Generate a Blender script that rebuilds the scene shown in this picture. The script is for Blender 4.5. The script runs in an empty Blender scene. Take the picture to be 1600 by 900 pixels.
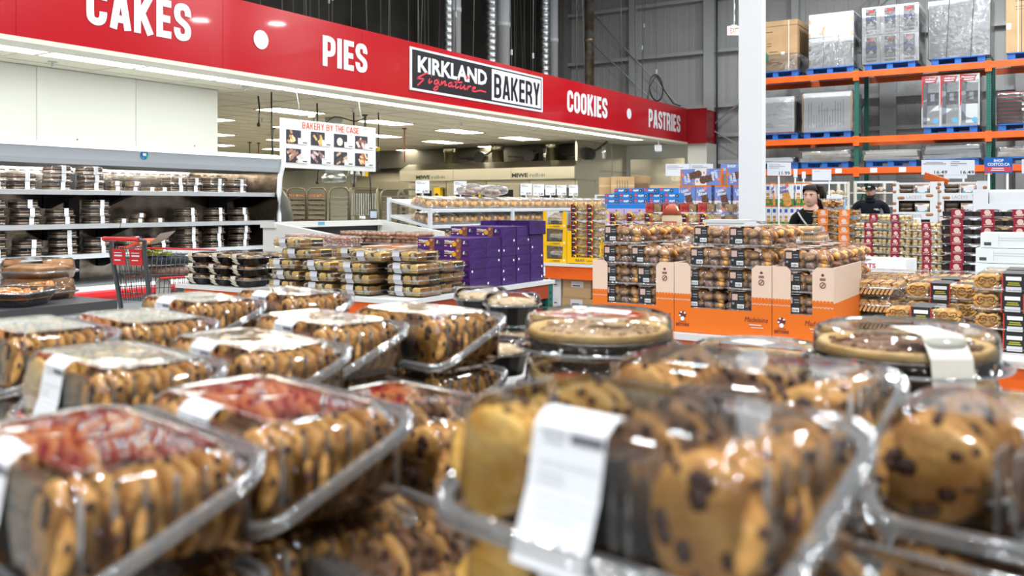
import bpy, math, random
from mathutils import Vector, Matrix, Euler

rnd = random.Random(7)
C = bpy.context.scene.collection
SC = bpy.context.scene
# ---------------------------------------------------------------- camera
FPX, HOR, HC = 1400.0, 320.0, 1.45           # focal length and horizon in 1600x900 pixels, eye height
YAW = math.atan(890 / 1400.0)
cam_d = bpy.data.cameras.new('camera')
cam = bpy.data.objects.new('camera', cam_d)
C.objects.link(cam)
SC.camera = cam
cam.location = (0, 0, HC)
cam.rotation_euler = (math.pi / 2, 0, YAW)
cam_d.sensor_width = 36.0
cam_d.lens = FPX / 1600 * 36.0
cam_d.shift_y = -(450 - HOR) / 1600
cam_d.clip_start = 0.05
cam_d.clip_end = 200
cam_d.dof.use_dof = True
cam_d.dof.focus_distance = 6.5
cam_d.dof.aperture_fstop = 3.7
# ---------------------------------------------------------------- view, world, big lamps
SC.view_settings.view_transform = 'Standard'
SC.view_settings.look = 'None'
SC.view_settings.gamma = 1.0
SC.view_settings.use_curve_mapping = False
SC.view_settings.exposure = 0.0
SC.cycles.transparent_max_bounces = 24
SC.cycles.max_bounces = 8
SC.cycles.glossy_bounces = 4
SC.cycles.diffuse_bounces = 3
SC.cycles.sample_clamp_indirect = 6.0
SC.cycles.caustics_reflective = False
SC.cycles.caustics_refractive = False
w = bpy.data.worlds.new('store_world')
SC.world = w
w.use_nodes = True
w.node_tree.nodes['Background'].inputs[0].default_value = (0.93, 0.97, 1.0, 1)
w.node_tree.nodes['Background'].inputs[1].default_value = 0.32


def high_bay(x, y, z=8.0, p=235, r=0.62):
    l = bpy.data.lights.new('high_bay_lamp', 'AREA')
    l.shape = 'DISK'
    l.size = r
    l.energy = p
    l.color = (0.97, 0.99, 1.0)
    o = bpy.data.objects.new('high_bay_lamp', l)
    C.objects.link(o)
    o.location = (x, y, z)


for hx in (-5.6, -0.9, 3.8):
    for hy in (-14.0, -8.5, -3.0, 2.0, 7.0, 12.0, 17.0):  # rearmost rows behind the camera added as fill from the front
        high_bay(hx, hy)
for hx in (-3.2, 1.6):
    high_bay(hx, 19.0, 7.6, 170)
for hx, hy in ((6.8, 22.8), (8.6, 20.9), (8.4, 13.0), (8.4, 5.0)):
    high_bay(hx, hy, 8.0, 170)
# ---------------------------------------------------------------- pixel to place
_R = Vector((math.cos(YAW), math.sin(YAW), 0))
_F = Vector((-math.sin(YAW), math.cos(YAW), 0))


def ray(x, y):
    return _F + _R * ((x - 800) / FPX) + Vector((0, 0, (HOR - y) / FPX))


def atZ(x, y, z):
    d = ray(x, y)
    return Vector((0, 0, HC)) + d * ((z - HC) / d.z)


def atX(x, y, X):
    d = ray(x, y)
    return Vector((0, 0, HC)) + d * (X / d.x)


def atY(x, y, Y):
    d = ray(x, y)
    return Vector((0, 0, HC)) + d * (Y / d.y)


def atD(x, y, D):
    return Vector((0, 0, HC)) + ray(x, y) * D


def camxy(r, f):
    v = _R * r + _F * f
    return v.x, v.y


# ---------------------------------------------------------------- materials
MATS = {}


def mat(name, col, rough=0.5, metal=0.0, spec=0.5, bump=0.0, bscale=30.0, col2=None, cscale=8.0, emit=0.0,
        coat=0.0, thr=(0.4, 0.6), stretch=None, detail=3.0, kind='noise'):
    if name in MATS:
        return MATS[name]
    m = bpy.data.materials.new(name)
    m.use_nodes = True
    nt = m.node_tree
    p = nt.nodes['Principled BSDF']
    p.inputs['Base Color'].default_value = (*col, 1)
    p.inputs['Roughness'].default_value = rough
    p.inputs['Metallic'].default_value = metal
    p.inputs['Specular IOR Level'].default_value = spec
    if coat:
        p.inputs['Coat Weight'].default_value = coat
        p.inputs['Coat Roughness'].default_value = 0.04
    if emit:
        p.inputs['Emission Color'].default_value = (*col, 1)
        p.inputs['Emission Strength'].default_value = emit
    tc = None
    if bump or col2:
        tc = nt.nodes.new('ShaderNodeTexCoord')
        mp = nt.nodes.new('ShaderNodeMapping')
        nt.links.new(tc.outputs['Object'], mp.inputs[0])
        if stretch:
            mp.inputs['Scale'].default_value = stretch
    if bump:
        n = nt.nodes.new('ShaderNodeTexNoise')
        n.inputs['Scale'].default_value = bscale
        n.inputs['Detail'].default_value = 4
        nt.links.new(mp.outputs[0], n.inputs['Vector'])
        b = nt.nodes.new('ShaderNodeBump')
        b.inputs['Strength'].default_value = bump
        b.inputs['Distance'].default_value = 0.02
        nt.links.new(n.outputs[0], b.inputs['Height'])
        nt.links.new(b.outputs[0], p.inputs['Normal'])
    if col2:
        if kind == 'voronoi':
            n = nt.nodes.new('ShaderNodeTexVoronoi')
        else:
            n = nt.nodes.new('ShaderNodeTexNoise')
            n.inputs['Detail'].default_value = detail
        n.inputs['Scale'].default_value = cscale
        nt.links.new(mp.outputs[0], n.inputs['Vector'])
        r = nt.nodes.new('ShaderNodeValToRGB')
        r.color_ramp.elements[0].position = thr[0]
        r.color_ramp.elements[1].position = thr[1]
        r.color_ramp.elements[0].color = (*col, 1)
        r.color_ramp.elements[1].color = (*col2, 1)
        nt.links.new(n.outputs[0], r.inputs[0])
        nt.links.new(r.outputs[0], p.inputs['Base Color'])
    MATS[name] = m
    return m


def clear_mat(name, tint=(0.985, 0.99, 0.99), rough=0.06, k=1.5, base=0.02, bump=0.25, bscale=22.0, haze=0.0, hcol=(0.9, 0.92, 0.94)):
    m = bpy.data.materials.new(name)
    m.use_nodes = True
    nt = m.node_tree
    nt.nodes.remove(nt.nodes['Principled BSDF'])
    out = nt.nodes['Material Output']
    tr = nt.nodes.new('ShaderNodeBsdfTransparent')
    tr.inputs[0].default_value = (*tint, 1)
    gl = nt.nodes.new('ShaderNodeBsdfGlossy')
    gl.inputs[0].default_value = (1, 1, 1, 1)
    gl.inputs['Roughness'].default_value = rough
    fr = nt.nodes.new('ShaderNodeFresnel')
    fr.inputs['IOR'].default_value = 1.45
    tc = nt.nodes.new('ShaderNodeTexCoord')
    n = nt.nodes.new('ShaderNodeTexNoise')
    n.inputs['Scale'].default_value = bscale
    n.inputs['Detail'].default_value = 2
    nt.links.new(tc.outputs['Object'], n.inputs['Vector'])
    b = nt.nodes.new('ShaderNodeBump')
    b.inputs['Strength'].default_value = bump
    b.inputs['Distance'].default_value = 0.02
    nt.links.new(n.outputs[0], b.inputs['Height'])
    nt.links.new(b.outputs[0], gl.inputs['Normal'])
    nt.links.new(b.outputs[0], fr.inputs['Normal'])
    ma = nt.nodes.new('ShaderNodeMath')
    ma.operation = 'MULTIPLY_ADD'
    ma.use_clamp = True
    ma.inputs[1].default_value = k
    ma.inputs[2].default_value = base
    nt.links.new(fr.outputs[0], ma.inputs[0])
    mx = nt.nodes.new('ShaderNodeMixShader')
    nt.links.new(ma.outputs[0], mx.inputs[0])
    nt.links.new(tr.outputs[0], mx.inputs[1])
    nt.links.new(gl.outputs[0], mx.inputs[2])
    last = mx
    if haze:
        df = nt.nodes.new('ShaderNodeBsdfDiffuse')
        df.inputs[0].default_value = (*hcol, 1)
        m2 = nt.nodes.new('ShaderNodeMixShader')
        m2.inputs[0].default_value = haze
        nt.links.new(mx.outputs[0], m2.inputs[1])
        nt.links.new(df.outputs[0], m2.inputs[2])
        last = m2
    nt.links.new(last.outputs[0], out.inputs[0])
    MATS[name] = m
    return m


CLEAR = clear_mat('clear_plastic', rough=0.05, k=1.35, base=0.0, bump=0.10, bscale=12.0)
CLEARF = clear_mat('clear_plastic_far', rough=0.06, k=0.75, base=0.0, bump=0.16, bscale=30.0)
RIM = clear_mat('clear_rim', rough=0.05, k=2.2, base=0.16, bump=0.1, bscale=30.0, haze=0.09, tint=(0.9, 0.92, 0.93))
FILM = clear_mat('stretch_film', rough=0.13, k=1.0, base=0.02, bump=0.6, bscale=8.0, haze=0.05)
BAG = clear_mat('crinkled_bag', rough=0.12, k=1.5, base=0.05, bump=1.0, bscale=45.0, haze=0.05)

WHITE = mat('white_paper', (0.86, 0.88, 0.90), 0.55)
PAPER = mat('grey_paper', (0.66, 0.67, 0.70), 0.5)
BLACK = mat('black_print', (0.015, 0.015, 0.018), 0.5)
DKGREY = mat('dark_grey', (0.06, 0.06, 0.065), 0.5)
GREYINK = mat('grey_print', (0.30, 0.31, 0.33), 0.6)
REDINK = mat('red_print', (0.65, 0.02, 0.03), 0.4)
ORANGE = mat('orange_steel', (0.83, 0.13, 0.008), 0.38, col2=(0.72, 0.10, 0.006), cscale=3)
GREEN = mat('green_steel', (0.012, 0.13, 0.10), 0.45)
STEEL = mat('stainless_steel', (0.70, 0.66, 0.56), 0.28, 1.0, bump=0.03, bscale=3, stretch=(1, 1, 8))
CHROME = mat('chrome', (0.75, 0.76, 0.78), 0.18, 1.0)
GALV = mat('galvanised', (0.50, 0.52, 0.53), 0.35, 1.0, col2=(0.36, 0.38, 0.39), cscale=6)
LTGREY = mat('light_grey_paint', (0.62, 0.65, 0.68), 0.4)
CARD = mat('brown_cardboard', (0.50, 0.33, 0.17), 0.75, col2=(0.43, 0.28, 0.14), cscale=3)
WCARD = mat('white_cardboard', (0.72, 0.74, 0.76), 0.6)
BLUE = mat('blue_pallet', (0.010, 0.16, 0.55), 0.55, col2=(0.02, 0.10, 0.38), cscale=5)

# ---------------------------------------------------------------- mesh building


def rr(w, d, r, n=4, z=0.0, cx=0.0, cy=0.0):
    """rounded rectangle ring, counter-clockwise"""
    pts = []
    r = min(r, w / 2 - 1e-4, d / 2 - 1e-4)
    for i, (sx, sy) in enumerate(((1, 1), (-1, 1), (-1, -1), (1, -1))):
        for k in range(n):
            a = math.pi / 2 * (i + (k / (n - 1) if n > 1 else 0.5))
            pts.append((cx + sx * (w / 2 - r) + r * math.cos(a), cy + sy * (d / 2 - r) + r * math.sin(a), z))
    return pts


TXT = {}


def text_mesh(s, bold=0.0, shear=0.0):
    k = (s, bold, shear)
    if k not in TXT:
        cu = bpy.data.curves.new('t', 'FONT')
        cu.body = s
        cu.offset = bold
        cu.shear = shear
        cu.resolution_u = 2
        cu.size = 1.0
        o = bpy.data.objects.new('t', cu)
        C.objects.link(o)
        dg = bpy.context.evaluated_depsgraph_get()
        me = o.evaluated_get(dg).to_mesh()
        vs = [tuple(v.co) for v in me.vertices]
        fs = [tuple(p.vertices) for p in me.polygons]
        o.evaluated_get(dg).to_mesh_clear()
        bpy.data.objects.remove(o)
        if vs:
            x0 = min(v[0] for v in vs)
            x1 = max(v[0] for v in vs)
            y0 = min(v[1] for v in vs)
            y1 = max(v[1] for v in vs)
        else:
            x0 = x1 = y0 = y1 = 0
        TXT[k] = (vs, fs, x0, x1, y0, y1)
    return TXT[k]


class MB:
    def __init__(s):
        s.v, s.f, s.m, s.sm = [], [], [], []

    def add(s, vs, fs, m=0, smooth=False):
        b = len(s.v)
        s.v += [tuple(v) for v in vs]
        for f in fs:
            s.f.append(tuple(b + i for i in f))
            s.m.append(m)
            s.sm.append(smooth)
        return s

    def box(s, x0, x1, y0, y1, z0, z1, m=0):
        vs = [(x0, y0, z0), (x1, y0, z0), (x1, y1, z0), (x0, y1, z0), (x0, y0, z1), (x1, y0, z1), (x1, y1, z1), (x0, y1, z1)]
        return s.add(vs, [(0, 3, 2, 1), (4, 5, 6, 7), (0, 1, 5, 4), (1, 2, 6, 5), (2, 3, 7, 6), (3, 0, 4, 7)], m)

    def obox(s, c, size, rot=(0, 0, 0), m=0):
        M = Matrix.Translation(c) @ Euler(rot).to_matrix().to_4x4()
        a, b, d = size[0] / 2, size[1] / 2, size[2] / 2
        vs = [M @ Vector(q) for q in ((-a, -b, -d), (a, -b, -d), (a, b, -d), (-a, b, -d), (-a, -b, d), (a, -b, d), (a, b, d), (-a, b, d))]
        return s.add(vs, [(0, 3, 2, 1), (4, 5, 6, 7), (0, 1, 5, 4), (1, 2, 6, 5), (2, 3, 7, 6), (3, 0, 4, 7)], m)

    def bar(s, a, b, wd, m=0, wd2=None):
        a, b = Vector(a), Vector(b)
        d = b - a
        q = d.to_track_quat('X', 'Z')
        return s.obox((a + b) / 2, (d.length, wd, wd2 or wd), q.to_euler(), m)

    def quad(s, a, b, c, d, m=0):
        return s.add([a, b, c, d], [(0, 1, 2, 3)], m)

    def rect(s, x0, x1, z0, z1, y, m=0):
        """thin front plate facing -Y"""
        return s.add([(x0, y, z0), (x1, y, z0), (x1, y, z1), (x0, y, z1)], [(0, 1, 2, 3)], m)

    def rectx(s, y0, y1, z0, z1, x, m=0):
        """thin plate facing +X"""
        return s.add([(x, y0, z0), (x, y1, z0), (x, y1, z1), (x, y0, z1)], [(0, 1, 2, 3)], m)

    def disc(s, cx, cz, r, y, m=0, n=14, rx=None):
        vs = [(cx + (rx or r) * math.cos(2 * math.pi * k / n), y, cz + r * math.sin(2 * math.pi * k / n)) for k in range(n)]
        return s.add(vs, [tuple(range(n))], m)

    def loft(s, rings, m=0, cap0=True, cap1=True, smooth=True):
        n = len(rings[0])
        vs = [p for r in rings for p in r]
        fs = []
        for k in range(len(rings) - 1):
            for i in range(n):
                j = (i + 1) % n
                fs.append((k * n + i, k * n + j, (k + 1) * n + j, (k + 1) * n + i))
        s.add(vs, fs, m, smooth)
        b = len(s.v) - len(vs)
        for on, k, rev in ((cap0, 0, True), (cap1, len(rings) - 1, False)):
            if on:
                f = [b + k * n + i for i in range(n)]
                s.f.append(tuple(reversed(f)) if rev else tuple(f))
                s.m.append(m)
                s.sm.append(False)
        return s

    def cyl(s, a, b, r, n=10, m=0, r2=None, cap=True, smooth=True):
        a, b = Vector(a), Vector(b)
        q = (b - a).to_track_quat('Z', 'Y').to_matrix()
        rg = []
        for c, rad in ((a, r), (b, r if r2 is None else r2)):
            rg.append([tuple(c + q @ Vector((rad * math.cos(2 * math.pi * k / n), rad * math.sin(2 * math.pi * k / n), 0))) for k in range(n)])
        return s.loft(rg, m, cap, cap, smooth)

    def tube(s, pts, r, n=6, m=0, closed=False):
        pts = [Vector(p) for p in pts]
        rg = []
        for i, p in enumerate(pts):
            a = pts[i - 1] if i > 0 else (pts[-1] if closed else p)
            b = pts[i + 1] if i < len(pts) - 1 else (pts[0] if closed else p)
            d = (b - a)
            if d.length < 1e-9:
                d = Vector((0, 0, 1))
            q = d.to_track_quat('Z', 'Y').to_matrix()
            rg.append([tuple(p + q @ Vector((r * math.cos(2 * math.pi * k / n), r * math.sin(2 * math.pi * k / n), 0))) for k in range(n)])
        if closed:
            rg.append(rg[0])
        return s.loft(rg, m, not closed, not closed)

    def lathe(s, prof, n=20, m=0, c=(0, 0, 0), smooth=True):
        rg = []
        for r, z in prof:
            rg.append([(c[0] + r * math.cos(2 * math.pi * k / n), c[1] + r * math.sin(2 * math.pi * k / n), c[2] + z) for k in range(n)])
        return s.loft(rg, m, True, True, smooth)

    def ball(s, c, r, n=8, k=5, m=0, rot=0.0, tilt=0.0):
        """ellipsoid with radii r"""
        M = Matrix.Translation(c) @ Matrix.Rotation(rot, 4, 'Z') @ Matrix.Rotation(tilt, 4, 'X')
        rg = []
        for i in range(1, k):
            t = math.pi * i / k
            rg.append([tuple(M @ Vector((r[0] * math.sin(t) * math.cos(2 * math.pi * j / n), r[1] * math.sin(t) * math.sin(2 * math.pi * j / n), -r[2] * math.cos(t)))) for j in range(n)])
        return s.loft(rg, m)

    def prism(s, poly, a0, a1, axis='y', m=0):
        """polygon in the two other axes extruded along axis"""
        n = len(poly)

        def P(u, v, a):
            return (u, a, v) if axis == 'y' else ((a, u, v) if axis == 'x' else (u, v, a))
        vs = [P(u, v, a0) for u, v in poly] + [P(u, v, a1) for u, v in poly]
        fs = [tuple(range(n)), tuple(reversed(range(n, 2 * n)))]
        for i in range(n):
            j = (i + 1) % n
            fs.append((i, i + n, j + n, j))
        return s.add(vs, fs, m)

    def text(s, t, x, z, h, y, m=0, w=None, bold=0.0, align='c', face='-y', shear=0.0, slant=0.0):
        """lettering h high (capitals), its middle (or start) at x, foot at z, on the plate y; face -y or +x"""
        vs, fs, x0, x1, y0, y1 = text_mesh(t, bold, shear)
        if not vs:
            return s
        sy = h / 0.72
        sx = sy if w is None else w / max(x1 - x0, 1e-6)
        wd = (x1 - x0) * sx
        ox = x - wd / 2 if align == 'c' else x
        out = []
        for a, b, _c in vs:
            u, v = ox + (a - x0) * sx, z + b * sy + slant * (a - x0) * sx
            out.append((u, y, v) if face == '-y' else (y, u, v))
        return s.add(out, fs, m)

    def ribbon(s, pts, wd, y, m=0, face='-y'):
        """flat brush stroke through points (u, v)"""
        p = [Vector((a, b, 0)) for a, b in pts]
        L, Rr = [], []
        for i in range(len(p)):
            d = (p[min(i + 1, len(p) - 1)] - p[max(i - 1, 0)])
            d.normalize()
            nn = Vector((-d.y, d.x, 0)) * wd / 2
            L.append(p[i] + nn)
            Rr.append(p[i] - nn)
        vs = [((q.x, y, q.y) if face == '-y' else (y, q.x, q.y)) for q in L + Rr]
        k = len(p)
        return s.add(vs, [(i, k + i, k + i + 1, i + 1) for i in range(k - 1)], m)

    def mesh(s, name, mats):
        me = bpy.data.meshes.new(name)
        me.from_pydata(s.v, [], s.f)
        for mm in (mats if isinstance(mats, (list, tuple)) else [mats]):
            me.materials.append(mm)
        me.polygons.foreach_set('material_index', s.m)
        me.polygons.foreach_set('use_smooth', s.sm)
        me.update()
        return me

    def build(s, name, mats, parent=None, loc=None, rz=0.0, **kw):
        return put(name, s.mesh(name, mats), parent, loc, rz, **kw)


def put(name, me, parent=None, loc=None, rz=0.0, **kw):
    o = bpy.data.objects.new(name, me)
    C.objects.link(o)
    if parent is not None:
        o.parent = parent
    if loc is not None:
        o.location = loc
    if rz:
        o.rotation_euler = (0, 0, rz)
    for k, v in kw.items():
        o[k] = v
    return o


def thing(name, label, cat, loc=(0, 0, 0), rz=0.0, group=None):
    o = bpy.data.objects.new(name, None)
    o.empty_display_size = 0.1
    C.objects.link(o)
    o.location = loc
    o.rotation_euler = (0, 0, rz)
    o['label'] = label
    o['category'] = cat
    if group:
        o['group'] = group
    return o


def tag(o, label, cat, group=None):
    o['label'] = label
    o['category'] = cat
    if group:
        o['group'] = group
    return o


def struct(o):
    o['kind'] = 'structure'
    return o


KIDS = {}


def kids(o):
    if o.name not in KIDS:
        KIDS[o.name] = [(c, [g for g in c.children]) for c in o.children]
    return KIDS[o.name]


def dup(root, loc, rz=0.0, label=None, group=None, rot=None):
    r = root.copy()
    C.objects.link(r)
    r.location = loc
    r.rotation_euler = rot if rot else (0, 0, rz)
    if label:
        r['label'] = label
    if group:
        r['group'] = group
    for ch, gs in kids(root):
        c = ch.copy()
        C.objects.link(c)
        c.parent = r
        for g in gs:
            d = g.copy()
            C.objects.link(d)
            d.parent = c
    return r


class Proto:
    """a kind of thing: the first placing moves the prototype itself, later ones copy it"""

    def __init__(s, root):
        s.root, s.used = root, False
        s.cat = root['category']

    def place(s, loc, rz=0.0, label=None, group=None, rot=None):
        if s.used:
            return dup(s.root, loc, rz, label, group, rot)
        kids(s.root)
        s.used = True
        s.root.location = loc
        s.root.rotation_euler = rot if rot else (0, 0, rz)
        if label:
            s.root['label'] = label
        if group:
            s.root['group'] = group
        return s.root


def block_text(b, t, x, z, h, y, m=0, w=None, face='-y', sw=0.185):
    """tall condensed block lettering drawn with strokes; starts at x, foot at z"""
    g, k = {}, sw / 2
    l, r, tp, bt, mid = k, 0.5 - k, 1 - k, k, 0.5

    def bow(x0, ya, yb):
        return [(x0, ya), (0.26, ya), (r - 0.03, ya - 0.05), (r, ya - 0.15), (r, yb + 0.15), (r - 0.03, yb + 0.05), (0.26, yb), (x0, yb)]
    oval = [(0.25, tp), (l + 0.04, tp - 0.05), (l, tp - 0.17), (l, bt + 0.17), (l + 0.04, bt + 0.05), (0.25, bt), (r - 0.04, bt + 0.05), (r, bt + 0.17), (r, tp - 0.17), (r - 0.04, tp - 0.05), (0.25, tp)]
    V = [(l, 0), (l, 1)]
    g['I'] = (sw, [V])
    g['C'] = (0.5, [[(r, 0.64), (r, tp - 0.17), (r - 0.04, tp - 0.05), (0.25, tp), (l + 0.04, tp - 0.05), (l, tp - 0.17), (l, bt + 0.17), (l + 0.04, bt + 0.05), (0.25, bt), (r - 0.04, bt + 0.05), (r, bt + 0.17), (r, 0.36)]])
    g['O'] = (0.5, [oval])
    g['S'] = (0.48, [[(r, 0.67), (r, tp - 0.15), (r - 0.05, tp - 0.03), (0.25, tp), (l + 0.04, tp - 0.04), (l, tp - 0.15), (l + 0.01, 0.64), (0.16, 0.55), (0.33, 0.44), (r - 0.01, 0.35), (r, bt + 0.15), (r - 0.04, bt + 0.04), (0.25, bt), (l + 0.05, bt + 0.03), (l, bt + 0.15), (l, 0.33)]])
    g['P'] = (0.5, [V, bow(l, tp, 0.42)])
    g['R'] = (0.52, [V, bow(l, tp, 0.47), [(0.24, 0.45), (0.33, 0.42), (r, 0.27), (r + 0.02, 0)]])
    g['B'] = (0.52, [V, bow(l, tp, 0.52), bow(l, 0.52, bt)])
    g['D'] = (0.5, [V, bow(l, tp, bt)])
    g['E'] = (0.42, [V, [(l, tp), (0.42, tp)], [(l, mid), (0.39, mid)], [(l, bt), (0.42, bt)]])
    g['L'] = (0.40, [V, [(l, bt), (0.40, bt)]])
    g['T'] = (0.44, [[(0.22, 0), (0.22, 1)], [(0, tp), (0.44, tp)]])
    g['H'] = (0.5, [V, [(r, 0), (r, 1)], [(l, mid), (r, mid)]])
    g['A'] = (0.54, [[(k * 0.9, 0), (0.25, 1)], [(0.54 - k * 0.9, 0), (0.29, 1)], [(0.14, 0.26), (0.40, 0.26)]])
    g['K'] = (0.53, [V, [(0.15, 0.42), (0.44, 1)], [(0.20, 0.56), (0.45, 0)]])
    g['Y'] = (0.52, [[(0.26, 0), (0.26, 0.45)], [(0.08, 1), (0.26, 0.42)], [(0.44, 1), (0.26, 0.42)]])
    adv = sum((g[c][0] + 0.075) if c in g else 0.28 for c in t) - 0.075
    sx = (w / adv) if w else h
    cx, q = 0.0, 0
    for c in t:
        if c not in g:
            cx += 0.28
            continue
        for st in g[c][1]:
            q += 1
            pts = cr(st, 3) if len(st) > 4 else st
            n0 = len(b.v)
            b.ribbon(pts, sw, 0.0, m)
            off = (y - 0.00012 * (q % 7)) if face == '-y' else (y + 0.0003 * (q % 7))
            for i in range(n0, len(b.v)):
                u, _, v = b.v[i]
                U, Vv = x + (cx + u) * sx, z + v * h
                b.v[i] = (U, off, Vv) if face == '-y' else (off, U, Vv)
        cx += g[c][0] + 0.075
    return b


def cr(pts, n=5):
    out = []
    P = [pts[0]] + list(pts) + [pts[-1]]
    for i in range(1, len(P) - 2):
        p0, p1, p2, p3 = P[i - 1], P[i], P[i + 1], P[i + 2]
        for k in range(n):
            t = k / n
            out.append(tuple(0.5 * (2 * p1[j] + (p2[j] - p0[j]) * t + (2 * p0[j] - 5 * p1[j] + 4 * p2[j] - p3[j]) * t * t + (3 * p1[j] - p0[j] - 3 * p2[j] + p3[j]) * t ** 3) for j in (0, 1)))
    out.append(pts[-1])
    return out


ORD = ['first', 'second', 'third', 'fourth', 'fifth', 'sixth', 'seventh', 'eighth', 'ninth', 'tenth', 'eleventh', 'twelfth',
       'thirteenth', 'fourteenth', 'fifteenth', 'sixteenth']


def lev(i, n):
    """name of level i (0 = bottom) of a stack of n"""
    if n == 1:
        return 'alone'
    if i == n - 1:
        return 'topmost'
    if i == 0:
        return 'lowest'
    return ORD[n - 1 - i] + ' from the top'


def clam(w, d, h, r=0.03, base=0.02, flare=0.012, rim=0.01, seg=4, rings=2):
    """clear clamshell: tray, lid (both thin shells) sitting on z = 0, as two meshes"""
    t = MB()
    t.loft([rr(w - 2 * flare, d - 2 * flare, r, seg, 0.002), rr(w - flare, d - flare, r, seg, base), rr(w, d, r, seg, base)], 0, True, False)
    l = MB()
    rg = [rr(w, d, r, seg, base + 0.003), rr(w - flare, d - flare, r, seg, base + 0.004)]
    for k in range(1, rings + 1):
        rg.append(rr(w - flare * (1 + 0.9 * k / rings), d - flare * (1 + 0.9 * k / rings), r, seg, base + (h - base - 0.008) * k / rings))
    rg.append(rr(w - flare * 2.8, d - flare * 2.8, r * 0.9, seg, h))
    l.loft(rg, 0, False, True)
    # bead round the rim
    ring = rr(w, d, r, seg, base + 0.001)
    b = MB()
    b.tube(ring, rim * 0.5, 4, 0, True)
    return t, l, b
# ================================================================ the building
CREAM = mat('cream_wall', (0.80, 0.80, 0.73), 0.55, bump=0.02, bscale=60)
CEILM = mat('ceiling_tile', (0.78, 0.72, 0.58), 0.8, bump=0.05, bscale=90)
METALW = mat('wall_sheet_metal', (0.50, 0.51, 0.51), 0.5)
GIRT = mat('wall_steel', (0.50, 0.52, 0.53), 0.5)
DARKW = mat('roof_space_painted_gloom', (0.020, 0.019, 0.016), 0.8, col2=(0.035, 0.033, 0.028), cscale=1.2)  # lack of light over the bakery put into the colour
RED = mat('fascia_red', (0.46, 0.002, 0.009), 0.20, spec=0.4, coat=0.25)
FWHITE = mat('fascia_white', (0.78, 0.82, 0.86), 0.35)
FBLACK = mat('fascia_black', (0.012, 0.012, 0.016), 0.3)
FPINK = mat('fascia_script_red', (0.80, 0.06, 0.09), 0.35)
LIT = mat('lit_diffuser', (1.0, 0.92, 0.70), 0.5, emit=26.0)
LITS = mat('lit_strip_diffuser', (0.97, 1.0, 0.96), 0.5, emit=8.0)
TBAR = mat('ceiling_grid', (0.70, 0.66, 0.55), 0.5)

fl = MB().box(-24.5, 9, -5, 24.5, -0.1, 0.0).build('floor', mat('polished_concrete', (0.36, 0.36, 0.35), 0.22, col2=(0.28, 0.28, 0.275), cscale=0.7))
struct(fl)

# far wall of the warehouse: sheet panels, columns, girts and cross bracing
wb = struct(MB().box(-13.6, 9.0, 24.0, 24.3, 0, 9.0).build('wall_back', METALW))
pan = MB()
for k in range(5):
    x = 0.1 + k * 0.21
    pan.prism([(x - 0.02, 23.995), (x + 0.02, 23.995), (x + 0.01, 23.975), (x - 0.01, 23.975)], 0, 9.0, 'z')
pan.box(0.005, 1.055, 23.985, 23.998, 0, 9.0)
pme = pan.mesh('wall_panel', METALW)
for k in range(21):
    put('wall_panel', pme, wb, (-13.6 + 1.07 * k, 0, 0))
for x, wd in ((-10.97, 0.14), (-8.66, 0.26), (-6.32, 0.14), (-4.05, 0.34), (-1.2, 0.14), (1.6, 0.3)):
    b = MB()
    b.box(x - wd / 2, x + wd / 2, 23.72, 23.97, 0, 9.0)
    b.box(x - wd / 2 - 0.02, x + wd / 2 + 0.02, 23.70, 23.72, 0, 9.0)
    b.build('steel_post', GIRT, wb)
for z in (2.67, 3.41, 4.22, 5.73, 7.2):
    b = MB()
    b.box(-13.5, 9, 23.75, 23.97, z - 0.02, z + 0.0)
    b.box(-13.5, 9, 23.74, 23.755, z - 0.10, z)
    b.build('girt', GIRT, wb)
for a, b_ in (((-12.4, 23.66, 7.3), (-8.7, 23.66, 3.35)), ((-12.4, 23.6, 6.4), (-9.4, 23.6, 3.6)), ((-8.7, 23.66, 3.5), (-5.5, 23.66, 5.9)), ((-8.7, 23.6, 3.6), (-6.5, 23.6, 2.3)),
              ((-6.2, 23.66, 5.0), (-2.9, 23.66, 8.2)), ((-5.9, 23.6, 4.9), (-2.4, 23.6, 8.0))):
    MB().cyl(a, b_, 0.022, 6).build('brace_rod', GIRT, wb)
MB().tube([(-8.42, 23.68, 2.2), (-8.42, 23.68, 9)], 0.03, 6).build('conduit', DKGREY, wb)
# wall closing the roof space over the bakery, coloured dark for missing light
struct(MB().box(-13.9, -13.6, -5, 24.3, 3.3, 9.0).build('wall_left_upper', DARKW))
struct(MB().box(-24.5, 9, -5, 24.5, 9.0, 9.2).build('roof', mat('roof_deck', (0.30, 0.31, 0.32), 0.7)))
cu = struct(MB().box(-13.6, -13.1, 23.5, 23.95, 3.3, 9).build('trim_corner_post', mat('corner_sheet', (0.25, 0.25, 0.24), 0.6)))

# bakery shell
def wallp(name, x0, x1, y0, y1, z0, z1, m=CREAM):
    return struct(MB().box(x0, x1, y0, y1, z0, z1).build(name, m))


wl = wallp('wall_left', -11.0, -10.79, -4.5, 8.84, 0, 3.15)
for k in range(8):
    y1 = 8.84 - k * 1.36
    MB().box(-10.79, -10.775, y1 - 1.352, y1, 0.0, 3.14).build('wall_panel', CREAM, wl)
for (px, py) in ((121, 218), (304, 228)):
    p = atX(px, py, -10.77)
    MB().disc(0, 0, 0.012, 0).build('screw_hole', mat('rust', (0.25, 0.13, 0.05), 0.9), wl, (p.x, p.y, p.z), math.pi / 2)
wallp('wall_far_left', -24.4, -24.2, 1, 24, 0, 3.15)
wallp('wall_bakery_back', -24.3, -8.5, 23.6, 23.69, 0, 3.14)
wallp('wall_end_pier', -8.95, -8.42, 22.9, 23.72, 0, 3.1)
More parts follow.
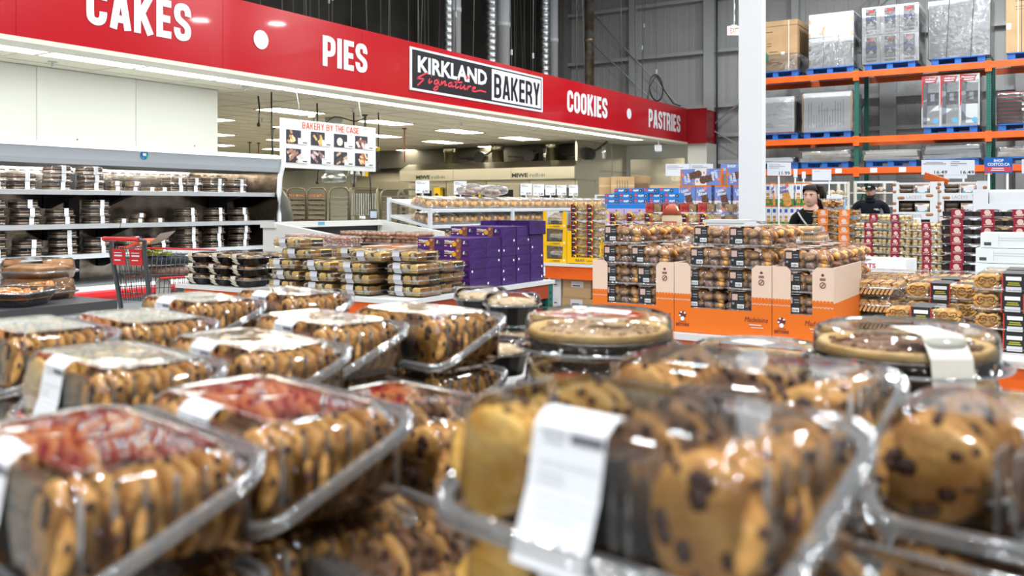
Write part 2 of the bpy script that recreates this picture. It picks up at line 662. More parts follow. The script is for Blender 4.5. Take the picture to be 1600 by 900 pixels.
# stainless sheets on the far bakery wall
MB().box(-10.95, -9.3, 23.57, 23.598, 1.2, 2.75).build('wall_sheet', mat('wavy_stainless', (0.70, 0.66, 0.56), 0.22, 1.0, bump=0.4, bscale=1.3, stretch=(0.7, 1, 2.2)), None, kind='structure')
# ceiling of the bakery with its grid
ce = struct(MB().box(-24.3, -8.98, -4.5, 24, 3.15, 3.3).build('ceiling', CEILM))
g = MB()
for x in range(25):
    xx = -9.28 - 0.61 * x
    g.box(xx - 0.012, xx + 0.012, -4.5, 23.7, 3.142, 3.15)
for y in range(23):
    yy = -3.0 + 1.22 * y - 0.03
    g.box(-24.2, -9.0, yy - 0.012, yy + 0.012, 3.143, 3.151)
g.build('grid_bars', TBAR, ce, kind='stuff')


def troffer(x, y, m, label):
    t = thing('ceiling_light', label, 'ceiling light', (x, y, 3.13), 0, 'flush ceiling lights of the bakery')
    MB().box(-0.285, 0.285, -0.585, 0.585, 0.0, 0.012).build('diffuser', m, t)
    f = MB()
    for s in (-1, 1):
        f.box(s * 0.29 - 0.012, s * 0.29 + 0.012, -0.6, 0.6, -0.004, 0.02)
        f.box(-0.3, 0.3, s * 0.592 - 0.01, s * 0.592 + 0.01, -0.004, 0.02)
    f.build('frame', TBAR, t)


for k in range(18):
    y = 2.55 + 1.22 * k
    if y > 21.8:
        break
    troffer(-9.6, y, LITS, f'bright ceiling panel light, {ORD[k]} in the row along the red fascia' if k < 16 else 'bright ceiling panel light at the far end of the row along the red fascia')
n = 0
for ci, x in enumerate((-12.03, -14.47, -17.52, -20.57)):
    for k in range(5):
        y = 11.5 + 2.6 * k - (2.6 if ci == 3 else 0)
        if ci == 0 and k > 3 or y > 20 and ci < 1:
            continue
        troffer(x, y, LIT, f'ceiling panel light inside the bakery, {ORD[k]} of the {ORD[ci]} row back from the fascia')
for k, (px, py) in enumerate(((82, 96), (384, 135), (409, 184), (551, 169), (721, 191))):
    p = atZ(px, py, 3.15)
    t = thing('fire_sprinkler', f'small ceiling sprinkler head, {ORD[k]} one back along the bakery ceiling', 'sprinkler', (p.x, p.y, 3.15))
    MB().cyl((0, 0, 0), (0, 0, -0.015), 0.05, 10).build('collar', LTGREY, t)
    MB().cyl((0, 0, -0.015), (0, 0, -0.06), 0.012, 6).cyl((0, 0, -0.06), (0, 0, -0.065), 0.025, 8).build('head', CHROME, t)

# the red fascia
fa = struct(MB().box(-9.0, -8.95, -4.6, 22.75, 3.08, 4.02).build('trim_fascia', RED))
seams = [-4.6, -0.2, 2.32, 4.85, 7.38, 9.9, 12.45, 14.98, 17.5, 20.03, 22.7]
for i in range(len(seams) - 1):
    b = MB()
    b.box(-8.95, -8.9, seams[i] + 0.002, seams[i + 1] - 0.002, 3.12, 4.02)
    b.build('fascia_panel', RED, fa)
MB().box(-9.25, -8.885, -4.6, 22.75, 3.07, 3.12).build('bottom_trim', mat('cream_trim', (0.74, 0.71, 0.60), 0.45), fa)
b = MB()
b.box(-8.95, -8.45, 22.75, 23.7, 3.1, 4.0)
b.build('return_panel', RED, fa)
MB().box(-8.96, -8.36, 22.72, 22.76, 3.08, 4.01).build('corner_panel', mat('fascia_red_shaded', (0.32, 0.002, 0.007), 0.3), fa)  # darker red puts the shade of this end face into the colour
Xf = -8.894


def sign_text(nm, t, y0, y1, z0, z1, label):
    b = MB()
    block_text(b, t, y0, z0, z1 - z0, 0.0, 0, y1 - y0, '+x')
    o = b.build(nm, FWHITE, None, (Xf, 0, 0))
    tag(o, label, 'sign lettering')


sign_text('fascia_lettering', 'CAKES', 5.59, 6.90, 3.37, 3.81, 'white CAKES lettering on the red fascia')
sign_text('fascia_lettering', 'PIES', 9.09, 10.0, 3.385, 3.81, 'white PIES lettering on the red fascia')
sign_text('fascia_lettering', 'COOKIES', 16.1, 17.93, 3.36, 3.81, 'white COOKIES lettering on the red fascia')
sign_text('fascia_lettering', 'PASTRIES', 20.19, 22.22, 3.345, 3.79, 'white PASTRIES lettering on the red fascia')
for y, l in ((7.98, 'white round dot between CAKES and PIES on the fascia'), (19.07, 'white round dot between COOKIES and PASTRIES on the fascia')):
    b = MB()
    b.cyl((0, 0, 0), (0.005, 0, 0), 0.122, 28)
    tag(b.build('fascia_dot', FWHITE, None, (Xf, y, 3.57)), l, 'sign dot')
lg = thing('bakery_logo_sign', 'black and white bakery sign with red script on the red fascia', 'sign', (Xf, 10.99, 3.255))
MB().box(0, 0.012, 0, 4.10, 0, 0.68).build('border', FWHITE, lg)
MB().box(0.012, 0.016, 0.055, 4.045, 0.04, 0.645).build('black_panel', FBLACK, lg)
MB().box(0.016, 0.020, 2.30, 4.01, 0.065, 0.62).build('white_panel', FWHITE, lg)
b = MB()
b.text('KIRKLAND', 0.19, 0.31, 0.255, 0.0185, 0, w=1.96, bold=0.035, align='l', face='+x')
b.build('lettering', FWHITE, lg)
block_text(MB(), 'BAKERY', 2.37, 0.115, 0.43, 0.0215, 0, 1.60, '+x', 0.155).build('lettering', FBLACK, lg)
b = MB()


for st in ([(0.46, 0.30), (0.40, 0.305), (0.18, 0.205), (0.21, 0.20), (0.33, 0.205), (0.32, 0.185), (0.18, 0.085)],
           [(0.50, 0.235), (0.47, 0.17), (0.50, 0.165), (0.56, 0.20)], [(0.535, 0.275), (0.55, 0.28)],
           [(0.74, 0.235), (0.64, 0.215), (0.62, 0.165), (0.68, 0.17), (0.74, 0.235), (0.70, 0.09), (0.61, 0.06), (0.63, 0.10), (0.80, 0.18)],
           [(0.83, 0.235), (0.79, 0.165), (0.90, 0.235), (0.92, 0.22), (0.90, 0.17), (0.97, 0.185)],
           [(1.12, 0.235), (1.03, 0.22), (1.0, 0.17), (1.06, 0.17), (1.12, 0.235), (1.10, 0.17), (1.17, 0.185)],
           [(1.28, 0.33), (1.20, 0.18), (1.24, 0.165), (1.30, 0.19)], [(1.17, 0.255), (1.40, 0.275)],
           [(1.36, 0.235), (1.33, 0.17), (1.40, 0.18), (1.47, 0.235), (1.45, 0.165), (1.52, 0.185)],
           [(1.57, 0.235), (1.54, 0.165), (1.60, 0.225), (1.66, 0.235)],
           [(1.68, 0.19), (1.78, 0.215), (1.78, 0.235), (1.71, 0.22), (1.69, 0.17), (1.78, 0.16), (1.92, 0.19), (2.12, 0.185)]):
    b.ribbon(cr(st), 0.026, 0.0190, 0, '+x')
b.build('script_lettering', FPINK, lg)
MB().add([(0.0195, 1.50, 0.335), (0.0195, 1.61, 0.365), (0.0195, 1.56, 0.40), (0.0195, 1.66, 0.43), (0.0195, 1.52, 0.40)], [(0, 1, 2, 3, 4)]).build('swoosh', FPINK, lg)

# ducts, pipes and hanging wires over the bakery
for k, (px, r, m, l) in enumerate(((700, 0.10, GALV, 'spiral duct rising behind the fascia, first from PIES'), (711, 0.13, LTGREY, 'smooth grey pipe beside the first spiral duct behind the fascia'),
                                   (767, 0.14, GALV, 'spiral duct above the logo sign, thinner of the middle pair'), (786, 0.16, LTGREY, 'smooth grey duct above the logo sign'),
                                   (851, 0.14, GALV, 'spiral duct above the end of the logo sign'), (864, 0.13, LTGREY, 'smooth duct beside the spiral one past the logo sign'),
                                   (921, 0.12, mat('rusty_pipe', (0.42, 0.40, 0.36), 0.4, 0.8, col2=(0.25, 0.17, 0.11), cscale=4), 'stained flue pipe rising above COOKIES'))):
    X = -11.4 if k < 6 else -10.6
    p = atX(px, 60, X)
    b = MB()
    if m is GALV:
        pr_ = []
        for q in range(40):
            z = 3.25 + q * 0.145
            pr_ += [(r, z), (r, z + 0.12), (r * 1.06, z + 0.13)]
        b.lathe(pr_, 14)
    else:
        b.lathe([(r, 3.25), (r, 5.6), (r * 1.08, 5.6), (r * 1.08, 5.7), (r, 5.7), (r, 9.0)], 14)
    tag(b.build('vertical_duct', m, None, (p.x, p.y, 0)), l, 'duct')
WIRE = mat('hanger_wire', (0.17, 0.165, 0.15), 0.5)
for k in range(64):
    x = rnd.uniform(-13.2, -9.3)
    y = rnd.uniform(6.5, 22.5)
    a = rnd.uniform(-0.2, 0.2)
    c = rnd.uniform(-0.15, 0.15)
    if abs(x + 11.4) < 0.45 or abs(x + 10.6) < 0.3:
        x, a, c = -12.75 + 0.012 * k, -0.05, 0.0
    o = MB().cyl((0, 0, 3.2), (a, c, 8.95), 0.008, 4).build('hanger_wire', WIRE, None, (x, y, 0))
    if k % 4 == 0:
        u = rnd.uniform(0.2, 0.6)
        MB().box(-0.012, 0.02, -0.01, 0.01, 0, 0.11).build('wire_tag', FWHITE, o, (a * u, c * u, 3.2 + 5.75 * u))
    tag(o, 'thin ceiling hanger wire running up into the dark roof space', 'wire', 'hanger wires over the bakery ceiling')
b = MB()
b.tube([(0.0, 0.0 + 0.42 * math.cos(t * 0.5), 0.3 + 0.33 * math.sin(t * 0.5)) for t in range(26)], 0.018, 5)
b.tube([(0, -0.6, -0.15), (0, -0.4, 0.3), (0, 0.0, 0.62), (0, 0.5, 0.3), (0, 1.1, 0.02), (0, 1.6, 0.0)], 0.018, 5)
tag(b.build('coiled_cable', DKGREY, None, (-9.0, 20.9, 4.08)), 'coil of black cable lying on top of the fascia above PASTRIES', 'cable')

# the white steel column
cl = struct(MB().box(-0.155, 0.155, -0.08, 0.08, 0, 9).build('column', mat('column_paint', (0.76, 0.79, 0.81), 0.45), None, (-3.66, 11.65, 0)))
MB().box(-0.17, 0.17, -0.095, 0.095, 0, 1.24).build('column_guard', mat('guard_sleeve', (0.55, 0.55, 0.54), 0.6, col2=(0.15, 0.15, 0.16), cscale=60), cl)

# exit sign on its chain
p = atD(1147, 48, 15.6)
t = thing('exit_sign', 'lit red and white EXIT sign hanging on a chain by the white column', 'exit sign', (p.x, p.y, p.z), YAW)
MB().box(-0.115, 0.115, -0.02, 0.02, -0.075, 0.075).build('housing', mat('exit_white', (0.95, 0.95, 0.93), 0.4, emit=1.1), t)
MB().text('EXIT', 0, -0.05, 0.10, -0.022, 0, w=0.15, bold=0.04).build('lettering', mat('exit_red', (1.0, 0.10, 0.02), 0.4, emit=0.6), t)
MB().box(-0.05, 0.05, -0.025, 0.025, 0.075, 0.10).build('canopy_plate', LTGREY, t)
b = MB()
for q in range(36):
    b.obox((0.006 * (q % 2), 0, 0.12 + q * 0.1), (0.02 if q % 2 else 0.008, 0.008 if q % 2 else 0.02, 0.11), (0, 0, 0))
b.build('chain', FWHITE, t)
# ================================================================ open refrigerated case along the cream wall
CASE = mat('case_grey', (0.42, 0.46, 0.50), 0.3)
CASEW = mat('case_white', (0.80, 0.83, 0.85), 0.3)
MIRR = mat('case_mirror', (0.40, 0.36, 0.31), 0.16, 1.0, bump=0.25, bscale=5, col2=(0.24, 0.20, 0.16), cscale=2.2)
BUMP = mat('bumper_red', (0.62, 0.01, 0.015), 0.3)
RAIL = mat('price_rail', (0.70, 0.73, 0.76), 0.25, 0.5)
cy0, cy1 = 1.6, 8.98
cs = thing('refrigerated_case', 'long open refrigerated display case of layer cakes against the cream wall', 'refrigerated case', (0, 0, 0))
MB().prism([(-10.72, 1.90), (-9.95, 1.97), (-9.70, 1.97), (-9.66, 1.91), (-9.62, 1.91), (-9.60, 1.97), (-9.585, 2.10), (-9.62, 2.135), (-9.72, 2.15), (-10.72, 2.15)], cy0, cy1, 'y').build('canopy', CASE, cs)
MB().prism([(-9.575, 2.095), (-9.61, 2.14), (-9.72, 2.16), (-9.72, 2.15), (-9.615, 2.132)], cy0, cy1 + 0.03, 'y').build('canopy_trim', CASEW, cs)
MB().box(-10.74, -10.66, cy0, cy1, 0.3, 2.12).build('back_panel', MIRR, cs)
b = MB()
for i in range(60):
    b.rectx(cy0 + 0.05 + i * 0.12, cy0 + 0.12 + i * 0.12, 1.86, 1.873, -10.655)
b.build('air_slots', BLACK, cs, kind='stuff')
e = MB()
e.prism([(-10.74, 0.0), (-9.2, 0.0), (-9.2, 0.5), (-9.6, 0.6), (-9.66, 0.8), (-9.66, 1.5), (-9.62, 1.9), (-9.58, 2.12), (-10.74, 2.14)], cy1, cy1 + 0.03, 'y')
e.build('end_panel', MIRR, cs)
e = MB()
e.tube([(-9.2, cy1 + 0.015, 0.5), (-9.60, cy1 + 0.015, 0.6), (-9.65, cy1 + 0.015, 0.8), (-9.655, cy1 + 0.015, 1.3), (-9.655, cy1 + 0.015, 1.6), (-9.63, cy1 + 0.015, 1.85), (-9.57, cy1 + 0.015, 2.02), (-9.56, cy1 + 0.015, 2.12)], 0.035, 6)
e.build('end_frame', CASEW, cs)
SHZ = (1.605, 1.215, 0.868)
for z in SHZ:
    for k in range(3):
        ya, yb = cy0 + 0.02 + k * 2.46, min(cy0 + 0.02 + (k + 1) * 2.46 - 0.01, cy1 - 0.01)
        sh = MB().box(-10.62, -9.74, ya, yb, z - 0.022, z).build('shelf', mat('shelf_metal', (0.62, 0.62, 0.60), 0.3, 0.6), cs)
        MB().prism([(-9.74, z - 0.035), (-9.715, z - 0.04), (-9.70, z + 0.012), (-9.725, z + 0.016), (-9.74, z)], ya, yb, 'y').build('price_rail', RAIL, sh)
        for yy in (ya + 0.35, yb - 0.35):
            MB().prism([(-10.64, z - 0.02), (-9.95, z - 0.03), (-10.2, z - 0.08), (-10.64, z - 0.2)], yy - 0.05, yy + 0.05, 'y').build('bracket', BLACK, sh)
for k in range(4):
    yy = cy0 + 0.3 + k * 2.3
    MB().box(-10.655, -10.60, yy - 0.07, yy + 0.07, 0.45, 1.84).build('upright', BLACK, cs)
MB().box(-10.66, -9.28, cy0, cy1, 0.42, 0.52).build('deck', mat('case_deck', (0.55, 0.57, 0.58), 0.3, 0.4), cs)
MB().prism([(-9.34, 0.40), (-9.16, 0.40), (-9.16, 0.52), (-9.20, 0.55), (-9.34, 0.50)], cy0, cy1, 'y').build('front_lip', CASEW, cs)
MB().prism([(-9.16, 0.385), (-9.12, 0.40), (-9.11, 0.44), (-9.12, 0.485), (-9.16, 0.50)], cy0, cy1, 'y').build('bumper', BUMP, cs)
MB().box(-10.74, -9.2, cy0, cy1, 0.0, 0.42).build('kick_panel', CASE, cs)
MB().cyl((-9.76, cy0 + 0.1, 1.955), (-9.76, cy1 - 0.1, 1.955), 0.012, 8).build('lamp_tube', mat('case_lamp', (1.0, 0.97, 0.92), 0.5, emit=75.0), cs)
p = atX(226, 244, -9.58)
MB().cyl((0, 0, 0), (0.006, 0, 0), 0.055, 20).build('round_badge', mat('badge_green', (0.01, 0.42, 0.24), 0.3, col2=(0.02, 0.12, 0.45), cscale=14), cs, (-9.592, p.y, 2.055))
MB().box(-0.004, 0.004, -0.022, 0.022, -0.012, 0.02).build('badge_mark', FWHITE, cs, (-9.584, p.y, 2.055))

# ---- goods of the case; fronts face +X (made facing -Y, turned a quarter)
CHOC = mat('chocolate_cake', (0.085, 0.038, 0.020), 0.7, bump=0.4, bscale=60, col2=(0.11, 0.055, 0.03), cscale=40)
CREM = mat('cake_cream', (0.88, 0.80, 0.62), 0.6, col2=(0.80, 0.66, 0.45), cscale=25)
TIRA = mat('tiramisu', (0.70, 0.56, 0.36), 0.6, col2=(0.33, 0.19, 0.09), cscale=22)


def label_strip(w, h, top, foot, dpt, y, m, extra=None):
    """paper band that runs over the top and down the front"""
    b = MB()
    b.box(-w / 2, w / 2, y - 0.002, y + 0.0, foot, top, 0)
    b.box(-w / 2, w / 2, y - 0.002, y + dpt, top, top + 0.002, 0)
    return b


def cake_proto(dark):
    t = thing('boxed_cake', 'x', 'cake')
    w, d, h = 0.245 if dark else 0.27, 0.24, 0.094
    a, l, r = clam(w, d, h, 0.035, 0.012, 0.012)
    a.build('tray', CLEARF, t)
    l.build('lid', CLEARF, t)
    r.build('rim', RIM, t)
    c = MB()
    zs = [0.006, 0.030, 0.037, 0.058, 0.063, 0.072] if dark else [0.006, 0.026, 0.038, 0.062, 0.066, 0.073]
    for i in range(5):
        dd = 0.004 if i % 2 else 0.0
        c.loft([rr(w - 0.035 - dd, d - 0.035 - dd, 0.02, 3, zs[i]), rr(w - 0.035 - dd, d - 0.035 - dd, 0.02, 3, zs[i + 1])], i % 2, True, True, False)
    c.build('cake', [CHOC, CREM], t)
    label_strip(0.052, h, h, 0.002, 0.10, -d / 2, WHITE).build('paper_band', WHITE, t, (0.012, 0, 0))
    return Proto(t)


def tub_proto():
    t = thing('dessert_tub', 'x', 'dessert')
    w, d, h = 0.17, 0.14, 0.062
    a, l, r = clam(w, d, h, 0.02, 0.04, 0.010)
    a.build('tub', CLEARF, t)
    l.build('lid', CLEARF, t)
    c = MB().loft([rr(w - 0.035, d - 0.035, 0.02, 3, 0.004), rr(w - 0.022, d - 0.022, 0.02, 3, 0.046)], 0, True, True, False)
    c.build('dessert', TIRA, t)
    label_strip(0.055, h, h, 0.012, 0.08, -d / 2, WHITE).build('paper_band', WHITE, t)
    return Proto(t)


CAKE = [cake_proto(0), cake_proto(1)]
TUB = tub_proto()
SHELFNAME = ['top shelf', 'middle shelf', 'lower shelf']
# (pixel centre, count) for every stack, by shelf
cakes = {0: [(-14, 2, 0), (33, 2, 0), (89, 3, 0), (141, 3, 0), (181, 2, 2), (208, 2, 2), (234, 1, 2), (254, 1, 2), (272, 2, 1), (297, 2, 1), (335, 2, 1), (370, 2, 1)],
         1: [(-14, 3, 0), (39, 3, 0), (96, 2, 0), (150, 3, 0), (189, 1, 2), (217, 2, 2), (246, 1, 2), (292, 2, 1), (336, 2, 1), (374, 2, 1)],
         2: [(-12, 3, 0), (44, 2, 0), (101, 3, 0), (152, 2, 0), (205, 2, 0), (246, 2, 0), (293, 3, 1), (335, 3, 1), (375, 3, 1)]}
for sh, row in cakes.items():
    for i, (px, n, kd) in enumerate(row):
        p = atX(px, 300, -9.86)
        for k in range(n):
            jx, jy = rnd.uniform(-0.012, 0.012), rnd.uniform(-0.012, 0.012)
            P = TUB if kd == 2 else CAKE[kd]
            hh = 0.065 if kd == 2 else 0.0965
            nm = 'tub of cream dessert' if kd == 2 else 'chocolate layer cake box' if kd else 'chocolate cream cake box'
            pos = lev(k, n)
            P.place((-9.88 + jx, p.y + jy, SHZ[sh] + 0.003 + hh * k), math.pi / 2,
                    f'{nm}, {pos} in stack {ORD[i]} from left, case {SHELFNAME[sh]}', f'cakes on the {SHELFNAME[sh]} of the case')

# ================================================================ hanging sign BAKERY BY THE CASE
SIGNW = mat('sign_board', (0.84, 0.86, 0.86), 0.4)
SIGNR = mat('sign_red', (0.80, 0.07, 0.02), 0.4)
SGX = -9.85
sy0, sy1 = atX(438, 184, SGX).y, atX(587, 200, SGX).y
hs = thing('hanging_sign', 'white hanging sign reading BAKERY BY THE CASE with eight pictures', 'sign', (SGX, sy0, 1.995), math.pi / 2)
W_, H_ = sy1 - sy0, 0.725


def su(px):
    return atX(px, 220, SGX).y - sy0


MB().box(0, W_, 0, 0.012, 0, H_).build('board', SIGNW, hs)
block_text(MB(), 'BAKERY BY THE CASE', su(472), H_ * 0.825, H_ * 0.135, -0.003, 0, su(560.6) - su(472), '-y', 0.14).build('lettering', SIGNR, hs)
pcs = [((0.55, 0.30, 0.13), (0.86, 0.62, 0.36)), ((0.62, 0.42, 0.18), (0.10, 0.07, 0.05)), ((0.30, 0.34, 0.34), (0.86, 0.80, 0.62)), ((0.68, 0.60, 0.56), (0.30, 0.12, 0.08)),
       ((0.40, 0.22, 0.16), (0.75, 0.55, 0.45)), ((0.32, 0.20, 0.20), (0.72, 0.55, 0.52)), ((0.10, 0.07, 0.06), (0.62, 0.42, 0.28)), ((0.72, 0.22, 0.06), (0.86, 0.62, 0.40))]
for i in range(8):
    r, c_ = divmod(i, 4)
    x = su((447, 485.5, 521.7, 554.8)[c_])
    z = H_ * (0.495 - 0.385 * r)
    ca, cb = pcs[i]
    ph = MB().box(x, x + W_ * 0.14, -0.006, 0, z, z + H_ * 0.285).build('picture', mat(f'picture_ground_{i}', (0.04, 0.04, 0.06), 0.4), hs)
    b = MB()
    for q in range(9):
        qx, qz = x + W_ * (0.018 + 0.104 * rnd.random()), z + H_ * (0.04 + 0.21 * rnd.random())
        if i == 2 and q == 0:
            b.disc(x + W_ * 0.06, z + H_ * 0.12, H_ * 0.09, -0.0075, 1, 16)
        elif i != 2:
            aa = rnd.uniform(0.4, 1.2) if i not in (4, 6) else -0.5
            b.obox((qx, -0.0068 - 0.0002 * q, qz), (H_ * 0.14 if i != 0 else H_ * 0.08, 0.0008, H_ * 0.055), (0, aa, 0), q % 2)
    b.build('pastry_print', [mat(f'print_a{i}', ca, 0.5), mat(f'print_b{i}', cb, 0.5)], ph)
    b = MB()
    b.box(x + W_ * 0.11, x + W_ * 0.205, -0.010, -0.006, z, z + H_ * 0.125)
    b.box(x + W_ * 0.155, x + W_ * 0.198, -0.0105, -0.010, z + H_ * 0.022, z + H_ * 0.045, 1)
    b.box(x + W_ * 0.118, x + W_ * 0.165, -0.0105, -0.010, z + H_ * 0.098, z + H_ * 0.108, 2)
    b.build('price_card', [WHITE, DKGREY, GREYINK], hs)
for fx in (0.2, 0.85):
    MB().cyl((W_ * fx, 0.006, H_), (W_ * fx - 0.1, 0.006, 3.155 - 1.995), 0.003, 5).build('wire', FWHITE, hs)

# ================================================================ shopping cart with goods
WIREG = mat('cart_wire', (0.10, 0.11, 0.12), 0.35, 0.6)
CRED = mat('cart_red', (0.62, 0.02, 0.02), 0.4)
p0 = atD(197, 372, 8.3)
ct = thing('shopping_cart', 'grey wire shopping cart with red handle and red seat flaps, by the cake case', 'shopping cart', (p0.x, p0.y, 0), math.radians(8))
# local: handle end faces -Y, basket runs +Y; x is width
hw = 0.21
b = MB()
for s in (-1, 1):
    b.tube([(s * hw, -0.06, 1.13), (s * hw, 0.02, 1.12), (s * hw, 0.02, 1.0), (s * (hw - 0.02), 0.10, 0.55), (s * (hw - 0.02), 0.16, 0.2)], 0.022, 8)
    b.tube([(s * (hw - 0.02), 0.16, 0.2), (s * (hw - 0.02), 0.95, 0.2)], 0.018, 6)
b.build('frame', WIREG, ct)
MB().cyl((-hw - 0.01, -0.06, 1.135), (hw + 0.01, -0.06, 1.135), 0.021, 10).build('handle', CRED, ct)
b = MB()
for k in range(12):                       # rear gate wires
    x = -hw + 0.03 + k * (2 * hw - 0.06) / 11
    b.tube([(x, 0.05, 1.06), (x * 0.95, 0.13, 0.55)], 0.0035, 4)
for z in (0.95, 0.83, 0.78, 0.62, 0.55):
    b.tube([(-hw, 0.05 + (1.06 - z) * 0.16, z), (hw, 0.05 + (1.06 - z) * 0.16, z)], 0.004, 4)
for s in (-1, 1):                         # sides
    for k in range(15):
        y = 0.12 + k * 0.06
        b.tube([(s * hw * (1 - 0.012 * k), y, 1.04 - 0.008 * k), (s * (hw - 0.03) * (1 - 0.012 * k), y - 0.02, 0.56 + 0.005 * k)], 0.0035, 4)
    for z in (0.98, 0.80, 0.68, 0.60):
        b.tube([(s * hw, 0.06, z), (s * hw * 0.83, 0.97, z - 0.05)], 0.004, 4)
for k in range(9):                        # front and bottom
    x = -0.16 + k * 0.04
    b.tube([(x, 0.14, 0.55), (x, 0.94, 0.62), (x, 0.97, 0.93)], 0.0035, 4)
b.build('basket_wires', WIREG, ct, kind='stuff')
b = MB()
b.tube([(hw, 0.1, 1.05), (hw * 0.83, 0.97, 0.99), (-hw * 0.83, 0.97, 0.99), (-hw, 0.1, 1.05)], 0.010, 6)
b.build('basket_rim', CRED, ct)
MB().tube([(hw, 0.2, 0.76), (hw * 0.83, 0.98, 0.74), (-hw * 0.83, 0.98, 0.74), (-hw, 0.2, 0.76)], 0.011, 6).build('bumper_rail', CRED, ct)
for x in (-0.11, 0.11):
    f = MB().obox((x, 0.015, 0.965), (0.155, 0.008, 0.15), (0.1, 0, 0)).build('seat_flap', CRED, ct)
    MB().rect(x - 0.05, x + 0.05, 1.0, 1.008, 0.003).rect(x - 0.05, x + 0.05, 0.97, 0.985, 0.007).rect(x - 0.05, x + 0.03, 0.93, 0.94, 0.0095).build('flap_print', FWHITE, f)
for s in (-1, 1):
    for y in (0.2, 0.9):
        wv = MB().cyl((s * 0.18 - 0.015, y, 0.06), (s * 0.18 + 0.015, y, 0.06), 0.06, 14).build('wheel', BLACK, ct)
        MB().box(s * 0.18 - 0.02, s * 0.18 + 0.02, y - 0.02, y + 0.02, 0.06, 0.2).build('fork', GALV, wv)
cl_ = ct.matrix_basis


def in_cart(x, y, z):
    return Matrix.Translation((p0.x, p0.y, 0)) @ Matrix.Rotation(math.radians(8), 4, 'Z') @ Vector((x, y, z))


q = in_cart(0.02, 0.20, 1.0)
t = thing('leaflet', 'folded leaflet with a picture of buns, lying on top of the cart goods', 'leaflet', q, 0.2)
g = MB()
for k in range(8):
    u = k / 7
    x = -0.02 + 0.26 * u
    z = 0.055 + 0.10 * u * u
    g.add([(x, -0.1, z), (x, 0.1, z + 0.02), (x + 0.26 / 7, 0.1, 0.075 + 0.10 * ((k + 1) / 7) ** 2), (x + 0.26 / 7, -0.1, 0.055 + 0.10 * ((k + 1) / 7) ** 2)], [(0, 1, 2, 3)])
g.build('sheet', mat('leaflet_paper', (0.75, 0.68, 0.62), 0.5), t)
b = MB()
for k in range(3):
    b.ball((0.05 + 0.04 * k, -0.09, 0.085 + 0.005 * k), (0.026, 0.012, 0.02))
b.build('bun_print', mat('bun', (0.62, 0.33, 0.13), 0.6), t)
g = MB().obox((-0.09, 0.02, 0.08), (0.24, 0.16, 0.025), (0, -0.35, 0)).build('orange_tray', mat('coral_box', (0.80, 0.12, 0.05), 0.45), None, tuple(q))
tag(g, 'coral red flat box tilted on top of the cart', 'box')
b = MB()
for k in range(10):
    b.ball((rnd.uniform(-0.12, 0.14), rnd.uniform(-0.08, 0.1), rnd.uniform(-0.02, 0.03)), (0.05, 0.03, 0.025), 6, 4, 0, rnd.random() * 3)
tag(b.build('salad_bag', mat('leafy_green', (0.22, 0.30, 0.03), 0.5, col2=(0.45, 0.42, 0.03), cscale=18), None, tuple(in_cart(0.05, 0.30, 0.985))), 'bag of yellow-green leaves in the cart', 'salad')
for z, m, l in ((0.88, mat('dark_pack', (0.03, 0.045, 0.05), 0.3), 'black plastic pack near the top of the cart'), (0.76, mat('brown_pack', (0.14, 0.07, 0.05), 0.4, col2=(0.24, 0.13, 0.09), cscale=20), 'clear box of brown muffins in the cart under the black pack')):
    qq = in_cart(0.02, 0.5, z)
    b = MB()
    b.loft([rr(0.30, 0.44, 0.04, 3, 0), rr(0.32, 0.46, 0.04, 3, 0.05), rr(0.28, 0.42, 0.05, 3, 0.09)], 0)
    tag(b.build('food_pack', m, None, tuple(qq)), l, 'food pack')
qq = in_cart(0.03, 0.42, 0.565)
b = MB()
b.lathe([(0.05, 0), (0.065, 0.01), (0.065, 0.14), (0.03, 0.19), (0.03, 0.2)], 12)
b.cyl((0, 0, 0.2), (0, 0, 0.225), 0.022, 10, 1)
tag(b.build('milk_jug', [mat('milk_white', (0.78, 0.78, 0.72), 0.4), mat('cap_blue', (0.02, 0.14, 0.55), 0.4)], None, tuple(qq)), 'white milk jug with blue cap in the bottom of the cart', 'milk jug')
# ================================================================ pallet racking at the back
RY = 20.5
PX = [-6.67, -4.14, -1.59, 0.98, 3.5]
LEV = [2.26, 2.93, 4.35]
rk = thing('pallet_rack', 'orange and green pallet racking along the grey back wall', 'pallet rack')
for i, x in enumerate(PX):
    for j, y in enumerate((RY, RY + 1.05)):
        b = MB()
        b.box(x - 0.045, x + 0.045, y, y + 0.07, 0, 4.42, 0)
        for q in range(82):
            z = 0.15 + q * 0.052
            for s in (-1, 1):
                b.rect(x + s * 0.02 - 0.008, x + s * 0.02 + 0.008, z, z + 0.022, y - 0.002, 1)
        b.build('post', [GREEN, BLACK], rk)
    b = MB()
    for q in range(4):
        b.bar((x, RY + 0.06, 0.3 + q), (x, RY + 1.06, 0.9 + q), 0.03)
    b.build('brace', GREEN, rk)
for i in range(len(PX) - 1):
    for z in LEV:
        for y in (RY - 0.045, RY + 1.12):
            MB().box(PX[i] + 0.05, PX[i + 1] - 0.05, y, y + 0.045, z - 0.13, z).build('beam', ORANGE, rk)
        for s, xx in ((1, PX[i] + 0.0), (-1, PX[i + 1] - 0.0)):
            c = MB()
            c.box(min(xx, xx + s * 0.06), max(xx, xx + s * 0.06), RY - 0.05, RY - 0.005, z - 0.2, z + 0.02)
            c.build('beam_clip', ORANGE, rk)
for px in (1310, 1365, 1410, 1495):
    p = atY(px, 265, RY - 0.05)
    MB().rect(p.x - 0.07, p.x + 0.07, 2.145, 2.245, RY - 0.048).build('shelf_tag', WHITE, rk)


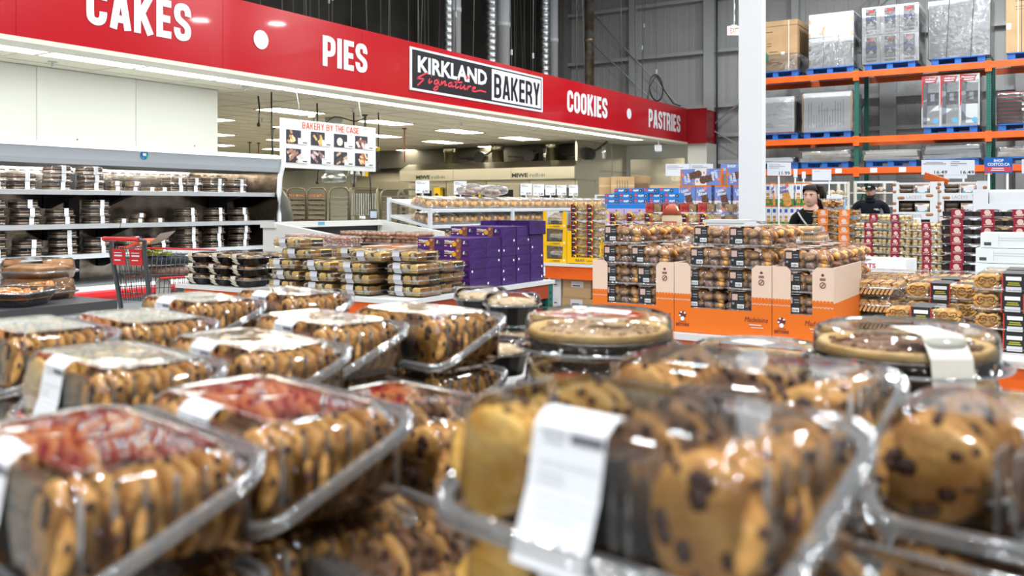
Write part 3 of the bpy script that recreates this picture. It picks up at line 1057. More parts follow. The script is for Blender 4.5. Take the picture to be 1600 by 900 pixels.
def pallet_proto():
    t = thing('pallet', 'x', 'pallet')
    b = MB()
    for k in range(7):
        y = -0.02 + k * 0.168
        b.box(-0.5, 0.5, y, y + 0.12, 0.122, 0.142)
    b.build('top_boards', BLUE, t, kind='stuff')
    b = MB()
    for x in (-0.5, -0.06, 0.36):
        for y in (0, 0.48, 0.97):
            b.box(x, x + (0.14 if x != -0.06 else 0.12), y, y + 0.14, 0.02, 0.122)
    b.build('blocks', BLUE, t, kind='stuff')
    b = MB()
    for y in (0, 0.48, 0.97):
        b.box(-0.5, 0.5, y, y + 0.14, 0.0, 0.02)
    b.build('bottom_boards', BLUE, t, kind='stuff')
    return Proto(t)


PAL = pallet_proto()
FLAT = mat('flat_goods', (0.48, 0.42, 0.34), 0.6, col2=(0.62, 0.60, 0.57), cscale=5)
TAPE = mat('tape_tan', (0.55, 0.40, 0.24), 0.5)
TIRE = mat('tyre_rubber', (0.035, 0.033, 0.035), 0.6)


def load(lv, x0, x1, ytop, nm, label, cat, plabel, depth=1.0):
    """a pallet with an Empty for its load on top; returns load root, width, height"""
    a, b = atY(x0, 100, RY + 0.04), atY(x1, 100, RY + 0.04)
    cx, wd = (a.x + b.x) / 2, b.x - a.x
    z0 = LEV[lv]
    for i_ in range(len(PX) - 1):
        if PX[i_] < cx < PX[i_ + 1]:
            pcx = min(max(cx, PX[i_] + 0.56), PX[i_ + 1] - 0.56)
    PAL.place((pcx, RY + 0.0, z0 + 0.002), 0, plabel, 'blue pallets on the racking')
    h = atY((x0 + x1) / 2, ytop, RY + 0.04).z - z0 - 0.15
    t = thing(nm, label, cat, (cx, RY + 0.02, z0 + 0.147))
    return t, wd, h


def wobble(b, amp, seed=3):
    r = random.Random(seed)
    b.v = [(x + r.uniform(-amp, amp), y + r.uniform(-amp, amp), z + r.uniform(-amp, amp) * (z > 0.01)) for x, y, z in b.v]
    return b


def film(t, w, h, d, e=0.008, seed=1, m=None):
    b = MB()
    rg = []
    n = max(4, int(h / 0.12))
    for k in range(n + 1):
        rg.append(rr(w + 2 * e, d + 2 * e, 0.03, 5, 0.005 + (h + e - 0.005) * k / n, 0, d / 2))
    b.loft(rg, 0, False, True)
    r = random.Random(seed)
    b.v = [(x + r.uniform(0, e) * (1 if x > 0 else -1), y + r.uniform(-e, 0) * (1 if y < d / 2 else -1), z) for x, y, z in b.v]
    b.build('stretch_film', m or FILM, t)


# --- top level
t, w_, h_ = load(2, 1180, 1246, 33, 'pallet_box', 'tall brown cardboard pallet box half hidden by the white column, top rack level', 'cardboard box', 'blue pallet under the tall brown box beside the column')
MB().box(-w_ / 2, w_ / 2, 0, 1.0, 0, h_ * 0.90).build('carton', CARD, t)
MB().box(-w_ / 2 - 0.01, w_ / 2 + 0.01, -0.012, 1.01, h_ * 0.90, h_).build('lid', CARD, t)
b = MB()
b.rect(-0.02, -0.015 + 0.03, 0.1, h_ * 0.9, -0.002, 0)
MB().rect(w_ * 0.30, w_ * 0.315, 0.0, h_, -0.014, 0).build('strap', WHITE, t)
b = MB()
b.text('396', -0.18, 0.16, 0.09, -0.003, 0)
for q, (x, z, s_) in enumerate(((-0.15, .78, .16), (-0.15, .55, .1), (-0.15, .50, .1), (-0.05, .38, .2), (0.0, .17, .18), (0.1, .14, .12))):
    b.rect(x - s_ / 2, x + s_ / 2, z * h_, z * h_ + 0.02, -0.003)
b.build('lettering', mat('brown_print', (0.16, 0.10, 0.06), 0.6), t)
MB().add([(-0.5, -0.004, 0.45), (-0.24, -0.004, 0.47), (-0.16, -0.004, 0.38), (-0.17, -0.004, 0.24), (-0.3, -0.004, 0.22), (-0.45, -0.004, 0.3)], [tuple(range(6))]).build('green_print', mat('print_green', (0.0, 0.25, 0.10), 0.5), t)
MB().rect(0.12, 0.2, 0.36, 0.44, -0.004).build('sticker', WHITE, t)
film(t, w_, h_ * 0.33, 1.0, seed=4)

t, w_, h_ = load(2, 1264, 1334, 20, 'carton_stack', 'block of large plain white cartons, three wide, on the top rack level', 'cartons', 'blue pallet under the plain white cartons on the top rack level')
for r_ in range(2):
    for c_ in range(3):
        x0, x1 = -w_ / 2 + w_ * c_ / 3, -w_ / 2 + w_ * (c_ + 1) / 3
        cc = MB().box(x0 + 0.004, x1 - 0.004, 0, 1.0, h_ * r_ / 2 + 0.003, h_ * (r_ + 1) / 2 - 0.003).build('carton', WCARD, t)
        b = MB()
        for zz in (0.2, 0.72):
            b.rect(x0 + 0.004, x1 - 0.004, h_ * (r_ + zz) / 2, h_ * (r_ + zz) / 2 + 0.006, -0.002, 1)
            if c_ == 0:
                b.rect(x0 + 0.004, x0 + 0.05, h_ * (r_ + zz) / 2 - 0.05, h_ * (r_ + zz) / 2 + 0.06, -0.003, 0)
            if c_ == 2:
                b.rect(x1 - 0.05, x1 - 0.004, h_ * (r_ + zz) / 2 - 0.05, h_ * (r_ + zz) / 2 + 0.06, -0.003, 0)
        b.build('tape', [TAPE, LTGREY], cc)
MB().box(w_ / 2 + 0.002, w_ / 2 + 0.01, 0.03, 0.97, 0.03, h_ - 0.03).build('side_print', mat('dark_side_print', (0.03, 0.03, 0.04), 0.3, col2=(0.20, 0.24, 0.30), cscale=5), t)
MB().add([(-0.28, -0.004, h_ * .62), (-0.14, -0.004, h_ * .60), (-0.15, -0.004, h_ * .66), (-0.1, -0.004, h_ * .77), (-0.18, -0.004, h_ * .75), (-0.2, -0.004, h_ * .66)], [tuple(range(6))]).build('torn_patch', TAPE, t)
film(t, w_, h_ * 0.56, 1.0, seed=5)

FDARK = mat('filter_print', (0.05, 0.055, 0.06), 0.35, col2=(0.22, 0.23, 0.24), cscale=18)
t, w_, h_ = load(2, 1347, 1436, 8, 'carton_stack', 'block of air filter cartons with dark printed panels, on the top rack level', 'cartons', 'blue pallet under the printed filter cartons')
for r_ in range(2):
    for c_ in range(3):
        x0, x1 = -w_ / 2 + w_ * c_ / 3, -w_ / 2 + w_ * (c_ + 1) / 3
        cc = MB().box(x0 + 0.004, x1 - 0.004, 0, 1.0, h_ * r_ / 2 + 0.003, h_ * (r_ + 1) / 2 - 0.003).build('carton', WCARD, t)
        z0 = h_ * r_ / 2
        xm = (x0 + x1) / 2
        q = h_ / 2
        b = MB()
        b.rect(x0 + 0.08, x1 - 0.08, z0 + q * 0.20, z0 + q * 0.93, -0.002, 0)
        b.rect(x0 + 0.08, x1 - 0.08, z0 + q * 0.52, z0 + q * 0.59, -0.003, 1)
        b.disc(xm, z0 + q * 0.83, q * 0.05, -0.003, 2, 12, 0.07)
        b.add([(xm - 0.06, -0.003, z0 + q * .36), (xm + 0.06, -0.003, z0 + q * .36), (xm, -0.003, z0 + q * .49)], [(0, 1, 2)], 3)
        for k in range(7):
            xx = x0 + 0.085 + k * (x1 - x0 - 0.17) / 7
            b.rect(xx, xx + 0.012, z0 + q * .22, z0 + q * .34, -0.003, 3)
        b.build('printed_panel', [FDARK, mat('print_blue', (0.03, 0.12, 0.5), 0.4), REDINK, PAPER], cc)
        MB().text('16x25x4', xm, z0 + q * 0.07, 0.045, -0.003, 0, bold=0.02).build('lettering', BLACK, cc)
film(t, w_, h_ * 0.9, 1.0, seed=6)

t, w_, h_ = load(2, 1451, 1547, -2, 'wrapped_load', 'large grey carton in clear stretch film with two dark straps, top rack level', 'wrapped load', 'blue pallet under the big strapped grey carton')
MB().box(-w_ / 2, w_ / 2, 0, 1.0, 0, h_ * 0.87).build('carton', mat('pale_grey_card', (0.56, 0.58, 0.61), 0.5), t)
MB().box(-w_ / 2 - 0.006, w_ / 2 + 0.006, -0.008, 1.0, h_ * 0.87, h_).build('lid', mat('pale_grey_card', (0.56, 0.58, 0.61), 0.5), t)
for x in (-0.23, 0.22):
    MB().bar((x, -0.012, 0.0), (x + 0.06, -0.012, h_), 0.012).build('strap', DKGREY, t)
b = MB()
b.rect(0.36, 0.47, h_ * .76, h_ * .84, -0.005)
b.build('sticker', WHITE, t)
film(t, w_, h_, 1.0, seed=7)

t, w_, h_ = load(2, 1572, 1668, -30, 'pallet_box', 'tall brown carton with black print at the right end of the top rack level', 'cardboard box', 'blue pallet under the tall brown carton at the right')
MB().box(-w_ / 2, w_ / 2, 0, 1.0, 0, h_).build('carton', CARD, t)
b = MB()
for x in (-0.32, -0.26):
    b.rect(x, x + 0.012, 0.0, h_, -0.003, 0 if x < -0.3 else 1)
for z in (0.62, 0.66, 0.74):
    b.rect(-0.36, 0.4, h_ * z, h_ * z + 0.008, -0.003, 1)
b.rect(-w_ / 2 + 0.01, -w_ / 2 + 0.09, h_ * .34, h_ * .43, -0.004, 0)
b.build('print', [WHITE, DKGREY], t)

# --- middle level
t, w_, h_ = load(1, 1184, 1241, 152, 'wrapped_load', 'white printed carton in film beside the white column, middle rack level', 'wrapped load', 'blue pallet beside the white column on the middle rack level')
MB().box(-w_ / 2, w_ / 2, 0, 1.0, 0.03, h_).build('carton', WCARD, t)
MB().box(-w_ / 2, w_ / 2, -0.002, 1.0, 0, 0.03).build('red_base', REDINK, t)
b = MB()
b.text('CNT: 168', -0.1, h_ * .5, 0.04, -0.003)
for k in range(4):
    b.rect(-0.3, -0.02 - 0.02 * k, 0.14 + k * 0.03, 0.15 + k * 0.03, -0.003)
b.tube([(0.02, -0.004, h_ * .72), (0.2, -0.004, h_ * .82), (0.26, -0.004, h_ * .6), (0.06, -0.004, h_ * .66), (0.02, -0.004, h_ * .72)], 0.003, 3)
b.build('lettering', GREYINK, t)
film(t, w_, h_, 1.0, seed=8)
t, w_, h_ = load(1, 1255, 1331, 144, 'wrapped_load', 'pale load thickly wrapped in shiny film, middle rack level', 'wrapped load', 'blue pallet under the shiny film-wrapped pale load')
MB().box(-w_ / 2, w_ / 2, 0, 1.0, 0, h_).build('carton', WCARD, t)
b = MB()
for k in range(14):
    x = -w_ / 2 + 0.12 + k * (w_ - 0.24) / 14
    b.rect(x, x + 0.012, 0.1, h_ * rnd.uniform(0.4, .8), -0.003)
b.text('GTIN 500 X 40 X 60', 0.05, h_ * .52, 0.035, -0.004, w=0.5)
b.build('print', GREYINK, t)
for s in (-1, 1):
    MB().box(s * (w_ / 2) - 0.02, s * (w_ / 2) + 0.02, -0.006, 0.06, 0.02, h_ - 0.02).build('edge_board', TAPE, t)
film(t, w_, h_, 1.0, 0.014, seed=9)

FRG = mat('fridge_print_grey', (0.20, 0.23, 0.27), 0.3)
t0 = load(1, 1440, 1531, 117, 'x', 'x', 'x', 'blue pallet under the three red and white cooler boxes')
base, w_, h_ = t0
bl = base.location.copy()
bpy.data.objects.remove(base)
for c_ in range(3):
    wd = w_ / 3 - 0.008
    t = thing('appliance_box', ('first', 'middle', 'last')[c_] + ' from left of the three tall red and white appliance boxes', 'appliance box', (bl.x - w_ / 2 + w_ * (c_ + 0.5) / 3, bl.y, bl.z), 0, 'red and white appliance boxes')
    MB().box(-wd / 2, wd / 2, 0, 0.9, 0, h_).build('carton', WCARD, t)
    b = MB()
    b.add([(-wd / 2, -0.003, h_ * .36), (-wd * .42, -0.003, h_ * .5), (-wd * .36, -0.003, h_ * .84), (wd * .25, -0.003, h_ * .84), (wd * .38, -0.003, h_ * .97), (-wd / 2, -0.003, h_)], [tuple(range(6))], 0)
    b.build('red_print', REDINK, t)
    b = MB()
    b.add([(-wd * .42, -0.004, h_ * .05), (-wd * .22, -0.004, h_ * .05), (-wd * .16, -0.004, h_ * .86), (-wd * .42, -0.004, h_ * .80)], [(0, 1, 2, 3)], 0)
    b.rect(-wd * .2, wd * .42, h_ * .05, h_ * .42, -0.004, 1)
    b.rect(-wd * .2, wd * .42, h_ * .42, h_ * .67, -0.004, 2)
    b.rect(-wd * .2, wd * .42, h_ * .67, h_ * .86, -0.004, 3)
    b.rect(-wd * .02, wd * .2, h_ * .5, h_ * .64, -0.005, 0)
    b.disc(wd * .26, h_ * .11, wd * .15, -0.005, 4, 16)
    b.build('cooler_print', [FRG, mat('silver_print', (0.52, 0.55, 0.57), 0.4), DKGREY, mat('silver_print2', (0.40, 0.44, 0.48), 0.4), mat('light_blue_print', (0.10, 0.36, 0.60), 0.4)], t)
    b = MB()
    b.text('FRIGIDAIRE', -wd * .02, h_ * .925, 0.03, -0.005, w=wd * .55, bold=0.02)
    b.rect(-wd * .3, wd * .2, h_ * .885, h_ * .9, -0.005)
    b.build('lettering', FWHITE, t)
    film(t, wd, h_, 0.9, 0.003, seed=10 + c_)
t, w_, h_ = load(1, 1560, 1650, 143, 'wrapped_load', 'dark stacked pans with red rims wrapped in film, right end of middle rack level', 'wrapped load', 'blue pallet under the dark red-rimmed load')
for k in range(8):
    z0 = h_ * k / 8
    for x in (-0.3, 0.16):
        b = MB()
        b.loft([rr(0.40, 0.8, 0.12, 4, z0 + 0.004, x, 0.45), rr(0.42, 0.84, 0.13, 4, z0 + h_ / 8 - 0.02, x, 0.45)], 0)
        b.loft([rr(0.45, 0.88, 0.14, 4, z0 + h_ / 8 - 0.02, x, 0.45), rr(0.45, 0.88, 0.14, 4, z0 + h_ / 8 - 0.006, x, 0.45)], 1)
        b.build('pan', [TIRE, REDINK], t)
MB().rect(-0.08, 0.2, h_ * .58, h_ * .67, -0.03).rect(-0.08, 0.2, h_ * .40, h_ * .48, -0.03).build('sticker', WHITE, t)
film(t, w_, h_, 0.95, 0.02, seed=14)

# --- low level: flat goods in film
for k, (x0, x1, yt, m, l) in enumerate(((1186, 1240, 249, WCARD, 'flat white load in film beside the white column'), (1250, 1329, 236, FLAT, 'flat brown load in shiny film above the ponytailed woman'),
                                        (1349, 1437, 235, mat('film_tan', (0.52, 0.50, 0.46), 0.5), 'flat pale load in film above the bearded man'), (1442, 1534, 226, mat('film_grey', (0.45, 0.47, 0.48), 0.45), 'thick grey film-wrapped load above the price cards'),
                                        (1558, 1650, 230, FLAT, 'flat brown wrapped load at the right end of the lowest rack level'))):
    t, w_, h_ = load(0, x0, x1, yt, 'wrapped_load', l, 'wrapped load', f'blue pallet on the lowest rack level, {ORD[k]} from the column')
    h_ = max(h_, 0.12)
    n = 3
    for q in range(n):
        b = MB()
        b.obox((rnd.uniform(-.02, .02), 0.5, h_ * (q + .5) / n), (w_ - 0.04 * q - 0.02, 0.95, h_ / n - 0.004), (0, rnd.uniform(-.02, .02), rnd.uniform(-.03, .03)))
        b.build('layer', m, t)
    film(t, w_, h_, 1.0, 0.016, seed=20 + k)
# ================================================================ people
SKINF = mat('skin_fair', (0.62, 0.36, 0.26), 0.5)
SKINM = mat('skin_tan', (0.46, 0.26, 0.18), 0.5)
HAIR = mat('dark_hair', (0.022, 0.014, 0.010), 0.6, spec=0.15, bump=0.3, bscale=70, stretch=(4, 4, 0.6))
BLKCLOTH = mat('black_cloth', (0.004, 0.004, 0.005), 0.85, spec=0.2)
NAVY = mat('navy_jacket', (0.004, 0.006, 0.011), 0.8, spec=0.2)
JEAN = mat('dark_jeans', (0.02, 0.025, 0.04), 0.8)
EYEW = mat('eye_white', (0.7, 0.68, 0.64), 0.3)
LIP = mat('lips', (0.45, 0.17, 0.14), 0.5)


def body_mesh(Hh, sh, mats, hip=0.17, neck=0.055):
    """one skinned surface for a standing body, facing -Y, feet on z = 0"""
    k = Hh / 1.72
    V, E_, R_ = [], [], []

    def a(x, y, z, r, p=None, r2=None):
        V.append((x * k, y * k, z * k))
        R_.append((r * k, (r2 or r) * k))
        if p is not None:
            E_.append((p, len(V) - 1))
        return len(V) - 1
    pel = a(0, 0, 0.95, 0.155, None, 0.115)
    wst = a(0, 0, 1.10, 0.14, pel, 0.105)
    chs = a(0, 0.005, 1.27, 0.165, wst, 0.12)
    up = a(0, 0.01, 1.39, 0.14, chs, 0.09)
    nk = a(0, 0.0, 1.46, neck + 0.012, up)
    hd = a(0, -0.012, 1.55, neck, nk)
    for s in (-1, 1):
        s1 = a(s * sh * 0.62, 0.01, 1.40, 0.075, up)
        s2 = a(s * sh, 0.01, 1.37, 0.066, s1)
        el = a(s * (sh + 0.045), 0.03, 1.08, 0.047, s2)
        wr = a(s * (sh + 0.03), -0.06, 0.85, 0.030, el)
        pm = a(s * (sh + 0.025), -0.08, 0.78, 0.032, wr, 0.020)
        for q, (dx, L) in enumerate(((-0.026, .075), (-0.009, .088), (0.009, .082), (0.025, .065))):
            f1 = a(s * (sh + 0.022), -0.085 + dx, 0.735, 0.0095, pm)
            f2 = a(s * (sh + 0.015), -0.085 + dx * 1.1, 0.735 - L * 0.5, 0.0085, f1)
            a(s * (sh + 0.004), -0.083 + dx * 1.1, 0.735 - L, 0.007, f2)
        t1 = a(s * (sh + 0.012), -0.115, 0.785, 0.011, pm)
        a(s * (sh + 0.003), -0.13, 0.745, 0.009, t1)
        h1 = a(s * 0.095, 0, 0.88, 0.10, pel)
        kn = a(s * 0.10, -0.01, 0.50, 0.062, h1)
        an = a(s * 0.10, 0.02, 0.09, 0.042, kn)
        a(s * 0.115, -0.13, 0.035, 0.036, an)
    me = bpy.data.meshes.new('body')
    me.from_pydata(V, E_, [])
    o = bpy.data.objects.new('body', me)
    C.objects.link(o)
    m = o.modifiers.new('s', 'SKIN')
    m.use_smooth_shade = True
    for i, r in enumerate(R_):
        me.skin_vertices[0].data[i].radius = r
    me.skin_vertices[0].data[0].use_root = True
    o.modifiers.new('d', 'SUBSURF').levels = 1
    o.modifiers['d'].render_levels = 1
    dg = bpy.context.evaluated_depsgraph_get()
    out = bpy.data.meshes.new_from_object(o.evaluated_get(dg))
    bpy.data.objects.remove(o)
    out.materials.clear()
    for mm in mats:
        out.materials.append(mm)
    for p in out.polygons:
        z = p.center.z / k
        ax = abs(p.center.x) / k
        p.material_index = 0 if (z > 1.455 and ax < 0.085) or (0.6 < z < 0.83 and ax > sh - 0.03) else (2 if z < 0.93 and ax < sh - 0.03 or z < 0.6 else 1)
    return out, k


def head_mb(beard=False):
    """head about 0.225 high, chin at z = 0, facing -Y"""
    b = MB()
    n, R = 28, 20
    rg = []
    for i in range(1, R):
        t = i / R
        z = 0.225 * t
        s = math.sin(math.pi * min(1, (t * 0.93 + 0.07)) ** 0.9)
        w = 0.074 * (s ** 0.55) * (0.80 + 0.24 * min(1, t * 1.6))
        fr = 0.092 * (s ** 0.5) * (0.98 + 0.04 * t)
        bk = 0.098 * (max(0.0, math.sin(math.pi * min(1, t * 0.8 + 0.17))) ** 0.6)
        ring = []
        for k in range(n):
            a = 2 * math.pi * k / n
            x = w * math.cos(a)
            y = (bk if math.sin(a) > 0 else fr) * math.sin(a)
            f = max(0.0, -math.sin(a))
            # eye hollows, brow, nose, cheeks, mouth
            ex = math.exp(-((abs(x) - 0.031) / 0.014) ** 2 - ((z - 0.118) / 0.013) ** 2) * f
            y += 0.011 * ex
            y -= 0.006 * math.exp(-((z - 0.137) / 0.010) ** 2) * f * (abs(x) < 0.055)
            y -= 0.020 * math.exp(-(x / 0.011) ** 2) * max(0.0, min(1.0, (0.128 - z) / 0.045)) * (z > 0.078) * f
            y -= 0.005 * math.exp(-(x / 0.024) ** 2 - ((z - 0.052) / 0.013) ** 2) * f
            y -= 0.004 * math.exp(-(x / 0.02) ** 2 - ((z - 0.014) / 0.014) ** 2) * f
            ring.append((x, y - 0.008, z))
        rg.append(ring)
    b.loft(rg, 0)
    for s in (-1, 1):
        b.ball((s * 0.031, -0.082, 0.118), (0.013, 0.008, 0.0065), 10, 6, 2)
        b.ball((s * 0.031, -0.0885, 0.118), (0.0058, 0.004, 0.0058), 8, 5, 3)
        b.obox((s * 0.032, -0.0955, 0.1345), (0.032, 0.006, 0.0055), (0, s * 0.12, s * 0.35), 3)
        b.ball((s * 0.077, 0.012, 0.108), (0.009, 0.017, 0.030), 8, 6, 0, 0, 0.2)
    b.ball((0, -0.0945, 0.0535), (0.024, 0.006, 0.004), 10, 5, 1)
    b.ball((0, -0.093, 0.0465), (0.020, 0.006, 0.005), 10, 5, 1)
    return b


def person(nm, label, px, D, Hh, sh, mats, build):
    p = atD(px, HOR, D)
    t = thing('person', label, 'person', (p.x, p.y, 0), YAW - math.atan((px - 800) / FPX))
    me, k = body_mesh(Hh, sh, mats)
    bd = put('body', me, t)
    build(t, k, bd)
    return t


def woman(t, k, bd):
    hz = Hw - 0.225
    h = head_mb().build('head', [SKINF, LIP, EYEW, HAIR], t, (0, -0.012, hz), math.radians(-16))
    b = MB()
    rg = []
    for i in range(7):
        u = i / 6
        a = math.pi / 2 * u
        ring = []
        for q in range(24):
            g = 2 * math.pi * q / 24
            f = max(0, -math.sin(g))
            low = 0.165 + 0.022 * f if f > 0.05 else 0.05 + 0.02 * abs(math.cos(g))
            z = low + (0.238 - low) * math.sin(a)
            rr_ = math.cos(a) ** 0.75
            ring.append((0.083 * math.cos(g) * rr_, (0.105 if math.sin(g) > 0 else 0.098) * math.sin(g) * rr_ - 0.008, z))
        rg.append(ring)
    b.loft(rg, 0, False, True)
    b.ball((0.0, 0.10, 0.205), (0.035, 0.035, 0.035), 10, 6)
    hr = b.build('hair', HAIR, t, (0, -0.012, hz), math.radians(-16))
    b = MB()
    for q in range(9):
        a = q * 0.7
        ox, oy = 0.018 * math.cos(a), 0.018 * math.sin(a)
        b.tube([(0.02 + ox, 0.105 + oy, 0.215), (0.05 + ox * 1.6, 0.14 + oy * 1.4, 0.21), (0.075 + ox * 1.9, 0.145 + oy * 1.6, 0.13), (0.08 + ox * 1.7, 0.13 + oy, 0.03), (0.075 + ox, 0.12, -0.07)], 0.017, 6)
    b.build('ponytail', HAIR, hr)
    # top, strap and necklace
    b = MB()
    b.lathe([(0.085, 0), (0.082, 0.012), (0.078, 0.012)], 16, 0, (0, 0.0, 0))
    MB().tube([(-0.13, -0.06, Hw * 0.828), (-0.09, -0.105, 1.30), (0.0, -0.125, 1.18), (0.14, -0.10, 1.02)], 0.010, 5).build('bag_strap', mat('strap_grey', (0.4, 0.38, 0.36), 0.5), t)
    MB().tube([(0.062 * math.cos(a * math.pi / 8), -0.02 - 0.06 * math.sin(a * math.pi / 8), Hw * 0.845 - 0.03 * math.sin(a * math.pi / 8)) for a in range(9)], 0.002, 4).build('necklace', mat('gold', (0.8, 0.6, 0.25), 0.3, 1.0), t)


def man(t, k, bd):
    hz = Hm - 0.235
    head_mb().build('head', [SKINM, LIP, EYEW, HAIR], t, (0, -0.012, hz), math.radians(-10))
    b = MB()
    rg = []
    for i in range(6):
        z = -0.006 + i * 0.0105
        ring = []
        for q in range(20):
            g = 2 * math.pi * q / 20
            f = max(0.0, -math.sin(g))
            ring.append(((0.062 + 0.012 * i / 5) * math.cos(g), (0.05 if math.sin(g) > 0 else 0.094 + 0.006 * math.sin(i * .6)) * math.sin(g) - 0.010, z + (0.012 if f < .5 else 0)))
        rg.append(ring)
    b.loft(rg, 0, True, False)
    b.ball((0, -0.10, 0.068), (0.024, 0.006, 0.004))
    b.build('beard', HAIR, t, (0, -0.012, hz), math.radians(-10))
    MB().ball((0, -0.106, 0.0535), (0.018, 0.004, 0.006)).build('mouth', LIP, t, (0, -0.012, hz), math.radians(-10))
    b = MB()
    rg = []
    for i in range(7):
        a = math.pi / 2 * i / 6
        rg.append([(0.086 * math.cos(g * math.pi / 12) * math.cos(a) ** 0.6, 0.108 * math.sin(g * math.pi / 12) * math.cos(a) ** 0.6 - 0.008, 0.150 + 0.092 * math.sin(a)) for g in range(24)])
    b.loft(rg, 0, False, True)
    cp = b.build('cap', BLKCLOTH, t, (0, -0.012, hz), math.radians(-10))
    b = MB()
    rg = []
    for y, w_, z in ((-0.10, 0.075, 0.155), (-0.14, 0.066, 0.150), (-0.17, 0.045, 0.142)):
        rg.append([(-w_, y, z), (0, y - 0.012, z + 0.008), (w_, y, z), (w_, y, z + 0.006), (0, y - 0.012, z + 0.014), (-w_, y, z + 0.006)])
    b.loft(rg, 0)
    b.build('brim', BLKCLOTH, cp)
    b = MB()
    b.disc(0, 0.197, 0.012, -0.111, 0, 10, 0.028)
    b.build('cap_mark', PAPER, cp)
    MB().lathe([(0.085, 0), (0.10, 0.0), (0.088, 0.075), (0.072, 0.075)], 18, 0, (0, 0, 0)).build('jacket_collar', NAVY, t, (0, 0.0, Hm * 0.828))
    b = MB()
    b.box(0.055, 0.07, -0.131, -0.127, 1.365, 1.385, 0)
    b.box(0.075, 0.13, -0.129, -0.125, 1.37, 1.383, 1)
    b.box(0.085, 0.15, -0.128, -0.124, 1.355, 1.362, 1)
    b.build('chest_badge', [mat('badge_gold', (0.7, 0.5, 0.1), 0.4), PAPER], t)


Hw, Hm = 1.655, 1.80
person('woman', 'woman in a black top with dark ponytail and shoulder strap, looking ahead', 1267, 9.6, Hw, 0.17, [SKINF, BLKCLOTH, JEAN], woman)
person('man', 'bearded man in black cap and dark jacket standing behind the displays', 1360, 15.6, Hm, 0.235, [SKINM, NAVY, JEAN], man)

# ================================================================ price cards on posts
SLEEVE = mat('card_sleeve', (0.70, 0.73, 0.78), 0.18, coat=0.5)


def card(x0, y0, x1, y1, D, lines, label, price=(), post=True, m=None, nm='price_card', rz=None, posts=(0.5,), thick=0.006):
    a, b = atD(x0, y1, D), atD(x1, y0, D)
    wd, h = (x1 - x0) / FPX * D, b.z - a.z
    c = (a + b) / 2
    t = thing(nm, label, 'sign', (c.x, c.y, a.z), YAW if rz is None else rz)
    MB().box(-wd / 2, wd / 2, 0, thick, 0, h).build('card', m or SLEEVE, t)
    if lines:
        g = MB()
        for (u0, u1, v, hh) in lines:
            g.rect(-wd / 2 + wd * u0, -wd / 2 + wd * u1, h * v, h * (v + hh), -0.001)
        g.build('print_lines', GREYINK, t)
    for (s, u, v, hh, w2) in price:
        MB().text(s, -wd / 2 + wd * u, h * v, h * hh, -0.002, 0, w=wd * w2, bold=0.01).build('lettering', BLACK, t)
    if post:
        for u in posts:
            MB().cyl((-wd / 2 + wd * u, thick + 0.012, -a.z), (-wd / 2 + wd * u, thick + 0.012, h * 0.7), 0.012, 8).build('post', LTGREY, t)
    return t, wd, h


TL = [(0.06, 0.55, 0.80, 0.05), (0.06, 0.75, 0.68, 0.05), (0.06, 0.5, 0.56, 0.04)]
card(1199, 254, 1236, 274.5, 11.9, TL, 'white price card 11.99 on a thin post beside the white column', [('11.99', 0.72, 0.06, 0.28, 0.46)])
t, wd, h = card(1440, 250, 1523, 273, 10.75, [(0.08, 0.4, 0.82, 0.05), (0.03, 0.46, 0.70, 0.07), (0.56, 0.72, 0.86, 0.05), (0.54, 0.85, 0.72, 0.07), (0.54, 0.68, 0.60, 0.05)], 'long clear double price card reading 16.49 twice above the almond packs',
                [('16.49', 0.36, 0.07, 0.22, 0.24), ('16.49', 0.86, 0.07, 0.22, 0.25)], posts=(0.2, 0.8))
MB().rect(wd * -0.08, wd * 0.36, -h * 0.26, 0, 0.003).build('lower_card', SLEEVE, t)
NB = mat('sign_blue', (0.008, 0.11, 0.42), 0.35, coat=0.3)
t, wd, h = card(1538.5, 246, 1582, 270.5, 9.45, [], 'blue and red SHOP COSTCO.CA sign on twin posts at the right', [], True, NB, 'shop_sign', None, (0.18, 0.85))
MB().text('SHOP', 0, h * 0.72, h * 0.17, -0.002, 0, w=wd * 0.36, bold=0.03).text('COSTCO.CA', 0, h * 0.48, h * 0.18, -0.002, 0, w=wd * 0.80, bold=0.03).build('lettering', FWHITE, t)
MB().rect(-wd * 0.48, wd * 0.46, h * 0.08, h * 0.40, -0.001).build('red_band', mat('sign_band_red', (0.55, 0.06, 0.09), 0.4), t)
MB().rect(-wd * 0.24, wd * 0.18, h * 0.28, h * 0.33, -0.003).rect(-wd * 0.28, wd * 0.20, h * 0.16, h * 0.21, -0.003).build('band_print', FWHITE, t)
card(1597, 249, 1640, 271, 9.0, TL, 'white price card at the right edge beside the blue shop sign')
card(1040, 256, 1077, 275, 14.5, TL, 'white price card above the blue snack boxes, further from the column', [], True, None, 'price_card', None, (0.7,))
card(1079, 256, 1114, 275, 14.5, TL, 'white price card above the blue snack boxes, nearer the column', [], True, None, 'price_card', None, (0.3,))
t, wd, h = card(1126, 256, 1160, 272, 14.6, [], 'pale blue SHOP COSTCO.CA sign behind the snack boxes', [], True, mat('sign_pale_blue', (0.16, 0.24, 0.55), 0.4), 'shop_sign')
MB().text('SHOP', 0, h * 0.66, h * 0.24, -0.002, 0, w=wd * 0.4, bold=0.03).text('COSTCO.CA', 0, h * 0.36, h * 0.22, -0.002, 0, w=wd * 0.84, bold=0.03).build('lettering', FWHITE, t)
card(1269, 264.5, 1299, 282, 14.0, [(0.1, 0.4, 0.8, 0.04)], 'blank white card hanging above the woman', [], True, None, 'price_card', None, (0.9,))
for k, px in enumerate((1243, 1256)):
    card(px - 3, 264 + 4 * k, px + 3, 277 + 2 * k, 13.8, [], ('small' if k else 'narrow') + ' white tag above the woman, ' + ('nearer her' if k else 'nearer the column'), [], True)

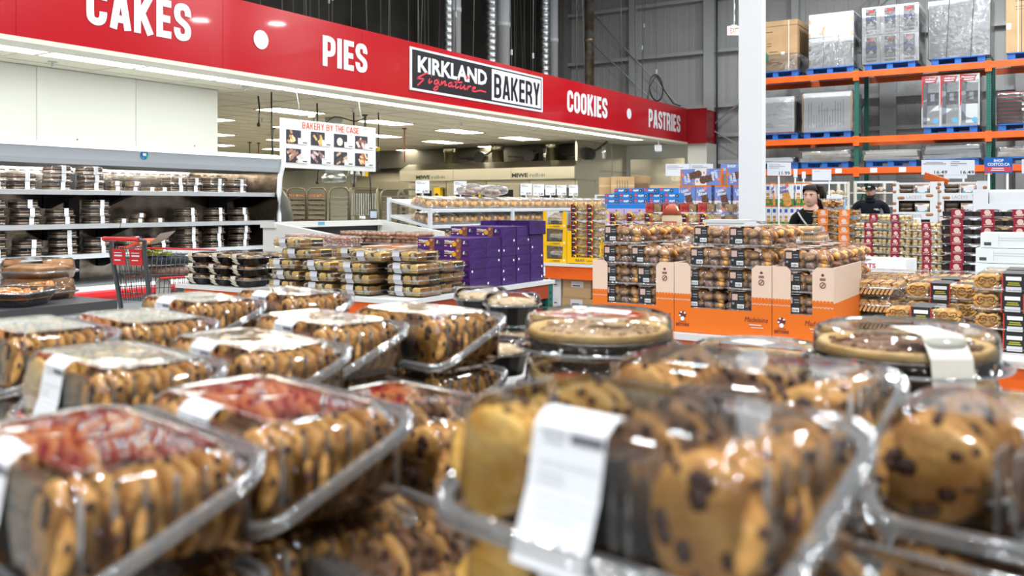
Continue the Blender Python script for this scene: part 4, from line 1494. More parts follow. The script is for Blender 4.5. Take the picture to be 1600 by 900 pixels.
# ================================================================ snack boxes beside the column
LB_BLUE = mat('box_periwinkle', (0.18, 0.27, 0.62), 0.4)
LB_WHITE = mat('box_white', (0.80, 0.82, 0.84), 0.4)
LB_ORANGE = mat('box_orange_band', (0.75, 0.20, 0.02), 0.4)
MUFF = mat('muffin_print', (0.07, 0.03, 0.02), 0.6, col2=(0.18, 0.09, 0.06), cscale=60)
MUFG = mat('muffin_gold_print', (0.60, 0.25, 0.04), 0.6, col2=(0.72, 0.36, 0.08), cscale=30)
LBTXT = mat('box_white_script', (0.86, 0.88, 0.95), 0.4)
GRASSP = mat('box_green_foot', (0.05, 0.25, 0.03), 0.5)
PINKD = mat('box_pink_dot', (0.75, 0.25, 0.22), 0.5)
BLTXT = mat('box_blue_script', (0.05, 0.10, 0.45), 0.4)


def snack_proto(kind):
    t = thing('snack_box', 'x', 'snack box')
    w, d, h = 0.235, 0.075, 0.305
    body, foot, mf = (LB_BLUE, LB_WHITE, MUFF) if kind == 0 else (LB_WHITE, GRASSP, MUFG)
    b = MB()
    b.box(-w / 2, w / 2, 0, d, 0, h * 0.28, 1)
    b.box(-w / 2, w / 2, 0, d, h * 0.28, h * 0.93, 0)
    b.box(-w / 2, w / 2, 0, d, h * 0.93, h, 2)
    b.build('carton', [body, foot, LB_ORANGE], t)
    b = MB()
    for s in range(3):
        b.disc(w * 0.17 - 0.012 * s, h * (0.12 + 0.19 * s), 0.056, -0.0012 - 0.0004 * s, 0, 14, 0.058 - 0.004 * s)
    for x, z in ((-0.06, 0.05), (-0.09, 0.11), (-0.02, 0.09)):
        b.obox((x, -0.0012, z), (0.03, 0.0006, 0.025), (0, x * 9, 0), 1)
    b.build('muffin_print', [mf, PINKD], t)
    b = MB()
    b.text('Little', -0.035, h * 0.66, 0.042, -0.003, 0, w=0.11, bold=0.03, slant=0.2)
    b.text('Bites', -0.01, h * 0.50, 0.045, -0.003, 0, w=0.125, bold=0.03, slant=0.2)
    b.disc(0.03, h * 0.86, 0.026, -0.0035, 1, 12)
    b.build('lettering', [LBTXT if kind == 0 else BLTXT, PINKD], t)
    b = MB()
    for s in (-1, 1):                                  # narrow sides: small muffin column and mark
        for q in range(3):
            b.add([(s * (w / 2 + 0.001), 0.016 if s > 0 else 0.06, h * (.1 + .16 * q)), (s * (w / 2 + 0.001), 0.06 if s > 0 else 0.016, h * (.1 + .16 * q)), (s * (w / 2 + 0.001), 0.06 if s > 0 else 0.016, h * (.22 + .16 * q)), (s * (w / 2 + 0.001), 0.016 if s > 0 else 0.06, h * (.22 + .16 * q))], [(0, 1, 2, 3)], 0)
        b.add([(s * (w / 2 + 0.001), 0.018 if s > 0 else 0.058, h * .68), (s * (w / 2 + 0.001), 0.058 if s > 0 else 0.018, h * .68), (s * (w / 2 + 0.001), 0.058 if s > 0 else 0.018, h * .84), (s * (w / 2 + 0.001), 0.018 if s > 0 else 0.058, h * .84)], [(0, 1, 2, 3)], 1)
    b.build('side_print', [mf, BLTXT], t, kind='stuff')
    return Proto(t)


SNB, SNW = snack_proto(0), snack_proto(1)
sb0 = atD(1060, 319, 13.0)
BZ = 1.115
st = thing('display_plinth', 'white plinth under the blue snack boxes beside the column', 'plinth', (sb0.x, sb0.y, 0))
MB().box(-0.2, 0.98, 0.0, 0.6, 0, BZ - 0.005).build('body', WCARD, st)
MB().box(-0.22, 1.0, -0.02, 0.62, BZ - 0.045, BZ - 0.005).build('top_lip', LTGREY, st)
gx, gy = sb0.x, sb0.y + 0.04
for r_, z, xs in (('bottom', BZ, (0.0, 0.245, 0.50, 0.79)), ('middle', BZ + 0.308, (0.0, 0.242, 0.52, 0.80))):
    for i, x in enumerate(xs):
        for dq in range(2):
            SNB.place((gx + 0.12 + x, gy + (0.02 if i in (2, 4) else 0) + 0.16 * dq, z), 0, f'blue muffin snack box, {ORD[i]} from left in the {r_} row, ' + ('second one deep' if dq else 'at the front'), 'blue muffin snack boxes by the column')
for i, (x, sgn) in enumerate(((0.16, 1), (0.47, -1), (0.84, 1))):
    SNB.place((gx + x + (0.153 if sgn > 0 else -0.153), gy + 0.02, BZ + 0.616 + 0.1175), 0, f'blue muffin snack box lying on its side on top, {ORD[i]} from left', 'blue muffin snack boxes by the column', rot=(0, -math.pi / 2 * sgn, 0))
# right of the column: white and green boxes
st = thing('display_plinth', 'grey plinth under the white and green snack boxes right of the column', 'plinth')
pw = atD(1197, 320, 12.2)
st.location = (pw.x, pw.y, 0)
MB().box(-0.25, 0.62, 0.0, 0.6, 0, BZ).build('body', LTGREY, st)
MB().box(-0.27, 0.64, -0.02, 0.62, BZ, BZ + 0.02).build('top_lip', WCARD, st)
for i in range(8):
    SNW.place((pw.x - 0.02 + i * 0.079, pw.y + 0.16, BZ + 0.022), math.pi / 2, f'white orange snack box edge-on, {ORD[i]} from the column in the bottom row', 'white snack boxes right of the column')
SNW.place((pw.x + 0.245, pw.y + 0.02, BZ + 0.33), 0, 'white and green muffin snack box facing the front in the top row', 'white snack boxes right of the column')
for i, k in enumerate((-0.03, 0.05, 0.46, 0.54)):
    SNW.place((pw.x + k, pw.y + 0.16, BZ + 0.33), math.pi / 2, f'white orange snack box edge-on, {ORD[i]} from the column in the top row', 'white snack boxes right of the column')

# ================================================================ almond cookie cases (white printed shelf boxes)
ALM = mat('almond_print', (0.36, 0.13, 0.04), 0.6, col2=(0.48, 0.22, 0.08), cscale=30)
LACEW = mat('shelf_box_white', (0.74, 0.75, 0.76), 0.5)
DKCOOK = mat('dark_cookie_pack', (0.06, 0.035, 0.02), 0.3, col2=(0.16, 0.10, 0.05), cscale=12)
LAC = []


def lacey_proto():
    t = thing('cookie_case', 'x', 'cookie case')
    w, d, h = 0.485, 0.38, 0.212
    wx0, wx1, wz0, wz1 = -w * 0.37, w * 0.30, h * 0.40, h * 0.98
    b = MB()
    b.box(-w / 2, wx0, 0, 0.006, 0, h)
    b.box(wx1, w / 2, 0, 0.006, 0, h)
    b.box(wx0, wx1, 0, 0.006, 0, wz0)
    b.build('front', LACEW, t)
    b = MB()
    b.box(-w / 2, -w / 2 + 0.005, 0.006, d, 0, h)
    b.box(w / 2 - 0.005, w / 2, 0.006, d, 0, h)
    b.box(-w / 2, w / 2, d - 0.005, d, 0, h)
    b.box(-w / 2, w / 2, 0.006, d, 0, 0.005)
    b.build('carton', LACEW, t)
    b = MB()
    for x, z in ((-0.155, 0.03), (0.14, 0.055), (-0.225, 0.10), (-0.225, 0.18), (0.225, 0.14)):
        b.ball((x, -0.0005, z), (0.042 if abs(x) < 0.2 else 0.022, 0.0015, 0.023), 10, 4)
    b.build('almond_print', ALM, t, kind='stuff')
    MB().text('LACEYS', -0.02, h * 0.10, 0.036, -0.001, 0, w=0.155).build('lettering', GREYINK, t)
    b = MB()
    for x in (-0.11, 0.07):
        for q in range(2):
            b.loft([rr(0.13, 0.18, 0.02, 3, 0.08 + q * 0.055, x, 0.13), rr(0.15, 0.2, 0.02, 3, 0.128 + q * 0.055, x, 0.13)], 0)
    b.build('cookie_pack', DKCOOK, t)
    b = MB()
    b.loft([rr(0.15, 0.02, 0.008, 3, 0.07, 0.065, 0.02), rr(0.16, 0.02, 0.008, 3, 0.185, 0.065, 0.02)], 0)
    b.rect(0.015, 0.115, 0.09, 0.16, 0.009, 1)
    b.rect(0.005, 0.03, 0.085, 0.105, 0.008, 2)
    b.rect(0.09, 0.115, 0.085, 0.105, 0.008, 2)
    b.build('front_pack', [mat('pack_copper', (0.40, 0.30, 0.24), 0.25, 0.6), LACEW, mat('teal_print', (0.02, 0.40, 0.50), 0.5)], t)
    return Proto(t)


LACP = lacey_proto()
lz = [0.86 + 0.2125 * k for k in range(4)]
pa = atD(1431, 312, 10.1)
pb = atD(1503, 312, 9.85)
tb = thing('display_table', 'white table carrying the almond cookie cases', 'table', ((pa.x + pb.x) / 2, pa.y, 0))
MB().box(-0.75, 0.75, -0.05, 0.6, 0.82, 0.855).build('top', LTGREY, tb)
for sx in (-0.7, 0.7):
    for sy in (0.0, 0.55):
        MB().box(sx - 0.03, sx + 0.03, sy - 0.03, sy + 0.03, 0, 0.82).build('leg', GREEN, tb)
lx = pa.x
for c_, x in enumerate((pa.x, pb.x + 0.0)):
    for k in range(4):
        LACP.place((x, pa.y, lz[k]), 0, f'white almond cookie case, {lev(k, 4)} in the ' + ('first' if c_ == 0 else 'second') + ' stack from the column', 'white almond cookie cases')
o = MB().obox((0, 0, 0), (0.26, 0.012, 0.09), (0.5, 0.35, 0)).build('orange_card', mat('card_orange', (0.85, 0.17, 0.04), 0.4), None, (pa.x + 0.20, pa.y + 0.06, lz[3] + 0.24))
tag(o, 'orange printed card standing tilted on the first almond cookie stack', 'card')
# plain white cartons to the right of them
pc = atD(1570, 320, 8.6)
WMB = mat('white_carton', (0.64, 0.66, 0.69), 0.5)
for k, (z, h, l) in enumerate(((0.9, 0.20, 'white carton with an open front, lowest of the white stack by the blue sign'), (1.105, 0.26, 'white carton with red round mark, in the stack by the blue sign'), (1.37, 0.23, 'white carton with cut-away flap, topmost of the stack by the blue sign'))):
    t = thing('white_carton', l, 'carton', (pc.x, pc.y, z), math.radians(6))
    b = MB()
    b.box(-0.27, 0.27, 0, 0.36, 0, h * 0.4)
    b.box(-0.27, -0.14, 0, 0.36, h * 0.4, h)
    b.box(-0.14, 0.27, 0.25, 0.36, h * 0.4, h)
    b.build('carton', WMB, t)
    b = MB()
    b.box(-0.13, 0.25, 0.06, 0.24, h * 0.4, h * 0.85)
    b.build('inner_pack', [LTGREY, CARD, WMB][k], t)
    if k == 1:
        b = MB()
        b.tube([(-0.13 + 0.027 * math.cos(a), -0.003, 0.065 + 0.027 * math.sin(a)) for a in [q * math.pi / 8 for q in range(16)]], 0.006, 4, 0, True)
        b.bar((-0.148, -0.003, 0.083), (-0.112, -0.003, 0.047), 0.006)
        b.build('red_mark', REDINK, t)
tb = thing('display_table', 'grey table under the white cartons by the blue sign', 'table', (pc.x, pc.y, 0), math.radians(6))
MB().box(-0.4, 0.5, -0.05, 0.5, 0.86, 0.895).build('top', LTGREY, tb)
for sx in (-0.35, 0.45):
    for sy in (0.0, 0.45):
        MB().box(sx - 0.03, sx + 0.03, sy - 0.03, sy + 0.03, 0, 0.86).build('leg', GREEN, tb)

# ================================================================ bread racks behind the people
LOAF = mat('bag_loaf', (0.62, 0.45, 0.28), 0.4, col2=(0.78, 0.72, 0.62), cscale=6)


def bread_rack(x0, x1, ytop, D, label, shelves, tint):
    a, b_ = atD(x0, ytop, D), atD(x1, ytop, D)
    L = (b_ - a).xy.length
    ang = math.atan2(b_.y - a.y, b_.x - a.x)
    t = thing('bread_rack', label, 'rack', (a.x, a.y, 0), ang)
    for x in (0, L):
        for y in (0, 0.5):
            MB().box(x - 0.025, x + 0.025, y - 0.025, y + 0.025, 0, a.z).build('post', mat('rack_ivory', (0.62, 0.60, 0.52), 0.4), t)
    MB().box(0, L, -0.02, 0.02, a.z - 0.04, a.z).build('top_bar', WCARD, t)
    for i, z in enumerate(shelves):
        MB().box(0, L, -0.02, 0.5, z - 0.03, z).build('shelf', mat('rack_ivory', (0.62, 0.60, 0.52), 0.4), t)
        n = int(L / 0.16)
        for k in range(n):
            if rnd.random() < 0.12:
                continue
            g = MB()
            g.ball((0, 0, 0.055), (0.065, 0.13, 0.055), 10, 6)
            g.ball((0, -0.13, 0.06), (0.03, 0.05, 0.03), 6, 4)
            g.rect(-0.03, 0.03, 0.02, 0.045, -0.13, 1)
            M_ = Matrix.Translation((a.x, a.y, 0)) @ Matrix.Rotation(ang, 4, 'Z') @ Vector((0.1 + k * 0.16, 0.15, z + 0.001))
            o = g.build('bagged_loaf', [LOAF, tint], None, tuple(M_), ang)
            tag(o, f'bagged loaf, {ORD[k % 16]} from left on the {["top", "second", "third"][i]} shelf behind the ' + ('woman' if 'woman' in label else 'man'), 'bread', 'bagged loaves on the racks')


bread_rack(1243, 1325, 284, 17.2, 'ivory bread rack with white top bar behind the woman', (1.63, 1.36), mat('bag_yellow', (0.75, 0.50, 0.03), 0.4))
bread_rack(1336, 1398, 283, 17.6, 'ivory bread rack with bagged loaves behind the man', (1.70, 1.44), mat('bag_blue', (0.03, 0.10, 0.45), 0.4))
p = atD(1290, 322, 13)
for k in range(5):
    o = MB().box(-0.031, 0.031, 0, 0.2, 0, 0.17 - 0.01 * (k % 3)).box(-0.031, 0.031, -0.002, 0.0, 0, 0.06, 1).build('tall_carton', [LB_WHITE, REDINK], None, (p.x + k * 0.066 - 0.10, p.y + 0.04 * (k % 2), 1.435))
    tag(o, f'slim white and red carton right of the woman, {ORD[k]} from her', 'carton', 'slim cartons behind the woman')
st = thing('display_table', 'shelf table under the slim cartons behind the woman', 'table', (p.x, p.y, 0))
MB().box(-0.16, 0.22, -0.05, 0.4, 1.39, 1.432).build('top', LTGREY, st)
for sx in (-0.12, 0.18):
    MB().box(sx - 0.03, sx + 0.03, 0.1, 0.2, 0, 1.39).build('leg', LTGREY, st)
b0 = atD(1252, 322, 12.6)
for k in range(4):
    o = MB().box(-0.03, 0.03, 0, 0.18, 0, 0.30).box(-0.022, 0.022, -0.002, 0, 0.08, 0.2, 1).build('blue_carton', [mat('deep_blue', (0.01, 0.06, 0.40), 0.4), PAPER], None, (b0.x - 0.07 + k * 0.065, b0.y, 1.43))
    tag(o, f'narrow deep blue carton left of the woman, {ORD[k]} from the column', 'carton', 'deep blue cartons beside the woman')
st = thing('display_table', 'shelf table under the deep blue cartons left of the woman', 'table', (b0.x, b0.y, 0))
MB().box(-0.15, 0.2, -0.05, 0.5, 1.39, 1.428).build('top', LTGREY, st)
MB().box(-0.13, 0.18, 0.1, 0.4, 0, 1.39).build('leg', LTGREY, st)
# ================================================================ bakery interior: ovens with hood
OVY = 20.6
ov = thing('roll_in_ovens', 'stainless block of roll-in bakery ovens under a long hood, deep in the bakery', 'ovens', (0, 0, 0))
GLASSD = mat('oven_glass', (0.02, 0.02, 0.022), 0.15)
STD = mat('stainless_dull', (0.52, 0.48, 0.40), 0.35, 1.0, bump=0.04, bscale=2, stretch=(1, 1, 6))
YEL = mat('switch_yellow', (0.80, 0.50, 0.0), 0.4)
MB().box(-11.14, -11.08, OVY, 23.59, 0, 3.14).build('side_panel', STEEL, ov)
sp = MB()
for y in (21.6, 22.65):
    sp.box(-11.08, -11.072, y - 0.012, y + 0.012, 0, 3.13)
sp.box(-11.08, -11.07, OVY, 23.59, 2.36, 2.39)
sp.build('panel_seams', STD, ov, kind='stuff')
MB().box(-24, -11.14, 21.7, 21.8, 2.6, 3.14).build('recess_back', mat('recess_shade', (0.10, 0.09, 0.075), 0.7), ov)  # dark sheet carries the gloom of the open recess in its colour
h = MB()
h.prism([(OVY - 0.35, 2.13), (OVY - 0.35, 2.44), (OVY + 0.05, 2.63), (21.7, 2.66), (21.7, 2.10)], -16.75, -10.98, 'x')
h.build('hood', STEEL, ov)
for k in range(1, 3):
    x = -16.75 + 5.77 * k / 3
    MB().box(x - 0.006, x + 0.006, OVY - 0.356, OVY - 0.345, 2.13, 2.44).build('hood_seam', STD, ov)
for px in (666, 818):
    p = atY(px, 277, OVY - 0.36)
    g = MB()
    g.text('MIWE', p.x - 0.12, 2.19, 0.10, OVY - 0.357, 0, w=0.5, bold=0.04)
    g.text('roll-in', p.x + 0.42, 2.19, 0.10, OVY - 0.357, 1, w=0.46)
    g.build('lettering', [BLACK, DKGREY], ov)
for k in range(4):
    x0 = -16.7 + k * 1.39
    MB().box(x0, x0 + 1.37, OVY, 21.7, 0, 2.12).build('oven_body', STEEL, ov)
    dr = MB().box(x0 + 0.16, x0 + 1.10, OVY - 0.06, OVY - 0.002, 0.15, 2.0).build('oven_door', STD, ov)
    MB().box(x0 + 0.36, x0 + 0.90, OVY - 0.066, OVY - 0.06, 0.6, 1.86).build('window_pane', GLASSD, dr)
    MB().tube([(x0 + 1.02, OVY - 0.07, 0.9), (x0 + 1.02, OVY - 0.13, 0.95), (x0 + 1.02, OVY - 0.13, 1.5), (x0 + 1.02, OVY - 0.07, 1.55)], 0.018, 6).build('handle', CHROME, dr)
    MB().box(x0 + 1.14, x0 + 1.32, OVY - 0.03, OVY, 1.2, 1.9).build('control_panel', DKGREY, ov)
    if k in (0, 1):
        yb = MB().box(x0 + 1.05, x0 + 1.28, OVY - 0.16, OVY - 0.03, 1.55, 1.95).build('switch_box', YEL, ov)
        MB().cyl((x0 + 1.16, OVY - 0.17, 1.72), (x0 + 1.16, OVY - 0.15, 1.72), 0.06, 12).build('dial', BLACK, yb)
for k, px in enumerate((703, 778, 863)):
    p = atY(px, 240, 21.1)
    g = MB()
    g.lathe([(0.17, 2.60), (0.17, 2.98), (0.20, 2.98), (0.20, 3.16)], 16)
    o = g.build('exhaust_duct', [mat('polished_duct', (0.72, 0.68, 0.55), 0.2, 1.0)], ov, (p.x, p.y, 0))
    g = MB()
    g.box(0.45, 1.0, 0, 0.25, 2.72, 2.82)
    g.cyl((0.9, -0.05, 2.8), (0.9, 0.2, 2.8), 0.17, 12)
    g.tube([(0.2, 0, 2.8), (0.7, 0, 2.76), (1.2, 0, 2.9), (1.5, 0, 3.1)], 0.03, 5)
    g.build('blower', BLACK, ov, (p.x + 0.15, p.y, 0))
    MB().cyl((0, 0, 2.66), (0, 0, 2.98), 0.07, 8).build('small_pipe', CHROME, ov, (p.x + 1.55, p.y, 0))
# second hood, dull, left of the ovens
h2 = thing('wall_hood', 'dull stainless hood panel on the bakery wall left of the ovens', 'hood', (0, 0, 0))
a, b_ = atY(560, 262, 22.6), atY(668, 262, 22.6)
MB().prism([(22.2, 1.95), (22.2, 2.2), (22.3, 2.62), (23.58, 2.62), (23.58, 1.95)], a.x, b_.x + 0.6, 'x').build('hood', STD, h2)
MB().box(a.x - 1, b_.x + 0.6, 23.5, 23.59, 0.0, 1.95).build('back_sheet', mat('wall_steel_dull', (0.45, 0.42, 0.36), 0.4, 0.8), h2)

# ---------------------------------------------------------------- rolling pan racks
RACKM = mat('rack_steel', (0.22, 0.20, 0.16), 0.35, 0.8)
PANM = mat('sheet_pan', (0.30, 0.28, 0.24), 0.35, 0.7)
BROWNIE = mat('baked_brown', (0.05, 0.022, 0.012), 0.7, col2=(0.12, 0.05, 0.025), cscale=12)
REDBAKE = mat('baked_red', (0.40, 0.09, 0.04), 0.6, col2=(0.55, 0.25, 0.12), cscale=12)


def pan_rack(px, D, label, filled, w=0.44, ztop=1.86):
    p = atD(px, HOR, D)
    t = thing('bun_pan_rack', label, 'rack', (p.x, p.y, 0), YAW + 0.2)
    for y in (0.0, 0.4):
        MB().tube([(-w / 2, y, 0.1), (-w / 2, y, ztop - 0.1), (-w / 2 + 0.05, y, ztop - 0.02), (-w / 2 + 0.12, y, ztop), (w / 2 - 0.12, y, ztop), (w / 2 - 0.05, y, ztop - 0.02), (w / 2, y, ztop - 0.1), (w / 2, y, 0.1)], 0.022, 6).build('frame_hoop', RACKM, t)
    for k in range(11):
        z = 0.45 + k * 0.118
        pn = MB().box(-w / 2 + 0.01, w / 2 - 0.01, -0.01, 0.42, z, z + 0.006).box(-w / 2 + 0.01, w / 2 - 0.01, -0.015, -0.005, z, z + 0.026).build('pan', PANM, t)
        if filled and (k > 2):
            g = MB()
            for q in range(5):
                g.ball((-w / 2 + 0.07 + q * (w - 0.14) / 4, 0.05, z + 0.03), (0.05, 0.06, 0.045 + rnd.random() * .01), 7, 4)
                g.ball((-w / 2 + 0.07 + q * (w - 0.14) / 4, 0.25, z + 0.03), (0.045, 0.06, 0.03), 6, 4)
            g.build('baked_goods', REDBAKE if k >= 10 else BROWNIE, pn, kind='stuff')
    for sx in (-1, 1):
        for y in (0, 0.4):
            MB().cyl((sx * w / 2 - 0.012, y, 0.05), (sx * w / 2 + 0.012, y, 0.05), 0.05, 10).build('caster', BLACK, t)


pan_rack(437, 22.6, 'bun pan rack of dark pastries, nearest the cake case end', True)
pan_rack(463, 21.8, 'bun pan rack of dark pastries, second from the cake case', True)
pan_rack(495, 21.6, 'bun pan rack of dark pastries, third from the cake case', True)
pan_rack(530, 21.2, 'empty-looking pale bun pan rack beside the upright sheet pans', False)
pan_rack(614, 20.6, 'bun pan rack of pans left of the croissant stand', False, 0.52, 1.80)
pan_rack(642, 20.0, 'bun pan rack of pans just behind the croissant stand', False, 0.52, 1.80)
p = atD(569, HOR, 21.5)
t = thing('pan_cart', 'cart holding upright white sheet pans between the bun racks', 'cart', (p.x, p.y, 0), YAW + 0.2)
for x in (-0.32, 0.32):
    for y in (0, 0.6):
        MB().cyl((x, y, 0), (x, y, 1.86), 0.02, 6).build('post', RACKM, t)
MB().box(-0.32, 0.32, 0, 0.6, 1.18, 1.2).build('shelf', RACKM, t)
MB().box(-0.32, 0.32, 0, 0.6, 1.84, 1.86).build('top_shelf', RACKM, t)
for k in range(11):
    x = -0.29 + k * 0.054
    MB().box(x, x + 0.018, 0, 0.55, 1.2, 1.72).build('sheet_pan', LTGREY, t)

# spiral mixer, hanging fixtures and switch boxes
p = atD(421, HOR, 14.5)
t = thing('dough_mixer', 'grey-green dome of a dough mixer beside the case end', 'mixer', (p.x, p.y, 0))
MIX = mat('mixer_grey', (0.055, 0.06, 0.05), 0.4)
MB().lathe([(0.38, 0), (0.40, 0.9), (0.38, 1.25), (0.33, 1.52), (0.2, 1.72), (0.0001, 1.78)], 20).build('body', MIX, t)
MB().lathe([(0.405, 0.86), (0.42, 0.88), (0.405, 0.9)], 20).build('band', STD, t)
p = atD(522, HOR, 17.5)
t = thing('flour_duct', 'grey duct with wide collar coming down behind the hanging sign', 'duct', (p.x, p.y, 0))
MB().lathe([(0.17, 2.02), (0.17, 3.14)], 16).build('pipe', LTGREY, t)
MB().lathe([(0.2, 1.88), (0.24, 1.9), (0.24, 2.0), (0.17, 2.06)], 18).build('collar', GALV, t)
p = atD(553, HOR, 17.5)
t = thing('heat_lamp', 'small bell-shaped hanging lamp right of the grey duct', 'lamp', (p.x, p.y, 0))
MB().cyl((0, 0, 2.2), (0, 0, 3.14), 0.012, 6).build('stem', DKGREY, t)
MB().lathe([(0.03, 2.22), (0.07, 2.20), (0.12, 2.06), (0.14, 2.02), (0.06, 2.02), (0.05, 1.88)], 14).build('shade', GALV, t)
for k, (px, py, D, l) in enumerate(((424, 275, 13.5, 'yellow hanging switch box at the end of the cake case'), (571, 271, 17, 'yellow and grey hanging socket box below the sign'), (591, 233, 16.5, 'small yellow hook block right of the sign'))):
    p = atD(px, py, D)
    t = thing('hanging_socket', l, 'socket box', (p.x, p.y, p.z), YAW + 0.3)
    if k < 2:
        MB().box(-0.015, 0.05, -0.03, 0.03, -0.055, 0.05).build('yellow_box', YEL, t)
        MB().box(-0.06, -0.015, -0.03, 0.03, -0.05, 0.045).build('grey_box', DKGREY if k == 0 else LTGREY, t)
    else:
        MB().ball((0, 0, 0), (0.03, 0.03, 0.05)).build('yellow_box', YEL, t)
        MB().tube([(0, 0, -0.05), (0.01, 0, -0.2), (0.0, 0, -0.32), (0.02, 0, -0.4)], 0.022, 6).build('black_plug', BLACK, t)
    MB().tube([(0, 0, 0.05), (0.01, 0, 0.4), (0, 0, 3.15 - p.z)], 0.011, 5).build('cable', BLACK, t)
    if k == 1:
        MB().tube([(0.05, 0, 0.03), (0.09, 0, -0.1), (0.11, 0, -0.5), (0.12, 0, -0.95)], 0.012, 5).build('drop_cable', BLACK, t)
for k, (px, py, D) in enumerate(((496, 285, 15), (553, 290, 16.5), (404, 195, 14))):
    p = atD(px, py, D)
    tag(MB().tube([(0, 0, p.z), (0.02, 0, p.z + 0.25), (-0.01, 0, 3.15)], 0.014, 5).ball((0, 0, p.z), (0.03, 0.03, 0.04), 6, 4).build('hanging_cable', BLACK, None, (p.x, p.y, 0)),
        ['black plug cable hanging under the left half of the sign', 'dark pipe hanging under the right half of the sign', 'black cable drop between cream wall and sign'][k], 'cable')
p = atZ(490, 175, 3.15)
t = thing('ceiling_junction_box', 'small grey box on the ceiling with a drooping black cable, above the sign', 'junction box', (p.x, p.y, 3.15))
MB().box(-0.08, 0.08, -0.05, 0.05, -0.10, 0).build('box', GALV, t)
q = atZ(571, 181, 3.15) - p
MB().tube(cr([(0.0, -0.10), (0.02, -0.2), (0.15, -0.24), (0.45, -0.06), (0.8, -0.1), (1.0, -0.03)], 4) and [(q.x * u, q.y * u, z) for u, z in cr([(0.0, -0.10), (0.03, -0.24), (0.15, -0.26), (0.4, -0.06), (0.8, -0.12), (1.0, -0.03)], 4)], 0.011, 5).build('cable', BLACK, t)
p = atZ(1029, 219, 3.08)
t = thing('camera_box', 'small white device hanging under the end of the fascia', 'camera', (p.x, p.y, 3.07))
MB().box(-0.012, 0.012, -0.012, 0.012, -0.12, 0.08).build('stem', WCARD, t)
MB().obox((0, -0.02, -0.19), (0.16, 0.2, 0.13), (0.25, 0, 0.5)).build('housing', WCARD, t)
for k, (px, ptop, pbot, D) in enumerate(((570, 179, 200, 13), (427, 199, 240, 15), (390, 222, 245, 18), (404, 223, 248, 18), (632, 200, 230, 17))):
    a = atZ(px, ptop, 3.15)
    D2 = (a - Vector((0, 0, 3.15))).xy.length
    o = MB().cyl((0, 0, -0.75), (0, 0, 0), 0.014, 6).cyl((0, 0, -0.03), (0, 0, 0), 0.05, 8).build('drop_pipe', DKGREY if k < 3 else mat('rust_red', (0.30, 0.05, 0.03), 0.6), None, (a.x, a.y, 3.15))
    tag(o, ['thin dark drop pipe just above the sign top', 'thin drop pipe left of the sign', 'short dark drop pipe nearest the cream wall edge', 'short red drop pipe near the cream wall edge', 'red drop pipe between the ceiling panels right of the sign'][k], 'pipe')

# ---------------------------------------------------------------- white open cooler facing the aisle
CW = mat('cooler_white', (0.72, 0.72, 0.68), 0.35)
CZ = 1.268
ca, cb = atZ(425, 347, CZ), atZ(590, 343.6, CZ)
X0, YA, YB = (ca.x + cb.x) / 2, ca.y, cb.y
fr = atY(690, 362, YB)
X1 = fr.x
oc = thing('open_cooler', 'low white open-top cooler with sloping sides behind the cake table', 'cooler', (0, 0, 0))
MB().box(X0 - 0.1, X0, YA - 0.05, YB + 0.06, 0, CZ).box(X0 - 0.12, X0 + 0.10, YA - 0.07, YB + 0.08, CZ - 0.06, CZ).build('back_panel', CW, oc)
MB().box(X0, X0 + 0.02, YA, YB, 0.5, CZ - 0.07).build('inner_back', BLACK, oc)
for y in (YA - 0.05, YB):
    MB().prism([(X0, 0), (X1, 0), (X1, fr.z), (X0, CZ)], y, y + 0.06, 'y').build('side_panel', CW, oc)
MB().box(X0, X1, YA, YB, 0, 0.55).build('base', CW, oc)
MB().box(X1 - 0.03, X1, YA, YB, 0.5, 0.95).build('glass_front', clear_mat('cooler_glass', rough=0.02, k=1.0, bump=0.0), oc)
MB().box(X1 - 0.05, X1 + 0.02, YA - 0.05, YB + 0.06, 0.93, 0.97).build('front_rail', LTGREY, oc)
p = atX(502, 346, X0 + 0.1)
MB().box(0, 0.003, -0.05, 0.05, -0.015, 0.02).build('blue_sticker', mat('sticker_blue', (0.15, 0.40, 0.62), 0.4), oc, (X0 + 0.101, p.y, CZ - 0.025))
p = atD(583, 335, 11.2)
t = thing('order_tablet', 'black touch-screen tablet standing by the open cooler', 'tablet', (p.x, p.y, p.z), YAW + 0.2)
MB().obox((0, 0, 0.0), (0.105, 0.02, 0.12), (-0.3, 0, 0)).build('frame', BLACK, t)
MB().obox((0.004, -0.0125, -0.003), (0.08, 0.004, 0.09), (-0.3, 0, 0)).build('screen', mat('screen', (0.12, 0.16, 0.24), 0.2, emit=0.3), t)
MB().box(-0.01, 0.01, 0.0, 0.02, -p.z, -0.02).build('stand', DKGREY, t)
p = atX(571, 341, X0)
o = MB().lathe([(0.035, 0), (0.04, 0.03), (0.035, 0.045)], 12).build('round_dispenser', CW, None, (X0 - 0.05, p.y, CZ + 0.001))
tag(o, 'small white round dispenser on the open cooler edge', 'dispenser')

